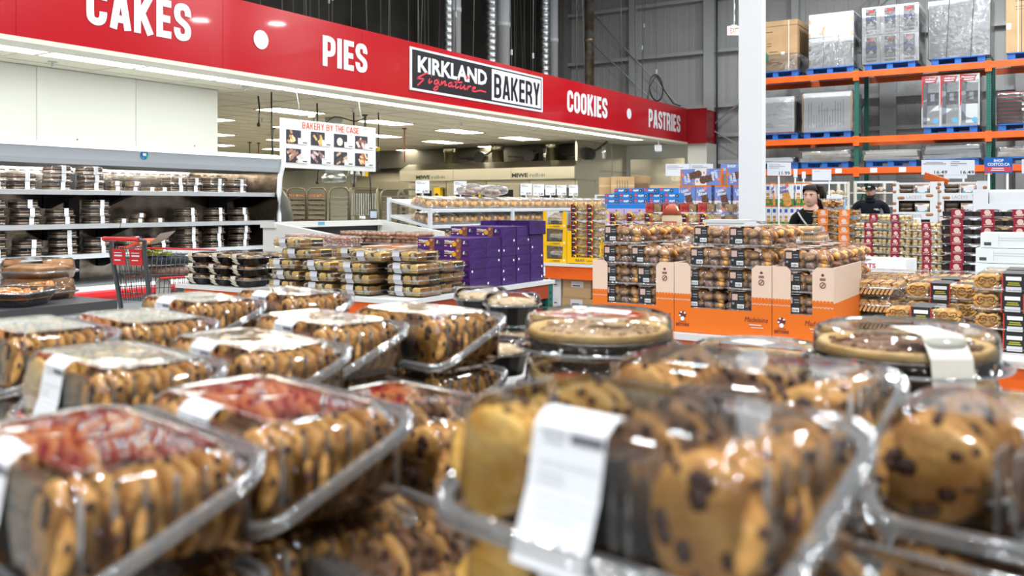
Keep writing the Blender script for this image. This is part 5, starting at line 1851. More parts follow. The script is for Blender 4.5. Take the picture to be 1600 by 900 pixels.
# ---------------------------------------------------------------- croissant stand along the bakery front
CRO = mat('croissant', (0.58, 0.25, 0.05), 0.4, col2=(0.86, 0.58, 0.26), cscale=22)
fp = atZ(672, 328, 1.39)
bp = atY(608, 311, fp.y)
SX1, SX0, SY0, SY1 = fp.x, bp.x, fp.y, fp.y + 7.2
stn = thing('pastry_stand', 'long grey slanted three-shelf stand of bagged croissants along the bakery', 'stand', (0, 0, 0))
for y in (SY0, SY0 + 1.8, SY0 + 3.6, SY0 + 5.4, SY1):
    MB().box(SX0 - 0.02, SX0 + 0.02, y - 0.02, y + 0.02, 0, bp.z + 0.02).build('post', LTGREY, stn)
    MB().box(SX1 - 0.02, SX1 + 0.02, y - 0.02, y + 0.02, 0, fp.z + 0.02).build('post', LTGREY, stn)
SLP = (bp.z - fp.z) / (SX1 - SX0)
for k in range(3):
    z = fp.z - 0.19 * k
    MB().prism([(SX0, z + SLP * (SX1 - SX0) - 0.03), (SX1, z - 0.03), (SX1, z), (SX0, z + SLP * (SX1 - SX0))], SY0, SY1, 'y').build('shelf', LTGREY, stn)


def croissant_proto():
    t = thing('croissant_pack', 'x', 'croissants')
    w, d, h = 0.30, 0.34, 0.105
    g = MB()
    for i in range(3):
        for j in range(3):
            g.ball((-0.095 + 0.095 * i, -0.11 + 0.11 * j, 0.045 + 0.006 * ((i + j) % 2)), (0.058, 0.040, 0.042), 9, 6, 0, (i * 3 + j) * 0.9, 0.3 * (j - 1))
    g.build('croissants', CRO, t, kind='stuff')
    a, l, r = clam(w, d, h, 0.05, 0.012, 0.03)
    l.build('lid', BAG, t)
    r.build('rim', RIM, t)
    MB().box(-0.03, 0.03, -0.09, 0.09, h, h + 0.002).build('sticker', WHITE, t)
    return Proto(t)


CRP = croissant_proto()
ang = -math.atan(SLP)
for k in range(3):
    ny = 22 if k == 0 else 12
    for j in range(ny):
        for i in range(2 if k == 0 else 1):
            xx = SX1 - 0.2 - 0.35 * i
            if xx < SX0 + 0.12:
                continue
            z = fp.z - 0.19 * k + SLP * (SX1 - xx) + 0.004
            CRP.place((xx, SY0 + 0.2 + 0.318 * j, z), 0, f'clear pack of croissants, {ORD[min(j, 15)] if j < 16 else ["seventeenth","eighteenth","nineteenth","twentieth","twenty-first","twenty-second"][j-16]} along the {["top", "middle", "lower"][k]} stand shelf, ' + ('front row' if i == 0 else 'back row'), 'croissant packs on the stand', rot=(0, -ang if False else math.atan(SLP), math.pi / 2 * 0))
# bags lying on the stand and in front of it
for k, (px, py, D, r, m, l) in enumerate(((735, 308, 13.2, (0.18, 0.2, 0.08), BAG, 'puffed clear bag standing on the croissant packs'), (770, 312, 14, (0.2, 0.28, 0.075), BAG, 'second puffed clear bag further along the croissant packs'))):
    p = atD(px, py + 6, D)
    t = thing('pastry_bag', l, 'bag', (SX1 - 0.30, atX(px, 310, SX1 - 0.3).y, fp.z + SLP * 0.3 + 0.105 + r[2] + 0.01))
    g = MB().ball((0, 0, 0), r, 12, 8)
    wobble(g, 0.015, k)
    g.build('bag', m, t)
    g = MB()
    for q in range(7):
        g.ball((rnd.uniform(-.12, .12), rnd.uniform(-.1, .1), rnd.uniform(-.05, 0.01)), (0.06, 0.045, 0.035), 7, 4, 0, rnd.random() * 3)
    g.build('pastries', mat('pink_pastry', (0.62, 0.40, 0.30), 0.5, col2=(0.8, 0.62, 0.5), cscale=10), t, kind='stuff')
# price cards over the stand
for k, (x0, y0, x1, y1, D) in enumerate(((649, 282, 671, 302, 12.4), (709, 283, 729, 304, 12.8), (813, 287, 831, 305, 14.2), (833, 288, 850, 306, 14.6), (852, 289, 868, 305, 15), (870, 289, 885, 305, 15.4), (889, 289, 903, 306, 15.8))):
    card(x0, y0, x1, y1, D, [(0.08, 0.4, 0.86, 0.04), (0.08, 0.7, 0.76, 0.04), (0.08, 0.3, 0.2, 0.04)], f'white price card above the croissant stand, {ORD[k]} from the sign', [(('6.99', '6.79', '8.99', '5.99', '6.49', '5.99', '8.99')[k], 0.72, 0.05, 0.2, 0.4)], True, WHITE, 'price_card', YAW - 0.1)

# ---------------------------------------------------------------- brown boxes by the steel sheets, and a wire trolley
def brown_box(x0, y0, x1, y1, D, label, m=CARD, dpt=0.4, flap=None, lines=False, z0=None):
    a, b_ = atD(x0, y1, D), atD(x1, y0, D)
    wd, h = (x1 - x0) / FPX * D, b_.z - a.z
    c = (a + b_) / 2
    t = thing('cardboard_box', label, 'cardboard box', (c.x, c.y, a.z), YAW - 0.12)
    MB().box(-wd / 2, wd / 2, 0, dpt, 0, h).build('carton', m, t)
    MB().box(-wd / 2 - 0.001, wd / 2 + 0.001, -0.002, 0, h * 0.44, h * 0.56).build('tape', TAPE, t)
    if lines:
        g = MB()
        for q in range(5):
            xx = -wd * 0.25 + q * wd * 0.11
            g.rect(xx, xx + wd * 0.025, h * (0.2 if q < 2 else .3), h * 0.8, -0.003)
        g.build('print', mat('green_ink', (0.08, 0.11, 0.04), 0.6), t)
    if flap:
        MB().obox((wd * 0.5 + 0.14, 0.1, h * 0.82), (0.42, 0.012, h * 0.5), (0.35, 0.1, 0)).build('flap', m, t)
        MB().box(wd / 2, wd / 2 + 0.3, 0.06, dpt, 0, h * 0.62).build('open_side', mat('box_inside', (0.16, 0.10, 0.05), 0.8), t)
    return t


brown_box(955, 276, 991, 304, 19.5, 'brown cardboard box with an open flap in front of the steel wall', flap=True, lines=True)
brown_box(936, 277, 954, 304, 19.8, 'darker brown cardboard box left of the open-flapped one')
brown_box(1016, 289, 1062, 297, 17.5, 'low open brown cardboard tray behind the snack boxes')
p = atD(946, 305, 18.6)
t = thing('wire_trolley', 'ivory slatted trolley under the brown cardboard boxes', 'trolley', (p.x, p.y, 0), YAW - 0.1)
for x in (-0.2, 0.85):
    for y in (0, 0.7):
        MB().box(x - 0.02, x + 0.02, y - 0.02, y + 0.02, 0, 1.66).build('post', LTGREY, t)
for k in range(6):
    MB().box(-0.2, 0.85, 0, 0.7, 1.64 - 0.11 * k, 1.66 - 0.11 * k).build('tray', WCARD, t)
p = atD(1040, 297, 17.3)
t = thing('display_plinth', 'pale plinth under the low brown tray behind the snack boxes', 'plinth', (p.x, p.y, 0), YAW - 0.12)
MB().box(-0.35, 0.4, 0.0, 0.45, 0, p.z - 0.004).build('body', WCARD, t)
MB().box(-0.37, 0.42, -0.02, 0.47, p.z - 0.05, p.z - 0.003).build('top_lip', LTGREY, t)
# ================================================================ steel display tables
def table(label, x0, x1, y0, y1, z=0.8, shelf=0.22, beam=ORANGE, sidebeam=None, foot=None):
    t = thing('display_table', label, 'table', (x0, y0, 0))
    wd, d = x1 - x0, y1 - y0
    MB().box(-0.01, wd + 0.01, -0.015, d + 0.01, z - 0.03, z).build('top', mat('table_top', (0.70, 0.71, 0.70), 0.4), t)
    n = max(2, int(wd / 2.6) + 1)
    for i in range(n):
        x = 0.04 + (wd - 0.08) * i / (n - 1)
        for y in (0.05, d - 0.05):
            b = MB()
            b.box(x - 0.04, x + 0.04, y - 0.04, y + 0.04, 0, z - 0.03, 0)
            for q in range(12):
                zz = 0.08 + q * 0.055
                b.rectx(y - 0.012, y + 0.012, zz, zz + 0.02, x + 0.0405, 1)
                b.rect(x - 0.012, x + 0.012, zz, zz + 0.02, y - 0.0405, 1)
            b.build('leg', [GREEN, BLACK], t)
    for y in (0.0, d - 0.045):
        MB().box(0.08, wd - 0.08, y, y + 0.045, z - 0.17, z - 0.03).build('beam', beam, t)
    for x in (0.0, wd - 0.045):
        MB().box(x, x + 0.045, 0.09, d - 0.09, z - 0.15, z - 0.03).build('side_beam', sidebeam or mat('shaded_beam_red', (0.34, 0.045, 0.012), 0.5), t)  # dark red has the shadow on the side beams painted in
    MB().box(0.04, wd - 0.04, 0.02, d - 0.02, shelf - 0.03, shelf).build('lower_shelf', GALV, t)
    for y in (0.0, d - 0.045):
        MB().box(0.08, wd - 0.08, y, y + 0.045, shelf - 0.12, shelf - 0.03).build('lower_beam', beam, t)
    MB().bar((wd - 0.02, 0.1, 0.30), (wd - 0.02, d - 0.1, 0.56), 0.04).build('brace', GREEN, t)
    return t


def stackup(P, x, y, n, pitch, base, where, group, z0=0.802, jit=0.008, rz=0.0, lo=0):
    """n packs one on another; label = base + level + which stack"""
    for k in range(lo, n):
        P.place((x + rnd.uniform(-jit, jit), y + rnd.uniform(-jit, jit), z0 + pitch * k), rz + rnd.uniform(-1, 1) * jit * 2.5, f'{base}, {lev(k, n)} {where}', group)


T1 = table('orange and green steel table of loaf cakes and purple cartons', -6.27, -3.86, 4.74, 6.74)
MB().rect(0.42, 0.85, 0.64, 0.74, -0.004).build('white_tag', WHITE, T1)

# ---- brownie trays
BLKPL = mat('black_tray', (0.012, 0.011, 0.011), 0.25)
BAND = mat('beige_band', (0.62, 0.56, 0.44), 0.5)
BLOND = mat('blondie', (0.62, 0.32, 0.10), 0.6, col2=(0.75, 0.52, 0.28), cscale=30)
NUTTY = mat('nutty_square', (0.30, 0.20, 0.13), 0.6, col2=(0.66, 0.56, 0.42), cscale=40)


def brownie_proto(band=True):
    t = thing('brownie_tray', 'x', 'brownies')
    w, d, h = 0.255, 0.25, 0.082
    MB().loft([rr(w - 0.05, d - 0.05, 0.03, 4, 0.002), rr(w - 0.02, d - 0.02, 0.035, 4, 0.05), rr(w, d, 0.04, 4, 0.053), rr(w, d, 0.04, 4, 0.056), rr(w - 0.02, d - 0.02, 0.035, 4, 0.056)], 0).build('tray', BLKPL, t)
    for i in range(4):
        for j in range(3):
            MB().obox((-0.087 + 0.058 * i, -0.075 + 0.075 * j, 0.061), (0.05, 0.066, 0.02), (rnd.uniform(-.1, .1), rnd.uniform(-.15, .15), 0)).build('brownie_square', [BLOND, NUTTY, CHOC][(i * 2 + j) % 3], t)
    a, l, r = clam(w, d, 0.028, 0.035, 0.002, 0.01)
    l.build('lid', CLEARF, t, (0, 0, 0.054))
    r.build('rim', RIM, t, (0, 0, 0.053))
    if band:
        b = MB()
        pr_ = [(-d / 2 + 0.09, 0.084), (-d / 2 + 0.005, 0.084), (-d / 2 - 0.004, 0.055), (-d / 2 + 0.004, 0.03), (-d / 2 + 0.022, 0.004)]
        for q in range(4):
            (ya, za), (yb, zb) = pr_[q], pr_[q + 1]
            b.quad((-0.075, ya, za), (-0.02 + 0.005, ya, za), (-0.02 + 0.01 * q, yb, zb), (-0.075 + 0.01 * (q + 1), yb, zb), 0)
        b.build('paper_band', BAND, t)
    return Proto(t)


BRB, BRN = brownie_proto(True), brownie_proto(False)
for i, (x, n) in enumerate(((-6.12, 3), (-5.855, 2), (-5.59, 3))):
    stackup(BRB, x, 4.90, n, 0.087, 'black brownie tray with beige band', f'in stack {ORD[i]} from the cart', 'brownie trays')
BRB.place((-5.86, 4.93, 0.802 + 2 * 0.087), 0.05, 'black brownie tray bridging the middle of the front brownie stacks', 'brownie trays')
stackup(BRN, -5.60, 5.22, 3, 0.087, 'black brownie tray without band', 'behind the banded brownie stacks', 'brownie trays')
for i, x in enumerate((-6.1, -5.84)):
    stackup(BRN, x, 5.2, 3, 0.087, 'plain black brownie tray', f'in back stack {ORD[i]} from the cart', 'brownie trays')

# ---- loaf cake packs
YLOAF = mat('yellow_loaf', (0.90, 0.66, 0.24), 0.6, col2=(0.78, 0.48, 0.14), cscale=14)
MARB = mat('marble_loaf', (0.13, 0.09, 0.06), 0.6, col2=(0.72, 0.60, 0.36), cscale=22, thr=(0.45, 0.55))
CRUST = mat('loaf_crust', (0.36, 0.15, 0.04), 0.6, col2=(0.52, 0.26, 0.08), cscale=14)
DKCRUST = mat('dark_crust', (0.06, 0.03, 0.02), 0.6)
SASH = mat('silver_sash', (0.52, 0.53, 0.57), 0.4)


def loaf_proto(order):
    t = thing('loaf_pack', 'x', 'loaf cake')
    w, d, h = 0.315, 0.28, 0.076
    zc = 0.01
    x = -w / 2 + 0.022
    for q, kd in enumerate(order):
        wd = 0.066
        y0 = -d / 2 + 0.018
        b = MB()
        b.prism([(x, zc), (x + wd - 0.003, zc), (x + wd - 0.001, zc + 0.045), (x + wd * 0.75, zc + 0.058), (x + wd * 0.25, zc + 0.058), (x - 0.001, zc + 0.045)], y0, y0 + 0.115, 'y', kd)
        b.prism([(x, zc), (x + wd - 0.003, zc), (x + wd - 0.001, zc + 0.045), (x + wd * 0.75, zc + 0.058), (x + wd * 0.25, zc + 0.058), (x - 0.001, zc + 0.045)], y0 + 0.122, y0 + 0.24, 'y', (kd + 1) % 2)
        b.build('cake_slice', [YLOAF, MARB], t)
        x += wd + 0.003
    # crust at the right end
    for y0, m in ((-d / 2 + 0.02, CRUST), (-d / 2 + 0.14, DKCRUST if order[-1] else CRUST)):
        MB().box(x - 0.004, x + 0.004, y0, y0 + 0.11, zc, zc + 0.052).build('crust', m, t)
    a, l, r = clam(w, d, h, 0.025, 0.034, 0.008)
    a.build('tray', CLEARF, t)
    l.build('lid', CLEARF, t)
    r.build('rim', RIM, t)
    b = MB()
    pr_ = [(-d / 2 + 0.10, h + 0.001), (-d / 2 + 0.012, h + 0.001), (-d / 2 - 0.006, 0.04), (-d / 2 + 0.004, 0.006)]
    for q in range(3):
        (ya, za), (yb, zb) = pr_[q], pr_[q + 1]
        o0, o1 = 0.012 * q - 0.01, 0.012 * (q + 1) - 0.01
        b.quad((-0.085 + o0, ya, za), (-0.015 + o0, ya, za), (-0.015 + o1, yb, zb), (-0.085 + o1, yb, zb), 0)
    b.quad((-0.075, -d / 2 + 0.06, h + 0.002), (-0.035, -d / 2 + 0.06, h + 0.002), (-0.035, -d / 2 + 0.025, h + 0.002), (-0.075, -d / 2 + 0.025, h + 0.002), 1)
    b.quad((-0.03, -d / 2 + 0.05, h + 0.002), (-0.018, -d / 2 + 0.05, h + 0.002), (-0.016, -d / 2 + 0.015, h + 0.002), (-0.03, -d / 2 + 0.015, h + 0.002), 2)
    b.build('sash', [SASH, BLACK, REDINK], t)
    return Proto(t)


LFA, LFB = loaf_proto((0, 1, 0, 1)), loaf_proto((1, 0, 1, 0))
LP = 0.0795
for i, (x, n) in enumerate(((-5.11, 3), (-4.77, 3), (-4.41, 3))):
    for k in range(n):
        P = (LFA, LFB)[(i + k) % 2]
        P.place((x + rnd.uniform(-.02, .02), 4.93 + rnd.uniform(-.012, .012), 0.802 + LP * k), rnd.uniform(-.04, .04), f'silver-sashed loaf cake pack, {lev(k, 3)} in front stack {ORD[i]} from brownies', 'loaf cake packs')
LFA.place((-5.03, 4.98, 0.802 + LP * 3), 0.06, 'silver-sashed loaf cake pack in fourth layer above the first front stack', 'loaf cake packs')
LFA.place((-5.12, 4.98, 0.802 + LP * 4), -0.02, 'silver-sashed loaf cake pack on the very top of the first front stack', 'loaf cake packs')
LFB.place((-4.34, 4.99, 0.802 + LP * 3), 0.03, 'silver-sashed loaf cake pack lying on top of the third front stack', 'loaf cake packs')
for i, (x, y, n) in enumerate(((-4.04, 5.05, 3), (-4.06, 5.36, 3), (-4.74, 5.24, 4), (-4.40, 5.28, 4), (-5.08, 5.24, 3))):
    nm = ('by the table edge', 'beside the purple cartons', 'behind the second front stack', 'behind the third front stack', 'behind the first front stack')[i]
    for k in range(n):
        (LFB, LFA)[(i + k) % 2].place((x + rnd.uniform(-.012, .012), y + rnd.uniform(-.01, .01), 0.802 + LP * k), rnd.uniform(-.03, .03), f'silver-sashed loaf cake pack, {lev(k, n)} in the stack {nm}', 'loaf cake packs')
LFA.place((-4.12, 5.12, 0.802 + LP * 3), 0.02, 'silver-sashed loaf cake pack on top of the stack by the table edge', 'loaf cake packs')

# ---- twist cookies and pink nut packs behind
TWIST = mat('twist_cookie', (0.40, 0.22, 0.14), 0.6, col2=(0.50, 0.30, 0.20), cscale=30)
NUTP = mat('pink_nut', (0.70, 0.45, 0.27), 0.5, col2=(0.72, 0.30, 0.25), cscale=14)


def lump_proto(name, cat, m, w, d, h, nx, ny, nz, r, elong=1.5, sash=None, plastic=None):
    t = thing(name, 'x', cat)
    b = MB()
    q = random.Random(11)
    for i in range(nx):
        for j in range(ny):
            for k in range(nz):
                if 0 < i < nx - 1 and 0 < j < ny - 1 and k < nz - 1:
                    continue
                c = (-w / 2 + w * (i + .5) / nx, -d / 2 + d * (j + .5) / ny, 0.01 + (h - 0.02) * (k + .5) / nz)
                b.ball((c[0] + q.uniform(-.006, .006), c[1] + q.uniform(-.006, .006), c[2]), (r * elong, r, r * 0.85), 7, 5, 0, q.uniform(-.6, .6), q.uniform(-.5, .5))
    b.build('contents', m, t, kind='stuff')
    a, l, rm = clam(w + 0.012, d + 0.012, h, 0.03, 0.01, 0.006)
    l.build('lid', plastic or CLEARF, t)
    rm.build('rim', RIM, t)
    return t


TWP = Proto(lump_proto('twist_cookie_box', 'cookies', TWIST, 0.26, 0.22, 0.105, 5, 4, 3, 0.022, 1.7))
PKP = Proto(lump_proto('nut_cookie_bag', 'cookies', NUTP, 0.22, 0.2, 0.095, 7, 6, 4, 0.014, 1.2, None, BAG))
for i, x in enumerate((-5.30, -5.00, -4.70)):
    stackup(TWP, x, 5.86, 4, 0.106, 'clear box of brown twist cookies', f'in stack {ORD[i]} from the case', 'twist cookie boxes')
stackup(TWP, -4.44, 5.95, 3, 0.106, 'clear box of brown twist cookies', 'in the low twist stack', 'twist cookie boxes')
for i, (x, y, n) in enumerate(((-5.62, 5.75, 4), (-5.88, 5.75, 4), (-5.2, 5.56, 4))):
    stackup(PKP, x, y, n, 0.098, 'crinkled bag of pale nut cookies', ('beside the twist cookies', 'nearest the case', 'before the twist cookies')[i], 'nut cookie bags')
FL = mat('flat_white_pack', (0.76, 0.72, 0.66), 0.4, col2=(0.80, 0.45, 0.25), cscale=12)
for k in range(4):
    tag(MB().box(-0.2, 0.2, -0.13, 0.13, 0, 0.078).box(-0.05, 0.1, -0.132, 0.132, 0.078, 0.08, 1).build('flat_carton', [FL, mat('orange_red_print', (0.75, 0.15, 0.05), 0.4)], None, (-4.69, 5.57, 0.802 + 0.08 * k), 0.05), f'flat white and orange carton, {lev(k, 4)} beside the purple cartons', 'carton', 'flat cartons beside the purple ones')

# ---- purple cookie cartons
PURP = mat('purple_carton', (0.040, 0.008, 0.125), 0.45, col2=(0.030, 0.006, 0.10), cscale=4)
PURL = mat('purple_line', (0.13, 0.07, 0.26), 0.4)
PFRONT = mat('purple_front', (0.09, 0.022, 0.17), 0.35)
CHOCB = mat('choc_ball_print', (0.36, 0.14, 0.07), 0.4, col2=(0.20, 0.06, 0.03), cscale=25)
GOLDD = mat('gold_disc', (0.82, 0.42, 0.03), 0.4)


def purple_proto():
    t = thing('purple_carton', 'x', 'carton')
    w, d, h = 0.252, 0.212, 0.0775
    MB().box(-w / 2, w / 2, 0, d, 0.0, h).build('carton', PURP, t)
    b = MB()
    b.rect(-w / 2, w / 2, 0.0, h, -0.0006, 0)
    b.rect(w * 0.17, w * 0.46, h * 0.14, h * 0.80, -0.0012, 1)
    b.build('front_panel', [PFRONT, PURP], t)
    b = MB()
    for q in range(3):
        b.disc(w * 0.06, h * (0.22 + 0.26 * q), 0.026 - 0.002 * q, -0.0016 - 0.0003 * q, 0, 12, 0.027)
    b.disc(w * 0.06 - 0.004, h * 0.76, 0.010, -0.003, 1, 10)
    b.disc(-w * 0.10, h * 0.42, 0.020, -0.0024, 2, 12)
    b.build('cookie_print', [CHOCB, mat('choc_highlight', (0.62, 0.34, 0.2), 0.4), GOLDD], t)
    b = MB()
    b.text('Whippet', -w * 0.47, h * 0.58, h * 0.22, -0.0016, 0, w=w * 0.38, bold=0.05, align='l')
    b.rect(-w * 0.47, -w * 0.18, h * 0.44, h * 0.52, -0.0016, 1)
    b.disc(-w * 0.22, h * 0.22, 0.009, -0.0016, 0, 10)
    b.rect(-w * 0.47, -w * 0.38, h * 0.2, h * 0.26, -0.0016, 0)
    b.build('lettering', [FWHITE, GOLDD], t)
    b = MB()
    q = random.Random(3)
    for _ in range(7):
        cx, cz = w * (0.24 + 0.16 * q.random()), h * (0.25 + 0.42 * q.random())
        b.disc(cx, cz, 0.006 + 0.003 * q.random(), -0.002 - 0.0001 * _, _ % 2, 8)
    b.build('mark_print', [DKGREY, PAPER], t)
    # end face: folded-edge lines and a small code sticker
    xx = w / 2 + 0.0008
    b = MB()
    for (ya, za, yb, zb) in ((0.01, 0.01, 0.06, 0.052), (0.06, 0.052, 0.15, 0.055), (0.15, 0.055, 0.20, 0.012)):
        b.bar((xx, ya, za), (xx, yb, zb), 0.0016)
    b.build('fold_lines', PURL, t)
    return Proto(t)


PUP = purple_proto()
sticks = MB().obox((0, 0, 0), (0.001, 0.017, 0.017), (0.5, 0, 0)).mesh('code_sticker', WHITE)
PX1 = -3.922 - 0.126
cnt = 0
for g_, (y0, nx, nl) in enumerate(((5.575, 2, 5), (5.79, 2, 5), (6.012, 3, 6), (6.236, 3, 6), (6.46, 3, 5))):
    for i in range(nx):
        for k in range(nl):
            if i > 1 and k < nl - 1:
                continue
            if i == 2:
                continue
            o = PUP.place((PX1 - 0.255 * i + rnd.uniform(-.003, .003), y0 + 0.003, 0.802 + 0.0785 * k), rnd.uniform(-.008, .008),
                          f'purple carton, {lev(k, nl)} in row {ORD[g_]} from the loaf cakes, ' + ('at table edge' if i == 0 else 'further in'), 'purple cookie cartons')
            if i == 0 and k < nl - 1 and rnd.random() < 0.75:
                put('code_sticker', sticks, o, (0.1272, 0.18 if rnd.random() < .6 else 0.03, 0.045 + rnd.uniform(-.015, .015)))
# open purple display tray on the end
t = thing('purple_tray', 'open purple display tray with hand hole on top of the last carton row', 'carton', (PX1 - 0.10, 6.42, 0.802 + 0.0785 * 5 + 0.002), 0.0)
b = MB()
b.box(-0.26, 0.24, 0, 0.005, 0, 0.085)
b.box(0.235, 0.24, 0.005, 0.27, 0, 0.115)
b.box(-0.26, -0.255, 0.005, 0.27, 0, 0.115)
b.box(-0.26, 0.24, 0.265, 0.27, 0, 0.115)
b.box(-0.26, 0.24, 0.0, 0.27, 0, 0.004)
b.build('tray', PURP, t)
MB().rectx(0.09, 0.18, 0.07, 0.085, 0.241).build('hand_hole', BLACK, t)
b = MB()
b.text('190', -0.03, 0.05, 0.025, -0.002, 0, w=0.06, bold=0.04)
for q in range(3):
    b.disc(0.08, 0.02 + 0.022 * q, 0.022, -0.002 - .0003 * q, 1, 12)
b.disc(0.03, 0.035, 0.016, -0.003, 2, 12)
b.build('front_print', [FWHITE, CHOCB, GOLDD], t)

# boxes on the lower shelf of the first table
YBOX = mat('yellow_kraft', (0.62, 0.52, 0.22), 0.5)
for k, (y, m) in enumerate(((5.45, YBOX), (5.78, YBOX), (6.15, WCARD), (6.5, WCARD))):
    o = MB().box(-0.35, 0, 0, 0.31, 0, 0.36).rectx(0.05, 0.17, 0.22, 0.34, 0.001, 1).rectx(0.07, 0.15, 0.25, 0.27, 0.002, 2).build('stock_box', [m, WHITE, GREYINK], None, (-4.05, y, 0.222))
    tag(o, ('yellow' if k < 2 else 'white') + f' stock box on the lower shelf below the purple cartons, {ORD[k]} from the loaf cakes', 'cardboard box', 'stock boxes under the loaf table')

# ================================================================ flatbread table
T2 = table('orange-beamed table of yellow flatbread cases with brown boxes below', -5.16, -2.72, 8.66, 10.3)
MB().rect(0.0, 0.10, 0.655, 0.76, -0.006).build('price_tag', WHITE, T2)
MB().text('.99', 0.055, 0.67, 0.03, -0.008, 0, w=0.06).build('price_lettering', DKGREY, T2)
NAANY = mat('naan_yellow', (0.86, 0.50, 0.0), 0.4)
NAANB = mat('naan_bread', (0.70, 0.55, 0.33), 0.6, col2=(0.80, 0.70, 0.50), cscale=16)
DIPB = mat('dipper_chips', (0.50, 0.34, 0.15), 0.6, col2=(0.66, 0.50, 0.27), cscale=20)


def naan_case():
    t = thing('flatbread_case', 'x', 'flatbread case')
    w, d, h = 0.30, 0.36, 0.19
    b = MB()
    b.box(-w / 2, w / 2, 0, 0.005, 0, 0.045)
    b.box(-w / 2, -w / 2 + 0.045, 0, 0.005, 0.045, h)
    b.prism([(w / 2 - 0.055, 0.045), (w / 2, 0.045), (w / 2, h), (w / 2 - 0.045, h)], 0, 0.005, 'y')
    b.box(-w / 2, w / 2, 0.005, d, 0, 0.004)
    b.build('yellow_front', NAANY, t)
    b = MB()
    b.box(w / 2 - 0.004, w / 2, 0.005, d, 0.04, h, 0)
    b.box(w / 2 - 0.004, w / 2 + 0.001, 0.005, d, 0, 0.04, 1)
    b.box(-w / 2, -w / 2 + 0.004, 0.005, d, 0, h, 0)
    b.build('side', [LTGREY, mat('naan_brown', (0.45, 0.2, 0.0), 0.5)], t)
    b = MB()
    b.text('NAAN', 0.02, 0.012, 0.022, -0.001, 0, w=0.085, bold=0.02)
    b.text('mini', -0.05, 0.012, 0.014, -0.001, 0, w=0.04)
    b.rect(0.11, 0.13, 0.02, 0.045, -0.001, 1)
    b.build('lettering', [DKGREY, WHITE], t)
    b = MB()
    for q in range(5):
        b.ball((rnd.uniform(-.03, .03) - 0.0, 0.06, 0.05 + 0.016 * q), (0.075, 0.05, 0.014), 10, 5, 0, 0, rnd.uniform(-.2, .2))
    b.build('naan_bread', NAANB, t, kind='stuff')
    b = MB().loft([rr(0.20, 0.12, 0.03, 4, 0.045, -0.005, 0.07), rr(0.21, 0.13, 0.04, 4, 0.12, -0.005, 0.07), rr(0.12, 0.04, 0.015, 4, 0.175, 0.02, 0.07)], 0)
    b.build('bag', BAG, t)
    MB().rect(-0.05, 0.04, 0.05, 0.085, 0.004).build('bag_label', DKGREY, t)
    return Proto(t)


NC = naan_case()
for k in range(3):
    NC.place((-4.965, 8.70, 0.802 + 0.192 * k), 0, f'yellow flatbread case, {lev(k, 3)} in the stack beside the purple cartons', 'yellow flatbread cases')
t = thing('dipper_tray', 'tall-sided yellow tray of flatbread dippers', 'display tray', (-4.60, 8.70, 0.802))
b = MB()
w = 0.42
b.box(-w / 2, w / 2, 0, 0.005, 0, 0.07)
b.box(-w / 2, -w / 2 + 0.055, 0, 0.005, 0.07, 0.36)
b.box(w / 2 - 0.015, w / 2, 0, 0.005, 0.07, 0.22)
b.box(-w / 2, -w / 2 + 0.005, 0.005, 0.4, 0, 0.36)
b.box(w / 2 - 0.005, w / 2, 0.005, 0.4, 0, 0.3)
b.box(-w / 2, w / 2, 0, 0.4, 0, 0.004)
b.build('tray', NAANY, t)
MB().text('NAAN', -0.05, 0.022, 0.032, -0.001, 0, w=0.11, bold=0.02).text('DIPPERS', 0.085, 0.022, 0.018, -0.001, 0, w=0.10).build('lettering', DKGREY, t)


def dipper_proto():
    t = thing('dipper_pack', 'x', 'flatbread pack')
    w, d, h = 0.19, 0.16, 0.092
    b = MB()
    q = random.Random(5)
    for _ in range(16):
        b.obox((0.03 + q.uniform(-.05, .05), -d / 2 + 0.03 + q.uniform(0, .03), 0.02 + q.uniform(0, .05)), (0.05, 0.012, 0.02), (q.uniform(-.5, .5), q.uniform(-1, 1), q.uniform(-.5, .5)))
    b.box(-w / 2 + 0.02, w / 2 - 0.02, -0.02, d / 2 - 0.02, 0.01, h - 0.02)
    b.build('dippers', DIPB, t, kind='stuff')
    a, l, r = clam(w, d, h, 0.02, 0.01, 0.006)
    l.build('lid', CLEARF, t)
    b = MB()
    x0 = -w / 2 + 0.008
    yy = -d / 2 - 0.001
    b.rect(x0, x0 + 0.075, 0.0, h - 0.006, yy, 0)
    b.rect(x0, x0 + 0.010, 0.0, h - 0.006, yy - 0.0005, 1)
    b.rect(x0 + 0.062, x0 + 0.075, 0.0, h - 0.02, yy - 0.0005, 1)
    b.add([(x0 + 0.04, yy - 0.001, h - 0.006), (x0 + 0.075, yy - 0.001, h - 0.03), (x0 + 0.08, yy - 0.001, h - 0.004)], [(0, 1, 2)], 2)
    b.rect(x0 + 0.02, x0 + 0.055, h * 0.4, h * 0.5, yy - 0.001, 3)
    b.disc(x0 + 0.036, h * 0.76, 0.008, yy - 0.001, 4, 8)
    b.build('label', [BLACK, mat('label_red', (0.55, 0.03, 0.01), 0.4), mat('label_yellow', (0.85, 0.70, 0.02), 0.4), PAPER, ORANGE], t)
    return Proto(t)


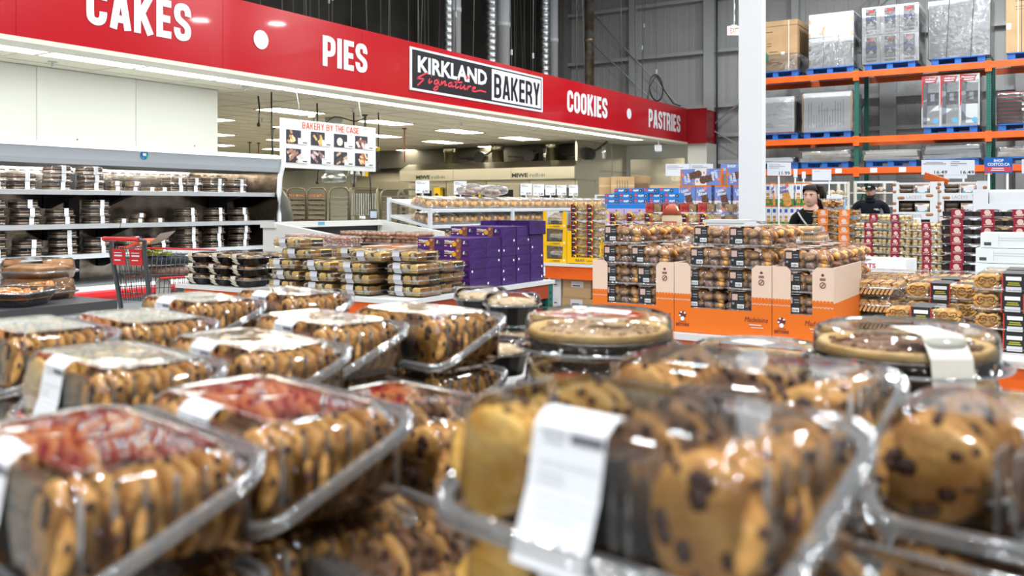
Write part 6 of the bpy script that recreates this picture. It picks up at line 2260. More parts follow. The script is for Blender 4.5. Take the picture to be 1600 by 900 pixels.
DP = dipper_proto()
for i, x in enumerate((-4.69, -4.49)):
    stackup(DP, x, 8.80, 7, 0.0935, 'flatbread dipper pack', f'in the yellow tray, column {ORD[i]} from the cases', 'dipper packs', z0=0.808, jit=0.003)
for i in range(6):
    stackup(DP, -4.27 + 0.205 * i, 8.92, 6, 0.0935, 'flatbread dipper pack', f'in row stack {ORD[i]} right of the yellow tray', 'dipper packs', jit=0.004, lo=3 if i else 0, z0=0.802)
st = thing('riser', 'plain carton riser under the dipper row right of the yellow tray', 'carton', (-4.17, 8.84, 0.802))
MB().box(0.0, 1.02, 0, 0.3, 0, 0.276).build('carton', WCARD, st)
MB().box(0.0, 1.02, -0.001, 0.0, 0.13, 0.15).build('tape', TAPE, st)
LAV = mat('lavender_box', (0.52, 0.42, 0.72), 0.45)
LEM = mat('lemon_print', (0.85, 0.62, 0.05), 0.45)
bz = 1.262
lavx = atY(940, 325, 9.45).x
redx = atY(1006, 325, 9.45).x
for k in range(2):
    for q in range(2):
        t = thing('lavender_carton', f'lavender lemon cookie carton, {("lower", "upper")[q]} one, {ORD[k]} from the yellow tray', 'carton', (lavx + 0.295 * k, 9.45, bz + 0.082 * q - 0.02), 0, 'lavender lemon cartons')
        MB().box(0, 0.285, 0, 0.2, 0, 0.08).build('carton', LAV, t)
        b = MB()
        b.obox((0.07, -0.0012, 0.035), (0.05, 0.0008, 0.03), (0, 0.2, 0), 0)
        b.disc(0.215, 0.035, 0.02, -0.0012, 0, 10)
        b.disc(0.19, 0.06, 0.013, -0.001, 1, 10)
        b.rect(0.1, 0.17, 0.03, 0.04, -0.001, 1)
        b.build('lemon_print', [LEM, mat('violet_print', (0.25, 0.15, 0.5), 0.4)], t)
st = thing('riser', 'plain carton riser under the lavender cartons and red biscuit packs', 'carton', (lavx - 0.02, 9.42, 0.802))
MB().box(0.0, 1.70, 0, 0.6, 0, bz - 0.02 - 0.805).build('carton', WCARD, st)
MB().box(0.0, 1.75, -0.001, 0.0, 0.2, 0.22).build('tape', TAPE, st)
BISC = mat('brown_biscuit', (0.28, 0.16, 0.08), 0.6, col2=(0.42, 0.28, 0.15), cscale=30)
for k in range(5):
    for q in range(2):
        t = thing('biscuit_pack', ('clear pack of brown biscuits with red label' if k < 4 else 'clear pack of plain brown biscuits, no label') + f', {("lower", "upper")[q]} row, {ORD[k]} from lavender cartons', 'biscuits', (redx + 0.02 + 0.208 * k, 9.44, bz - 0.018 + 0.118 * q - 0.0), 0, 'red-label biscuit packs')
        b = MB()
        for s in range(5):
            b.box(0.10, 0.19, 0.02 + 0.03 * s, 0.045 + 0.03 * s, 0.006, 0.098)
        b.build('biscuits', BISC, t, kind='stuff')
        if k < 4:
            MB().box(0.006, 0.098, -0.001, 0.16, 0.004, 0.108).build('red_label', mat('label_scarlet', (0.62, 0.02, 0.02), 0.4, col2=(0.72, 0.12, 0.10), cscale=30), t)
        a, l, r = clam(0.205, 0.19, 0.113, 0.015, 0.01, 0.004)
        l.build('lid', CLEARF, t, (0.103, 0.09, 0))
# blue cookie cartons
BCB = mat('cookie_blue', (0.012, 0.20, 0.62), 0.4)


def blue_proto():
    t = thing('blue_carton', 'x', 'carton')
    w, d, h = 0.205, 0.16, 0.068
    MB().box(-w / 2, w / 2, 0, d, 0, h).build('carton', BCB, t)
    b = MB()
    b.rect(-w * .46, -w * .27, h * .45, h * .97, -0.001, 0)
    b.text('Dare', -w * .36, h * .6, h * .2, -0.002, 1, w=w * .13)
    b.ribbon([(-w * .18, h * .5), (-w * .1, h * .6), (0, h * .5), (w * .1, h * .62), (w * .18, h * .55)], h * .34, -0.001, 1)
    b.disc(w * .33, h * .5, h * .32, -0.001, 2, 10)
    b.disc(w * .33, h * .5, h * .16, -0.002, 3, 8)
    b.build('front_print', [REDINK, PAPER, BLACK, CARD], t)
    return Proto(t)


BCP = blue_proto()
bb = atD(943, 306, 12.0)
BBZ = 1.46
for r_, (off, n) in enumerate(((0.0, 5), (0.0, 5), (0.14, 4))):
    for k in range(n):
        if r_ < 2 and k == 4:
            pass
        BCP.place((bb.x + 0.12 + off + 0.212 * k, bb.y + 0.02 * (k > 2), BBZ + 0.0695 * r_), 0, f'bright blue cookie carton, {("lowest", "middle", "top")[r_]} row, {ORD[k]} from the bakery side', 'bright blue cookie cartons')
st = thing('display_plinth', 'plinth of cartons under the bright blue cookie cartons', 'plinth', (bb.x, bb.y, 0))
MB().box(0.0, 1.15, 0, 0.4, 0, BBZ - 0.002).build('body', WCARD, st)
MB().box(-0.01, 1.16, -0.01, 0.41, BBZ - 0.06, BBZ - 0.002).build('top_lip', BCB, st)
# brown paper bag with a red top, and white cart board
p = atD(1050, 358, 7.3)
t = thing('paper_bag', 'brown printed paper flour bag with folded red top, behind the madeleine packs', 'bag', (p.x, p.y, 0.93))
st = thing('display_plinth', 'slim white plinth under the brown paper flour bag', 'plinth', (p.x, p.y, 0))
MB().box(-0.12, 0.12, -0.1, 0.1, 0, 0.928).build('body', WCARD, st)
MB().box(-0.13, 0.13, -0.11, 0.11, 0.89, 0.929).build('top_lip', LTGREY, st)
b = MB()
b.loft([rr(0.14, 0.08, 0.01, 3, 0), rr(0.15, 0.09, 0.012, 3, 0.42), rr(0.09, 0.02, 0.008, 3, 0.51)], 0)
b.build('bag', mat('kraft_bag', (0.58, 0.46, 0.30), 0.6), t)
b = MB()
b.loft([rr(0.152, 0.092, 0.012, 3, 0.44), rr(0.05, 0.02, 0.009, 3, 0.53)], 0)
b.build('red_top', mat('brick_red', (0.42, 0.08, 0.03), 0.5), t)
MB().rect(-0.06, 0.06, 0.36, 0.385, -0.046).rect(-0.05, 0.05, 0.32, 0.34, -0.046).rect(-0.06, 0.05, 0.28, 0.29, -0.046, 1).rect(-0.05, 0.05, 0.25, 0.27, -0.046, 1).build('print', [REDINK, mat('green_print', (0.05, 0.22, 0.06), 0.5)], t)
p = atD(1133, 362, 7.4)
t = thing('white_box_stand', 'white boxed stand with grey rim behind the madeleine packs', 'stand', (p.x, p.y, 0))
MB().box(-0.16, 0.17, 0, 0.3, 0, 1.30).build('panel', WCARD, t)
MB().box(-0.19, 0.16, -0.01, 0.32, 1.30, 1.325).build('rim', LTGREY, t)
MB().cyl((-0.45, 0.1, 1.215), (-0.2, 0.1, 1.215), 0.014, 8).build('red_handle', CRED, t)
# brown boxes under the flatbread table
for k, (x, z, h, m, l) in enumerate(((-4.72, 0.222, 0.20, CARD, 'lower brown box under the flatbread table'), (-4.71, 0.424, 0.20, CARD, 'upper brown box under the flatbread table'), (-4.98, 0.222, 0.2, WCARD, 'lower white box under the flatbread table'), (-4.98, 0.424, 0.2, WCARD, 'upper white box under the flatbread table'),
                                  (-4.37, 0.222, 0.19, CARD, 'brown box on the flatbread table shelf toward the madeleines'))):
    wd = 0.36 if m is CARD else 0.15
    t = thing('stock_box', l, 'cardboard box', (x, 8.75, z))
    MB().box(-wd / 2 + (0.0), wd / 2 - 0.01, 0, 0.4, 0, h).build('carton', m, t)
    b = MB()
    b.rect(-wd * .2, wd * .22, h * .55, h * .9, -0.001, 0)
    b.rect(-wd * .15, wd * .1, h * .62, h * .68, -0.002, 1)
    b.build('label', [PAPER, DKGREY], t)

# ================================================================ madeleine table
T3 = table('white-topped table of madeleine trays and puff pastries', -2.30, 1.75, 4.28, 6.95, sidebeam=LTGREY)
MADO = mat('tray_orange', (0.80, 0.17, 0.008), 0.5)
MADP = mat('tray_peach', (0.80, 0.60, 0.47), 0.5)
MADE = mat('madeleine', (0.48, 0.16, 0.022), 0.5, col2=(0.76, 0.40, 0.10), cscale=30, thr=(0.42, 0.58))
WRAP = clear_mat('madeleine_wrapper', rough=0.10, k=1.0, base=0.015, bump=1.0, bscale=60, haze=0.13, hcol=(0.80, 0.56, 0.46))
MARO = mat('maroon_print', (0.16, 0.03, 0.03), 0.5)
LACE = mat('lace_print', (0.80, 0.62, 0.50), 0.5)


def mad_tray(x0, x1, label, side=False):
    t = thing('madeleine_tray', label, 'display tray', (x0, 4.33, 0.802))
    w = x1 - x0
    H, lip, fl_ = 0.352, 0.125, 0.088
    zo = 0.185

    def flap(a, b, m0, m1, tag_):
        s = MB()
        ch = 0.02
        s.box(a, b, 0, 0.005, 0, zo, 0)
        s.prism([(a, zo), (b, zo), (b, H - (ch if tag_ == 'r' else 0)), (b - (ch if tag_ == 'r' else 0), H), (a + (ch if tag_ == 'l' else 0), H), (a, H - (ch if tag_ == 'l' else 0))], 0, 0.005, 'y', 1)
        n = 6
        for q in range(n):                       # scalloped lace edge
            cx = a + (b - a) * (q + .5) / n
            s.disc(cx, zo + 0.004, (b - a) / n * 0.5, -0.0006, 0, 10)
            s.disc(cx, zo - 0.018, (b - a) / n * 0.45, -0.0008, 2, 10)
            s.disc(cx, zo - 0.017, (b - a) / n * 0.28, -0.0012, 0, 8)
        s.rect(a, b, zo - 0.016, zo - 0.008, -0.0014, 0)
        s.build('corner_flap', [MADO, MADP, LACE], t)
    flap(0, fl_, 0, 0, 'r')
    flap(w - fl_ - 0.01, w, 0, 0, 'l')
    MB().box(fl_, w - fl_ - 0.01, 0, 0.005, 0, lip).build('front_lip', MADO, t)
    for xx in (0, w - 0.005):
        s = MB()
        s.box(xx, xx + 0.005, 0.005, 0.62, 0, zo, 0)
        s.box(xx, xx + 0.005, 0.005, 0.62, zo, H, 1)
        s.build('side', [MADO, MADP], t)
    MB().box(0.005, w - 0.005, 0.005, 0.62, 0, 0.005).build('bottom', MADO, t)
    s = MB()
    s.text('Madeleine', w - 0.075, 0.075, 0.026, -0.002, 0, w=0.115, shear=0.25)
    s.rect(w - 0.11, w - 0.05, 0.058, 0.064, -0.002, 1)
    s.rect(w - 0.10, w - 0.04, 0.046, 0.05, -0.002, 1)
    s.text('BRETONNE', 0.045, 0.03, 0.015, -0.002, 0, w=0.07, bold=0.03)
    s.text('LA BONNE', 0.045, 0.048, 0.007, -0.002, 0, w=0.04)
    s.build('lettering', [MARO, LACE], t)
    s = MB()
    cx, cz = 0.045, 0.088
    for q in range(9):
        a = q * 2 * math.pi / 9
        s.disc(cx + 0.014 * math.cos(a), cz + 0.013 * math.sin(a), 0.006, -0.0018, q % 2, 8)
    s.disc(cx, cz, 0.010, -0.0025, 0, 10)
    s.disc(cx, cz - 0.02, 0.011, -0.0025, 1, 10)
    s.build('emblem', [MARO, WHITE], t)
    s = MB()
    fx = w - 0.05
    s.add([(fx, -0.001, 0.325), (fx + 0.008, -0.001, 0.318), (fx + 0.004, -0.001, 0.311), (fx - 0.004, -0.001, 0.311), (fx - 0.008, -0.001, 0.318)], [(0, 1, 2, 3, 4)])
    for z in (0.298, 0.292):
        s.rect(fx - 0.013, fx + 0.013, z, z + 0.004, -0.001)
    s.tube([(fx + 0.013 * math.cos(a), -0.001, 0.27 + 0.013 * math.sin(a)) for a in [q * math.pi / 6 for q in range(12)]], 0.002, 3, 0, True)
    s.bar((fx - 0.01, -0.001, 0.26), (fx + 0.01, -0.001, 0.28), 0.003)
    s.build('side_marks', MARO, t)
    return t


xs_ = [-2.235, -1.765, -1.262, -0.975]
mad_tray(xs_[0], xs_[1] - 0.003, 'orange and peach madeleine tray nearest the flatbread table')
mad_tray(xs_[1], xs_[2] - 0.003, 'orange and peach madeleine tray in the middle of the three')
mad_tray(xs_[2], xs_[3], 'narrow orange and peach madeleine tray at the puff pastry side', True)


def mad_proto(front):
    t = thing('madeleine_pack', 'x', 'madeleines')
    w, d, h = 0.228, 0.20, 0.105
    q = random.Random(21)
    spots = []
    for i in range(4):
        for k in range(2):
            spots.append((-0.078 + 0.052 * i + q.uniform(-.008, .008), -0.062, 0.028 + 0.042 * k + q.uniform(-.004, .004)))
    for i in range(4):
        spots.append((-0.078 + 0.052 * i, 0.02, 0.07))
        spots.append((-0.078 + 0.052 * i, 0.065, 0.06))
    mw = mat('printed_wrapper', (0.72, 0.56, 0.47), 0.25, col2=(0.45, 0.20, 0.15), cscale=55, thr=(0.5, 0.56))
    sh = MB().ball((0, 0, 0), (0.040, 0.023, 0.021), 9, 6).mesh('madeleine', MADE)
    sh2 = MB().ball((0, 0, 0), (0.040, 0.023, 0.021), 9, 6).mesh('madeleine', mw)
    if front:
        for n_, s in enumerate(spots):
            o = put('madeleine', sh if n_ % 4 else sh2, t, s)
            o.rotation_euler = (q.uniform(-.6, .6), q.uniform(-1.2, 1.2), q.uniform(-1.2, 1.2))
    else:
        b = MB()
        for n_, s in enumerate(spots):
            b.ball(s, (0.040, 0.023, 0.021), 7, 5, 0 if n_ % 4 else 1, q.uniform(-1.2, 1.2), q.uniform(-.6, .6))
        b.build('madeleines', [MADE, mw], t, kind='stuff')
    b = MB()
    for s in spots[:8]:
        b.ball((s[0], s[1] - 0.004, s[2]), (0.044, 0.028, 0.023), 8, 5, 0, q.uniform(-.5, .5), q.uniform(-.5, .5))
    b.build('wrappers', WRAP, t, kind='stuff')
    a, l, r = clam(w, d, h, 0.035, 0.01, 0.022)
    wobble(l, 0.0012, 5)
    l.build('lid', CLEARF, t)
    r.build('rim', RIM, t)
    b = MB()
    yy = -d / 2 - 0.0015
    b.box(-0.085, -0.018, yy, yy + 0.001, 0.018, h - 0.006, 0)
    b.box(-0.085, -0.018, yy, yy + 0.05, h + 0.0005, h + 0.0015, 4)
    b.rect(-0.08, -0.052, 0.062, 0.092, yy - 0.0005, 1)
    b.rect(-0.046, -0.022, 0.078, 0.083, yy - 0.0005, 2)
    b.rect(-0.044, -0.022, 0.066, 0.070, yy - 0.0005, 2)
    b.disc(-0.074, 0.045, 0.006, yy - 0.0005, 2, 8)
    b.rect(-0.055, -0.021, 0.022, 0.042, yy - 0.0005, 3)
    for z in range(5):
        b.rect(-0.052 + 0.006 * z, -0.049 + 0.006 * z, 0.025, 0.037, yy - 0.001, 0)
    b.build('label', [mat('label_black', (0.022, 0.024, 0.026), 0.4), mat('label_dusty', (0.60, 0.42, 0.36), 0.5), GREYINK, WHITE, PAPER], t)
    return Proto(t)


MPF, MPB = mad_proto(True), mad_proto(False)
MP = 0.1075
for i, (x, n) in enumerate(((-2.085, 5), (-1.887, 4), (-1.62, 4), (-1.392, 5), (-1.115, 4))):
    for k in range(n):
        MPF.place((x + rnd.uniform(-.006, .006) - (0.03 if i == 1 and k == 3 else 0) + (0.02 if i == 2 and k > 2 else 0), 4.445 + rnd.uniform(-.006, .004), 0.808 + MP * k), rnd.uniform(-.02, .02), f'clear madeleine pack with black label, {lev(k, n)} in front column {ORD[i]} from flatbreads', 'front madeleine packs')
MPF.place((-1.60, 4.50, 0.808 + MP * 4), 0.03, 'clear madeleine pack on top, slightly set back, over the middle tray', 'front madeleine packs')
for i, (x, ny, n) in enumerate(((-2.085, 3, 5), (-1.86, 1, 4), (-1.62, 2, 4), (-1.385, 2, 5), (-1.115, 4, 4))):
    for j in range(ny):
        for k in range(n):
            if k < n - 2 and j > 0 and i != 4:
                continue
            MPB.place((x + rnd.uniform(-.008, .008), 4.655 + 0.206 * j, 0.808 + MP * k), rnd.uniform(-.02, .02), f'madeleine pack, {lev(k, n)}, row {ORD[j + 1]} back in column {ORD[i]} from flatbreads', 'rear madeleine packs')

# ---- puff pastry sticks and palmiers
STICK = mat('glazed_stick', (0.60, 0.30, 0.08), 0.35, col2=(0.78, 0.52, 0.24), cscale=18)
STKD = mat('stick_dark', (0.22, 0.09, 0.03), 0.5)
PALM = mat('palmier', (0.58, 0.27, 0.06), 0.5, col2=(0.74, 0.45, 0.16), cscale=40)


def stick_proto():
    t = thing('pastry_stick_pack', 'x', 'pastries')
    w, d, h = 0.36, 0.24, 0.088
    me = MB().loft([[(-0.014, 0, 0), (0.014, 0, 0), (0.016, 0, 0.012), (0.006, 0, 0.02), (-0.012, 0, 0.016)], [(-0.014, 0.2, 0), (0.014, 0.2, 0), (0.016, 0.2, 0.012), (0.006, 0.2, 0.02), (-0.012, 0.2, 0.016)]], 0, smooth=False)
    sm_ = [me.mesh('stick', STICK), me.mesh('stick', STKD)]
    for k in range(22):
        o = put('pastry_stick', sm_[1 if k % 4 == 3 else 0], t, (-w / 2 + 0.04 + k * (w - 0.075) / 21, -d / 2 + 0.02, 0.05))
        o.rotation_euler = (0.02, 0.95, 0)
    b = MB()
    for k in range(14):
        b.obox((-w / 2 + 0.05 + k * 0.02, -0.02, 0.03), (0.012, 0.19, 0.05), (0, 0.5, 0))
    b.build('lower_sticks', STICK, t, kind='stuff')
    a, l, r = clam(w, d, h, 0.035, 0.04, 0.014)
    a.build('tray', CLEARF, t)
    l.build('lid', CLEARF, t)
    r.build('rim', RIM, t)
    MB().obox((0.08, 0.02, h + 0.001), (0.03, 0.012, 0.001), (0, 0, 0.3)).build('yellow_sticker', mat('label_yellow', (0.85, 0.7, 0.02), 0.4), t)
    return Proto(t)


STP = stick_proto()
for i, (x, y) in enumerate(((-0.945, 5.02), (-0.93, 5.32), (-0.91, 5.62), (-0.55, 5.66))):
    stackup(STP, x, y, 3, 0.089, 'clear tray of glazed pastry sticks', ('in the front stick stack', 'in the second stick stack', 'in the third stick stack', 'behind the palmiers')[i], 'pastry stick trays')


def spiral_mesh():
    b = MB()
    b.tube([(0.047 * math.cos(a) * (1 - 0.12 * max(0, -math.sin(a))), 0, 0.034 * math.sin(a) * (1 - 0.35 * max(0, math.sin(a)) * math.exp(-(math.cos(a) / 0.35) ** 2))) for a in [q * math.pi / 14 for q in range(28)]], 0.007, 6, 0, True)
    for s in (-1, 1):
        b.tube([(s * (0.0215 - (0.019 - 0.00085 * q) * math.cos(q * 0.42 + 2.6)), -0.001, 0.007 + (0.019 - 0.00085 * q) * math.sin(q * 0.42 + 2.6)) for q in range(20)], 0.0048, 6)
    b.ball((0, 0.008, -0.001), (0.044, 0.007, 0.031), 14, 6)
    return b.mesh('palmier', PALM)


SPM = spiral_mesh()


def palmier_proto():
    t = thing('palmier_pack', 'x', 'palmiers')
    w, d, h = 0.33, 0.22, 0.084
    for j in range(3):
        for x in (-0.105, 0.055, 0.115):
            if j and x == 0.055:
                continue
            put('palmier', SPM, t, (x + (0.02 if x == 0.055 else 0), -d / 2 + 0.022 + 0.03 * j, 0.043))
    b = MB()
    for x in (-0.1, 0.09):
        for j in range(4):
            b.ball((x, -0.0 + 0.025 * j, 0.042), (0.05, 0.009, 0.036), 8, 5)
    b.build('inner_palmiers', PALM, t, kind='stuff')
    a, l, r = clam(w, d, h, 0.03, 0.012, 0.02)
    l.build('lid', CLEARF, t)
    r.build('rim', RIM, t)
    b = MB()
    yy = -d / 2 - 0.003
    x0, x1 = -0.045, 0.045
    b.box(x0, x1, yy, yy + 0.001, 0.0, h, 0)
    b.box(x0, x1, yy, d / 2, h, h + 0.0015, 0)
    for x in (x0, x1 - 0.004):
        b.rect(x, x + 0.004, 0, h, yy - 0.0006, 1)
    b.rect(x0 + 0.015, x1 - 0.015, h * 0.66, h * 0.86, yy - 0.0006, 2)
    b.rect(x0 + 0.02, x1 - 0.02, h * 0.40, h * 0.46, yy - 0.0006, 3)
    b.rect(x0 + 0.024, x1 - 0.024, h * 0.5, h * 0.56, yy - 0.0006, 3)
    b.rect(x0 + 0.015, x1 - 0.015, h * 0.06, h * 0.32, yy - 0.0006, 4)
    b.build('sash', [BLACK, mat('sash_red', (0.70, 0.03, 0.02), 0.4), WHITE, mat('olive_print', (0.42, 0.42, 0.03), 0.4), PAPER], t)
    return Proto(t)


PLP = palmier_proto()
for i, (x, y, n) in enumerate(((-0.60, 5.0, 3), (-0.62, 4.66, 2), (-0.255, 4.62, 4), (-0.58, 5.3, 3), (0.10, 4.62, 4), (-0.24, 4.9, 4))):
    stackup(PLP, x, y, n, 0.0865, 'palmier pack with black sash', ('beside the pastry sticks', 'in the low front stack', 'in the tall front stack', 'in the rearmost palmier stack', 'in the right edge stack', 'behind the tall front stack')[i], 'palmier packs', jit=0.012)

# ---- white tart cartons and white printed cartons
tb_ = atD(1384, 420, 6.25)
for k in range(3):
    t = thing('tart_carton', f'white carton printed TARTS, {lev(k, 3)} of its stack', 'carton', (tb_.x, 6.42, 0.802 + 0.095 * k), -0.05 * k)
    MB().box(-0.19, 0.17, 0, 0.28, 0, 0.092).build('carton', WCARD, t)
    b = MB()
    b.text('TARTS', -0.09, 0.032, 0.030, -0.001, 0, w=0.14, bold=0.03)
    b.build('lettering', mat('tart_red', (0.42, 0.03, 0.05), 0.5), t)
    b = MB()
    for q in range(3):
        b.add([(0.171, 0.03, 0.02 + 0.02 * q), (0.171, 0.22, 0.02 + 0.02 * q), (0.171, 0.22, 0.028 + 0.02 * q), (0.171, 0.03, 0.028 + 0.02 * q)], [(0, 1, 2, 3)])
    b.build('side_print', PAPER, t, kind='stuff')
PW = mat('pale_carton', (0.68, 0.73, 0.73), 0.5)
wx = atY(1532, 370, 6.4).x
for k in range(5):
    t = thing('printed_carton', f'pale white ingredient-printed carton, {lev(k, 5)} of the stack at the right edge', 'carton', (wx + 0.06 * (4 - k > 0) * -0.4, 6.4 - 0.03 * (4 - k), 0.802 + 0.094 * k), rnd.uniform(-.03, .03))
    MB().box(0, 0.62, 0, 0.4, 0, 0.091).build('carton', PW, t)
    b = MB()
    b.rect(0.02, 0.06, 0.015, 0.035, -0.001, 0)
    b.rect(0.10, 0.30, 0.06, 0.064, -0.001, 1)
    b.rect(0.10, 0.28, 0.045, 0.049, -0.001, 1)
    b.rect(0.36, 0.55, 0.06, 0.064, -0.001, 1)
    b.rect(0.36, 0.50, 0.04, 0.044, -0.001, 1)
    b.rect(0.10, 0.102, 0.01, 0.08, -0.001, 1)
    b.build('print', [DKGREY, mat('faint_print', (0.48, 0.52, 0.53), 0.5)], t)

# ================================================================ cookie table behind
T4 = table('table of almond cookies and dark brownie packs below the price cards', -2.08, 0.9, 8.42, 9.7)
ALMC = mat('almond_cookie', (0.74, 0.49, 0.19), 0.55, col2=(0.86, 0.68, 0.38), cscale=18)
MARN = mat('maroon_sash', (0.30, 0.006, 0.035), 0.4)
ORSA = mat('orange_sash', (0.83, 0.20, 0.01), 0.4)
PRETZ = mat('pretzel', (0.45, 0.20, 0.05), 0.5, col2=(0.62, 0.36, 0.14), cscale=25)
DKBR = mat('dark_brownie', (0.018, 0.010, 0.010), 0.5)


def sash_on(t, w, d, h, sw, m, xo=0.0):
    b = MB()
    yy = -d / 2 - 0.009
    b.box(xo - sw / 2, xo + sw / 2, yy, yy + 0.001, 0, h, 0)
    b.box(xo - sw / 2, xo + sw / 2, yy, d / 2, h + 0.002, h + 0.003, 0)
    b.disc(xo, h * 0.66, sw * 0.24, yy - 0.0006, 1, 12)
    b.disc(xo + sw * .27, h * .42, sw * .08, yy - 0.0006, 1, 8)
    b.rect(xo - sw * .35, xo + sw * .25, h * 0.28, h * 0.36, yy - 0.0006, 1)
    b.rect(xo - sw * .35, xo + sw * .3, h * 0.12, h * 0.17, yy - 0.0006, 1)
    b.build('sash', [m, mat('sash_print', (0.72, 0.55, 0.48), 0.5)], t)


def sashed(nm, cat, m, w, d, h, nx, ny, nz, r, sw, sm, el):
    t = lump_proto(nm, cat, m, w, d, h, nx, ny, nz, r, el)
    sash_on(t, w, d, h, sw, sm)
    return Proto(t)


ALP = sashed('almond_cookie_pack', 'cookies', ALMC, 0.245, 0.2, 0.069, 5, 4, 2, 0.022, 0.068, MARN, 1.15)
ORP = sashed('pretzel_pack', 'pretzels', PRETZ, 0.20, 0.2, 0.074, 5, 4, 3, 0.016, 0.095, ORSA, 1.5)
t = thing('brownie_pack', 'x', 'brownies')
MB().loft([rr(0.24, 0.2, 0.03, 4, 0.004), rr(0.25, 0.21, 0.03, 4, 0.055)], 0, True, True, False).build('brownies', DKBR, t)
a, l, r = clam(0.28, 0.235, 0.074, 0.035, 0.01, 0.05)
l.build('lid', CLEARF, t)
r.build('rim', RIM, t)
sash_on(t, 0.28, 0.235, 0.072, 0.10, MARN, 0.0)
BKP = Proto(t)
for i, (px, n, yo) in enumerate(((1323, 8, 0.0), (1361, 7, 0.0), (1402, 8, 0.0), (1450, 7, 0.0))):
    x = atY(px, 380, 8.55).x
    P, nm, pt = (ORP, 'pretzel pack with orange sash', 0.0755) if i == 0 else (ALP, 'almond cookie pack with maroon sash', 0.0705)
    stackup(P, x, 8.55, n, pt, nm, f'in the {("orange", "first", "second", "third")[i]} front stack', 'pretzel packs' if i == 0 else 'almond cookie packs', jit=0.006)
for i, (px, n) in enumerate(((1290, 8), (1368, 8))):
    x = atY(px, 345, 8.80).x
    stackup((ORP, ALP)[i], x, 8.80, n, (0.0755, 0.0705)[i], ('pretzel pack with orange sash', 'almond cookie pack with maroon sash')[i], 'in the back row stack', ('pretzel packs', 'almond cookie packs')[i], jit=0.006)
for i, (px, n) in enumerate(((1498, 8), (1546, 8), (1595, 8))):
    x = atY(px, 380, 8.56).x
    stackup(BKP, x, 8.56, n, 0.0765, 'dark brownie pack with maroon sash', f'in stack {ORD[i]} from the almonds', 'dark brownie packs', jit=0.006)
# tan biscuit trays in front of the woman
TAN = mat('tan_biscuit', (0.66, 0.42, 0.22), 0.5, col2=(0.74, 0.52, 0.30), cscale=16)


def tan_proto():
    t = thing('biscuit_tray', 'x', 'biscuits')
    w, d, h = 0.40, 0.26, 0.062
    b = MB()
    for k in range(26):
        b.ball((-w / 2 + 0.02 + k * (w - 0.04) / 25, -0.06, 0.03), (0.006, 0.06, 0.026), 6, 5)
        b.ball((-w / 2 + 0.02 + k * (w - 0.04) / 25, 0.06, 0.03), (0.006, 0.06, 0.026), 6, 5)
    b.build('biscuits', TAN, t, kind='stuff')
    a, l, r = clam(w, d, h, 0.03, 0.01, 0.012)
    l.build('lid', CLEARF, t)
    r.build('rim', RIM, t)
    return Proto(t)


TNP = tan_proto()
tp = atD(1262, 357, 6.75)
for k in range(8):
    TNP.place((tp.x + (0.03 if k < 7 else -0.02) + rnd.uniform(-.008, .008), 6.55, 0.802 + 0.0635 * k), rnd.uniform(-.02, .02), f'tan biscuit tray, {lev(k, 8)} of the stack in front of the woman', 'tan biscuit trays')
# clear tub of round cookies on the pretzel packs, and the pale blue flat cartons
p = atY(1302, 334, 8.75)
t = thing('cookie_tub', 'clear flared tub of small golden cookies standing on the pretzel packs', 'cookies', (p.x, 8.79, 0.802 + 0.0755 * 8 + 0.003))
b = MB()
for k in range(34):
    b.ball((rnd.uniform(-.08, .08), rnd.uniform(-.08, .08), 0.02 + rnd.random() * .055), (0.02, 0.02, 0.01), 7, 4, 0, 0, rnd.uniform(-1, 1))
b.build('cookies', PRETZ, t, kind='stuff')
MB().loft([rr(0.17, 0.17, 0.03, 4, 0.001), rr(0.21, 0.21, 0.03, 4, 0.09), rr(0.23, 0.23, 0.03, 4, 0.092)], 0, True, False).build('tub', CLEARF, t)
MB().tube(rr(0.22, 0.22, 0.03, 4, 0.093), 0.005, 4, 0, True).build('rim', RIM, t)
for k, px in enumerate((1340, 1385)):
    x = atY(px, 333, 9.2).x
    for q in range(8):
        o = MB().box(-0.17, 0.17, 0, 0.3, 0, 0.069).box(-0.171, -0.06, -0.001, 0, 0.02, 0.05, 1).box(0.02, 0.06, -0.001, 0, 0.02, 0.05, 1).build('flat_carton', [mat('sky_blue_carton', (0.10, 0.42, 0.72), 0.4), LB_WHITE], None, (x, 9.12, 0.802 + 0.07 * q))
        tag(o, f'sky blue flat carton, {lev(q, 8)} in the stack {("nearer the tub", "nearer the almond cases")[k]}', 'carton', 'sky blue flat cartons')
x = atY(1420, 337, 9.2).x
for q in range(4):
    b = MB().box(-0.09, 0.09, 0, 0.2, 0, 0.13)
    for c_ in range(6):
        b.box(-0.085 + c_ * 0.03, -0.07 + c_ * 0.03, -0.001, 0, 0.01, 0.12, 1)
    o = b.build('striped_carton', [LB_WHITE, mat('gold_stripe', (0.72, 0.48, 0.08), 0.4)], None, (x, 9.12, 0.802 + 0.1305 * q))
    tag(o, f'white and gold striped carton, {lev(q, 4)} of the stack behind the almond cookies', 'carton', 'striped cartons')
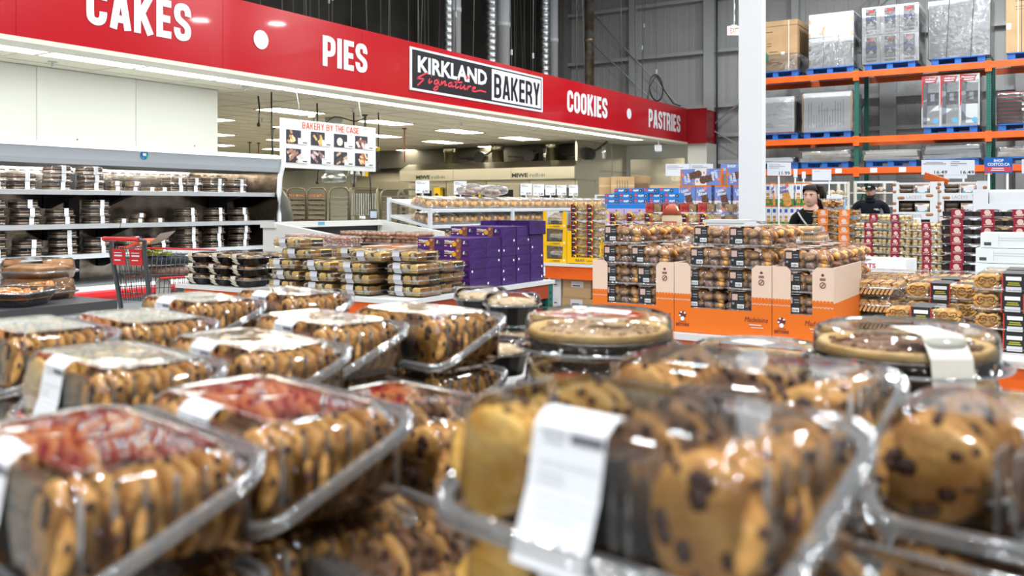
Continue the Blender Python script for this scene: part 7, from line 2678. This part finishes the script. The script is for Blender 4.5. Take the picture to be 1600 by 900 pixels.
# ================================================================ the near display: cookie packs and pies
COOK = mat('cookie', (0.43, 0.185, 0.038), 0.65, bump=0.5, bscale=55, col2=(0.60, 0.32, 0.09), cscale=26)
CHIP = mat('chocolate_chunk', (0.060, 0.022, 0.014), 0.45)
COOK_SHADE = mat('shaded_cookie', (0.16, 0.075, 0.035), 0.65, bump=0.5, bscale=55, col2=(0.26, 0.13, 0.06), cscale=26)  # darker copy of the cookie colour, shade of the middle column painted in
TZ = 0.99
slab = thing('near_display', 'wide display stand under the cookie packs and pies in front', 'display stand', (0, 0, 0), -0.04)
nx0, nx1, ny0, ny1 = -2.6, 1.35, 0.05, 2.35
MB().box(nx0, nx1, ny0, ny1, TZ - 0.03, TZ - 0.002).build('top', mat('grey_slip_sheet', (0.40, 0.40, 0.40), 0.6), slab)
MB().box(nx0 + 0.05, nx1 - 0.05, ny0 + 0.05, ny1 - 0.05, 0, TZ - 0.03).build('body', mat('stand_side', (0.35, 0.33, 0.30), 0.6), slab)
TIER = mat('tier_card', (0.33, 0.30, 0.26), 0.7)


def tier(pts, z, label):
    b = MB()
    b.prism([camxy(*p) for p in pts], TZ, z, 'z')
    b.build('x', TIER)
    o = b.build('display_tier', TIER)
    bpy.data.objects.remove(bpy.data.objects['x'])
    tag(o, label, 'riser')


LZ = 1.036
AZ_ = TZ + 0.001 + 2 * 0.1075
tier([(-0.02, 0.55), (0.02, 0.75), (-0.06, 1.95), (-1.3, 2.25), (-1.3, 0.40), (-0.1, 0.40)], LZ, 'brown card tier under the left group of cookie packs')
tier([(0.07, 1.07), (0.30, 0.80), (0.46, 1.0), (0.22, 1.24)], AZ_ - 0.134, 'small card tier under the pack behind the big-label pack')
tier([(0.30, 0.76), (0.52, 0.53), (0.68, 0.70), (0.45, 0.93)], AZ_ - 0.132, 'small card tier under the right edge cookie pack')
tier([(0.0, 1.35), (0.86, 1.15), (1.1, 1.75), (0.05, 2.35)], 1.075, 'brown card tier under the crumble pies')


def cookie_mesh(seed, m, chips=12):
    q = random.Random(seed)
    b = MB()
    R, th = 0.0435, 0.0062
    prof = [(0.0, -th), (R * 0.5, -th), (R * 0.8, -th), (R * 0.95, -th * 0.55), (R, 0), (R * 0.95, th * 0.6), (R * 0.8, th * 1.05), (R * 0.5, th * 1.2), (0.0, th * 1.25)]
    n = 26
    ph = [q.uniform(0, 6) for _ in range(4)]
    rg = []
    for r, z in prof:
        ring = []
        for k in range(n):
            a = 2 * math.pi * k / n
            rad = max(r, 0.0008) * (1 + 0.022 * math.sin(3 * a + ph[0]) + 0.018 * math.sin(5 * a + ph[1]))
            zz = z + 0.0012 * math.sin(4 * a + ph[2] + r * 160) * (0.2 + r / R) + q.uniform(-.0006, .0006)
            ring.append((rad * math.cos(a), zz, rad * math.sin(a)))
        rg.append(ring)
    b.loft(rg, 0)
    for _ in range(chips):
        a, r = q.uniform(0, 6.28), R * math.sqrt(q.random()) * 0.9
        s = q.uniform(0.0035, 0.0095)
        side = -1 if q.random() < 0.6 else 1
        y = side * th * (1.12 if side < 0 else 1.25) * (1 - 0.35 * (r / R) ** 3)
        n0 = len(b.v)
        b.ball((r * math.cos(a), y, r * math.sin(a)), (s, 0.0016, s * q.uniform(.5, 1)), 7, 4, 1, 0, 0)
        for i in range(n0, len(b.v)):
            x_, y_, z_ = b.v[i]
            b.v[i] = (x_ + q.uniform(-.0012, .0012), y_, z_ + q.uniform(-.0012, .0012))
    for _ in range(5):
        a = q.uniform(0, 6.28)
        b.ball((R * 0.98 * math.cos(a), q.uniform(-.003, .003), R * 0.98 * math.sin(a)), (0.005, 0.003, 0.005), 6, 4, 1)
    return b.mesh('cookie', [m, CHIP])


CM = [cookie_mesh(3, COOK, 20), cookie_mesh(8, COOK, 13), cookie_mesh(14, COOK, 17), cookie_mesh(17, COOK, 10)]
CMD = cookie_mesh(23, COOK_SHADE, 10)
PLAIN = mat('plain_cookie', (0.62, 0.31, 0.045), 0.6, bump=0.5, bscale=55, col2=(0.76, 0.47, 0.12), cscale=22)
CMP = cookie_mesh(29, PLAIN, 0)
W, L, HH = 0.30, 0.19, 0.098
LABM = [mat('label_paper', (0.80, 0.83, 0.87), 0.5), mat('faint_ink', (0.50, 0.52, 0.55), 0.6), mat('bar_ink', (0.12, 0.12, 0.14), 0.6)]


def pack_proto(left, label=True):
    """24-cookie clamshell; origin at its front right lower corner, x to the left is negative, +y to the back"""
    t = thing('cookie_pack', 'x', 'cookies')
    cx, cy = -W / 2, L / 2
    q = random.Random(31)
    for c_, (x, y0, n, ms) in enumerate(((-0.054, 0.026, 9, CM), (-W / 2, 0.066, 7, [CMD, CM[1], CMD]), (-W + 0.054, 0.026, 9, left))):
        for k in range(n):
            o = put('cookie', ms[k % len(ms)], t, (x + q.uniform(-.003, .003), y0 + k * 0.0168, 0.047 + q.uniform(-.002, .002)))
            o.rotation_mode = 'YXZ'
            o.rotation_euler = (-0.13 + q.uniform(-.05, .05), q.uniform(0, 6.28), q.uniform(-.06, .06))
    a = MB()
    a.loft([rr(W - 0.03, L - 0.03, 0.028, 5, 0.0, cx, cy), rr(W - 0.016, L - 0.016, 0.03, 5, 0.006, cx, cy)], 0, True, False)
    # tray: wedge shell below the slanting seam
    n5 = rr(W - 0.016, L - 0.016, 0.03, 5, 0.0, cx, cy)
    seam = lambda y: 0.008 + 0.078 * max(0.0, min(1.0, y / L))
    a.loft([[(x, y, 0.006) for x, y, z in n5], [(x, y, seam(y)) for x, y, z in n5]], 0, False, False)
    a.build('tray', CLEAR, t)
    l = MB()
    n6 = rr(W - 0.022, L - 0.022, 0.03, 5, 0.0, cx, cy)
    rg = [[(x, y, seam(y) + 0.002) for x, y, z in n6], [(x, y, max(seam(y) + 0.004, 0.05)) for x, y, z in rr(W - 0.026, L - 0.026, 0.03, 5, 0, cx, cy)], rr(W - 0.034, L - 0.034, 0.03, 5, 0.088, cx, cy),
          rr(W - 0.05, L - 0.05, 0.028, 5, HH - 0.002, cx, cy), rr(W - 0.062, L - 0.062, 0.025, 5, HH, cx, cy), rr(W - 0.085, L - 0.085, 0.02, 5, HH - 0.002, cx, cy)]
    l.loft(rg, 0, False, True)
    l.build('lid', CLEAR, t)
    r = MB()
    f0 = [(x, y, seam(y)) for x, y, z in rr(W - 0.018, L - 0.018, 0.03, 6, 0, cx, cy)]
    f1 = [(x, y, seam(y) - 0.001) for x, y, z in rr(W + 0.004, L + 0.004, 0.04, 6, 0, cx, cy)]
    r.loft([f0, f1], 0, False, False)
    r.tube([(x, y, z + 0.002) for x, y, z in f1], 0.0036, 6, 0, True)
    r.tube([(x, y, z - 0.006) for x, y, z in f1], 0.0030, 6, 0, True)
    r.build('rim', RIM, t)
    r = MB()
    for k in range(6):
        for x in (-0.016, -W + 0.016):
            r.box(x - 0.0015, x + 0.0015, 0.03 + k * 0.025, 0.0345 + k * 0.025, seam(0.03 + k * 0.025) + 0.004, 0.088)
    for k in range(7):
        r.box(cx - 0.045 + k * 0.014, cx - 0.042 + k * 0.014, 0.016, 0.050, 0.012, 0.075)
    r.build('ribs', RIM, t, kind='stuff')
    if label:
        b = MB()
        x0, x1 = cx - 0.040, cx + 0.026
        pts = [(0.034, HH + 0.002), (0.026, HH + 0.0015), (0.016, 0.090), (0.009, 0.045), (-0.002, 0.012), (-0.006, -0.008)]
        for i in range(len(pts) - 1):
            (ya, za), (yb, zb) = pts[i], pts[i + 1]
            o0, o1 = -0.0016 * i, -0.0016 * (i + 1)
            b.quad((x0 + o0, ya, za), (x1 + o0, ya, za), (x1 + o1, yb, zb), (x0 + o1, yb, zb), 0)

        def ln(u0, u1, v0, v1, m):
            ya, za, yb, zb = 0.0150, 0.090, 0.0080, 0.045
            if v0 > 1:
                ya, za, yb, zb, v0, v1 = 0.0080, 0.045, -0.003, 0.012, v0 - 1, v1 - 1
            P = lambda u, v: (x0 + 0.001 + (x1 - x0) * u, ya + (yb - ya) * v - 0.0008, za + (zb - za) * v)
            b.quad(P(u0, v0), P(u1, v0), P(u1, v1), P(u0, v1), m)
        for (u0, u1, v0, v1, m) in ((0.06, 0.42, 0.06, 0.12, 1), (0.10, 0.40, 0.20, 0.24, 1), (0.48, 0.92, 0.06, 0.20, 2), (0.06, 0.9, 0.55, 0.57, 1), (0.06, 0.45, 0.72, 0.74, 1), (0.06, 0.45, 0.84, 0.86, 1), (0.06, 0.9, 1.1, 1.12, 1), (0.06, 0.9, 1.3, 1.32, 1), (0.06, 0.7, 1.5, 1.52, 1)):
            ln(u0, u1, v0, v1, m)
        b.build('paper_label', LABM, t)
    return Proto(t)


PK = pack_proto(CM)
PKL = pack_proto([CMP, CMP])
PKN = pack_proto(CM, False)
AZ = TZ + 0.001 + 2 * 0.1075
BZ2 = LZ + 0.001 + 0.1075
packs = [
    # image x of the front right edge, its distance, turn in degrees, base height, kind, label
    (1200, 0.520, -10, AZ - 0.006, PKL, 'cookie pack with the big white label and one plain cookie, nearest the middle'),
    (1338, 0.83, -6, AZ - 0.026, PKN, 'cookie pack lying directly behind the big-label pack'),
    (2085, 0.56, -8, AZ - 0.024, PKN, 'cookie pack at the right edge with a cookie facing front, no label seen'),
    (64, 0.640, -12, BZ2, PK, 'cookie pack in the near left corner, dark red reflection on its lid'),
    (405, 0.800, -12, BZ2, PK, 'cookie pack second from the near left corner, white glare on its lid'),
    (145, 1.080, -10, BZ2, PKL, 'cookie pack with a wide label at the left edge, behind the corner pack'),
    (382, 1.225, -12, BZ2, PK, 'cookie pack with dark red lid glare in the third left row'),
    (505, 1.490, -14, BZ2, PK, 'cookie pack in the far left row beside the dark-lidded one'),
    (688, 1.62, -10, BZ2, PKN, 'cookie pack at the far end of the left group, dark reflection on its lid'),
    (10, 1.40, -10, BZ2, PK, 'cookie pack at the left edge with white glare, fourth row back'),
    (190, 1.52, -12, BZ2, PKN, 'unlabelled cookie pack left of centre in the left group, white-glare lid'),
    (300, 1.86, -10, BZ2, PK, 'cookie pack in the last left row toward the cart'),
    (452, 2.00, -12, BZ2, PK, 'cookie pack in the last left row with its label toward the loaf table'),
]
for i, (px, d, deg, z, P, lb) in enumerate(packs):
    x, y = camxy((px - 800) / FPX * d, d)
    rz = math.radians(deg)
    P.place((x, y, z), rz, lb, 'chocolate chunk cookie packs')
    k, zz = 0, z - 0.1075
    while zz > TZ - 0.003 and k < 2:
        P.place((x + 0.004 * (k + 1), y + 0.003, zz), rz + 0.01, ('next lower' if k == 0 else 'lowest') + ' pack under the ' + ' '.join(lb.replace('cookie pack', 'pack').split()[:11]), 'lower cookie packs')
        k += 1
        zz -= 0.1075
for px, d, deg, z, lb in ((1910, 0.40, -9, TZ + 0.1085, 'low cookie pack in the near right corner, seen from above'), (1910, 0.40, -9, TZ + 0.001, 'bottom cookie pack in the near right corner'), (640, 0.70, -14, LZ + 0.001, 'low cookie pack peeping out between the two near groups'),
                            (694, 1.0, -12, TZ + 0.001, 'bottom cookie pack in the gap left of the big-label pack'), (690, 1.0, -10, TZ + 0.1085, 'low cookie pack in the gap left of the big-label pack')):
    x, y = camxy((px - 800) / FPX * d, d)
    PKN.place((x, y, z), math.radians(deg), lb, 'lower cookie packs')

# ---------------------------------------------------------------- pies
PIEC = mat('pie_crust', (0.66, 0.40, 0.13), 0.6, bump=0.3, bscale=60, col2=(0.78, 0.54, 0.24), cscale=20)
CRUMB = mat('pie_crumble', (0.50, 0.32, 0.17), 0.7, bump=0.6, bscale=80, col2=(0.64, 0.46, 0.28), cscale=30)
FOIL = mat('foil_pan', (0.62, 0.62, 0.62), 0.25, 1.0, bump=0.4, bscale=40)


def pie_proto(crumb=CRUMB, crust=PIEC, R=0.148, label=True):
    t = thing('pie', 'x', 'pie')
    MB().lathe([(R * 0.70, 0.004), (R * 0.90, 0.030), (R * 0.97, 0.031), (R * 0.97, 0.033), (R * 0.88, 0.032)], 36).build('foil_pan', FOIL, t)
    b = MB()
    n = 44
    rg = []
    for r, z in ((0.84, 0.03), (0.95, 0.034), (0.97, 0.042), (0.92, 0.050), (0.84, 0.046), (0.80, 0.04)):
        rg.append([(R * r * math.cos(2 * math.pi * k / n) * (1 + 0.012 * math.sin(k * 2.1)), R * r * math.sin(2 * math.pi * k / n) * (1 + 0.012 * math.sin(k * 2.1)), z + 0.002 * math.sin(k * math.pi)) for k in range(n)])
    b.loft(rg, 0, False, False)
    b.build('crust', crust, t)
    b = MB()
    q = random.Random(5)
    b.lathe([(R * 0.82, 0.040), (R * 0.6, 0.046), (R * 0.3, 0.048), (0.001, 0.048)], 30)
    for _ in range(120):
        a, r = q.uniform(0, 6.28), R * 0.8 * math.sqrt(q.random())
        s = q.uniform(0.004, 0.009)
        b.ball((r * math.cos(a), r * math.sin(a), 0.047), (s, s * .8, s * 0.6), 5, 3)
    b.build('crumble', crumb, t, kind='stuff')
    b = MB()
    n = 40
    rg = []
    for r, z in ((1.12, 0.014), (1.02, 0.016), (1.0, 0.03), (0.985, 0.062), (0.95, 0.072), (0.86, 0.078), (0.80, 0.074)):
        rg.append([(R * r * math.cos(2 * math.pi * k / n) * (1 + (0.006 if k % 2 else 0) * (z > 0.02)), R * r * math.sin(2 * math.pi * k / n) * (1 + (0.006 if k % 2 else 0) * (z > 0.02)), z) for k in range(n)])
    b.loft(rg, 0, False, True)
    b.build('dome_lid', CLEAR, t)
    b = MB()
    b.loft([[(R * 0.8 * math.cos(2 * math.pi * k / 30), R * 0.8 * math.sin(2 * math.pi * k / 30), 0.001) for k in range(30)], [(R * 1.0 * math.cos(2 * math.pi * k / 30), R * 1.0 * math.sin(2 * math.pi * k / 30), 0.012) for k in range(30)],
            [(R * 1.12 * math.cos(2 * math.pi * k / 30), R * 1.12 * math.sin(2 * math.pi * k / 30), 0.013) for k in range(30)]], 0, True, False)
    b.build('tray', CLEAR, t)
    b = MB()
    ring = [(R * 1.12 * math.cos(2 * math.pi * k / 36), R * 1.12 * math.sin(2 * math.pi * k / 36), 0.0135) for k in range(36)]
    b.tube(ring, 0.003, 5, 0, True)
    b.add([(R * 1.02, -0.05, 0.014), (R * 1.02, 0.05, 0.014), (R * 1.36, 0.0, 0.014)], [(0, 1, 2)], 0)
    b.build('rim', RIM, t)
    if label:
        b = MB()
        b.obox((0.02, 0.0, 0.0800), (0.085, 0.05, 0.0015), (0.0, 0.05, 0))
        b.build('paper_label', mat('label_paper', (0.80, 0.83, 0.87), 0.5), t)
    return Proto(t)


PIE = pie_proto()


def pie_at(px, py, ztop, label, rz=0.0, P=None, dz=0.078):
    p = atZ(px, py, ztop)
    return (P or PIE).place((p.x, p.y, ztop - dz), rz, label, 'crumble pies')


PH = 0.080
TZ = 1.076
z1 = TZ + 0.002 + 2 * PH - 0.002
p1 = pie_at(935, 487, z1, 'crumble pie in a clear dome, upper one of the two-pie stack', 0.2)
PIE.place((p1.location.x + 0.005, p1.location.y - 0.005, TZ + 0.001), 0.9, 'crumble pie in a clear dome, lower one of the two-pie stack', 'crumble pies')
pie_at(1186, 538, TZ + 0.001 + 0.078, 'single crumble pie beside the two-pie stack', 2.6)
PBER = pie_proto(mat('pie_dark_fill', (0.20, 0.10, 0.06), 0.6, bump=0.5, bscale=70, col2=(0.34, 0.20, 0.12), cscale=26), PIEC, 0.155, False)
p3 = pie_at(1412, 508, TZ + 0.001 + 2 * PH - 0.002, 'dark-topped pie with a tall folded label, upper of its stack', 0.3, PBER)
b = MB()
wv = 0.035
for (ya, za, yb, zb) in ((-0.02, 0.0795, -0.135, 0.0795), (-0.135, 0.0795, -0.165, 0.045), (-0.165, 0.045, -0.172, 0.0)):
    b.quad((-wv, ya, za), (wv, ya, za), (wv, yb, zb), (-wv, yb, zb))
put('paper_label', b.mesh('paper_label', mat('label_cream', (0.66, 0.63, 0.56), 0.6)), p3, (0, 0, 0)).rotation_euler = (0, 0, 0.3)
PBER.place((p3.location.x, p3.location.y, TZ + 0.001), 0.5, 'dark-topped pie, lower of the labelled stack', 'crumble pies')
# small crumble tubs between the cookies and the pies
SMB = mat('crumble_topping', (0.62, 0.44, 0.26), 0.7, bump=0.6, bscale=90, col2=(0.74, 0.58, 0.38), cscale=40)


def tart_proto():
    t = thing('crumble_tub', 'x', 'dessert')
    b = MB()
    n = 32
    b.loft([[(0.055 * math.cos(2 * math.pi * k / n) * (1 + (.02 if k % 2 else 0)), 0.055 * math.sin(2 * math.pi * k / n) * (1 + (.02 if k % 2 else 0)), 0.001) for k in range(n)], [(0.068 * math.cos(2 * math.pi * k / n) * (1 + (.02 if k % 2 else 0)), 0.068 * math.sin(2 * math.pi * k / n) * (1 + (.02 if k % 2 else 0)), 0.05) for k in range(n)]], 0, True, True, False)
    b.build('black_cup', BLKPL, t)
    b = MB()
    q = random.Random(9)
    b.ball((0, 0, 0.05), (0.062, 0.062, 0.014), 14, 6)
    for _ in range(40):
        a, r = q.uniform(0, 6.28), 0.055 * math.sqrt(q.random())
        b.ball((r * math.cos(a), r * math.sin(a), 0.062 - r * .1), (0.006, 0.005, 0.004), 5, 3)
    b.build('crumble', SMB, t, kind='stuff')
    b = MB()
    b.lathe([(0.072, 0.048), (0.073, 0.05), (0.07, 0.068), (0.06, 0.076), (0.0001, 0.077)], 24)
    b.build('lid', CLEAR, t)
    b = MB()
    b.tube([(0.072 * math.cos(2 * math.pi * k / 24), 0.072 * math.sin(2 * math.pi * k / 24), 0.049) for k in range(24)], 0.003, 5, 0, True)
    b.build('rim', RIM, t)
    return Proto(t)


TUBP = tart_proto()
for k, (px, py, l) in enumerate(((778, 545, 'small black cup of crumble at the far left pack corner'), (800, 520, 'small black cup of crumble behind the first cup'), (752, 508, 'small black cup of crumble furthest from the pies'))):
    p = atZ(px, py, TZ + 0.055)
    TUBP.place((p.x, p.y, TZ + 0.001), 0.4 * k, l, 'black crumble cups')
    if k:
        TUBP.place((p.x, p.y, TZ + 0.079), 0.2 * k, l.replace('small black cup', 'upper small black cup'), 'black crumble cups')

# ---------------------------------------------------------------- foil tray and loaf tub at the left edge, on their own stand
TRO = mat('orange_topping', (0.72, 0.20, 0.03), 0.6, col2=(0.80, 0.52, 0.16), cscale=24)
pl = atZ(25, 478, 1.03)
st = thing('near_stand', 'white stand at the left edge under the foil tray and the loaf tub', 'display stand', (pl.x, pl.y, 0))
MB().box(-0.62, 0.13, -0.22, 0.36, 0, 1.028).build('body', WCARD, st)
MB().box(-0.63, 0.14, -0.23, 0.37, 0.99, 1.03).build('top_lip', DKGREY, st)
t = thing('foil_tray', 'foil tray with orange topping under a clear lid at the left edge', 'prepared meal', (pl.x - 0.06, pl.y, 1.031), math.radians(24))
MB().loft([rr(0.26, 0.18, 0.03, 4, 0.001), rr(0.31, 0.23, 0.035, 4, 0.052), rr(0.335, 0.255, 0.04, 4, 0.054), rr(0.335, 0.255, 0.04, 4, 0.058), rr(0.30, 0.22, 0.035, 4, 0.056)], 0, True, False).build('foil_pan', FOIL, t)
b = MB()
for _ in range(70):
    b.ball((rnd.uniform(-.13, .13), rnd.uniform(-.09, .09), 0.050 + rnd.random() * .012), (0.016, 0.012, 0.008), 6, 4, 0, rnd.random() * 3)
b.loft([rr(0.29, 0.21, 0.03, 4, 0.03), rr(0.30, 0.22, 0.03, 4, 0.05)], 0)
b.build('topping', TRO, t, kind='stuff')
a, l, r = clam(0.335, 0.255, 0.045, 0.04, 0.004, 0.012)
l.build('lid', CLEAR, t, (0, 0, 0.055))
r.build('rim', RIM, t, (0, 0, 0.055))
b = MB().loft([rr(0.3, 0.2, 0.03, 4, 0.0), rr(0.34, 0.24, 0.035, 4, 0.055)], 0)
pb_ = atZ(-20, 455, 1.10)
for k, (dx, dy, z) in enumerate(((-0.22, 0.22, 1.031), (-0.22, 0.22, 1.122))):
    t = thing('loaf_tub', 'clear tub of brown bread at the left edge, ' + ('lower one behind the foil tray' if k == 0 else 'upper one behind the foil tray'), 'bread', (pl.x + dx, pl.y + dy, z), 0.2)
    b = MB().loft([rr(0.22, 0.17, 0.03, 4, 0.004), rr(0.25, 0.2, 0.04, 4, 0.045), rr(0.20, 0.15, 0.05, 4, 0.058)], 0)
    b.build('loaf', mat('brown_loaf', (0.34, 0.15, 0.05), 0.6, col2=(0.46, 0.24, 0.10), cscale=16), t)
    a, l, r = clam(0.28, 0.23, 0.088, 0.04, 0.03, 0.014)
    a.build('tray', CLEAR, t)
    l.build('lid', CLEAR, t)
    r.build('rim', RIM, t)
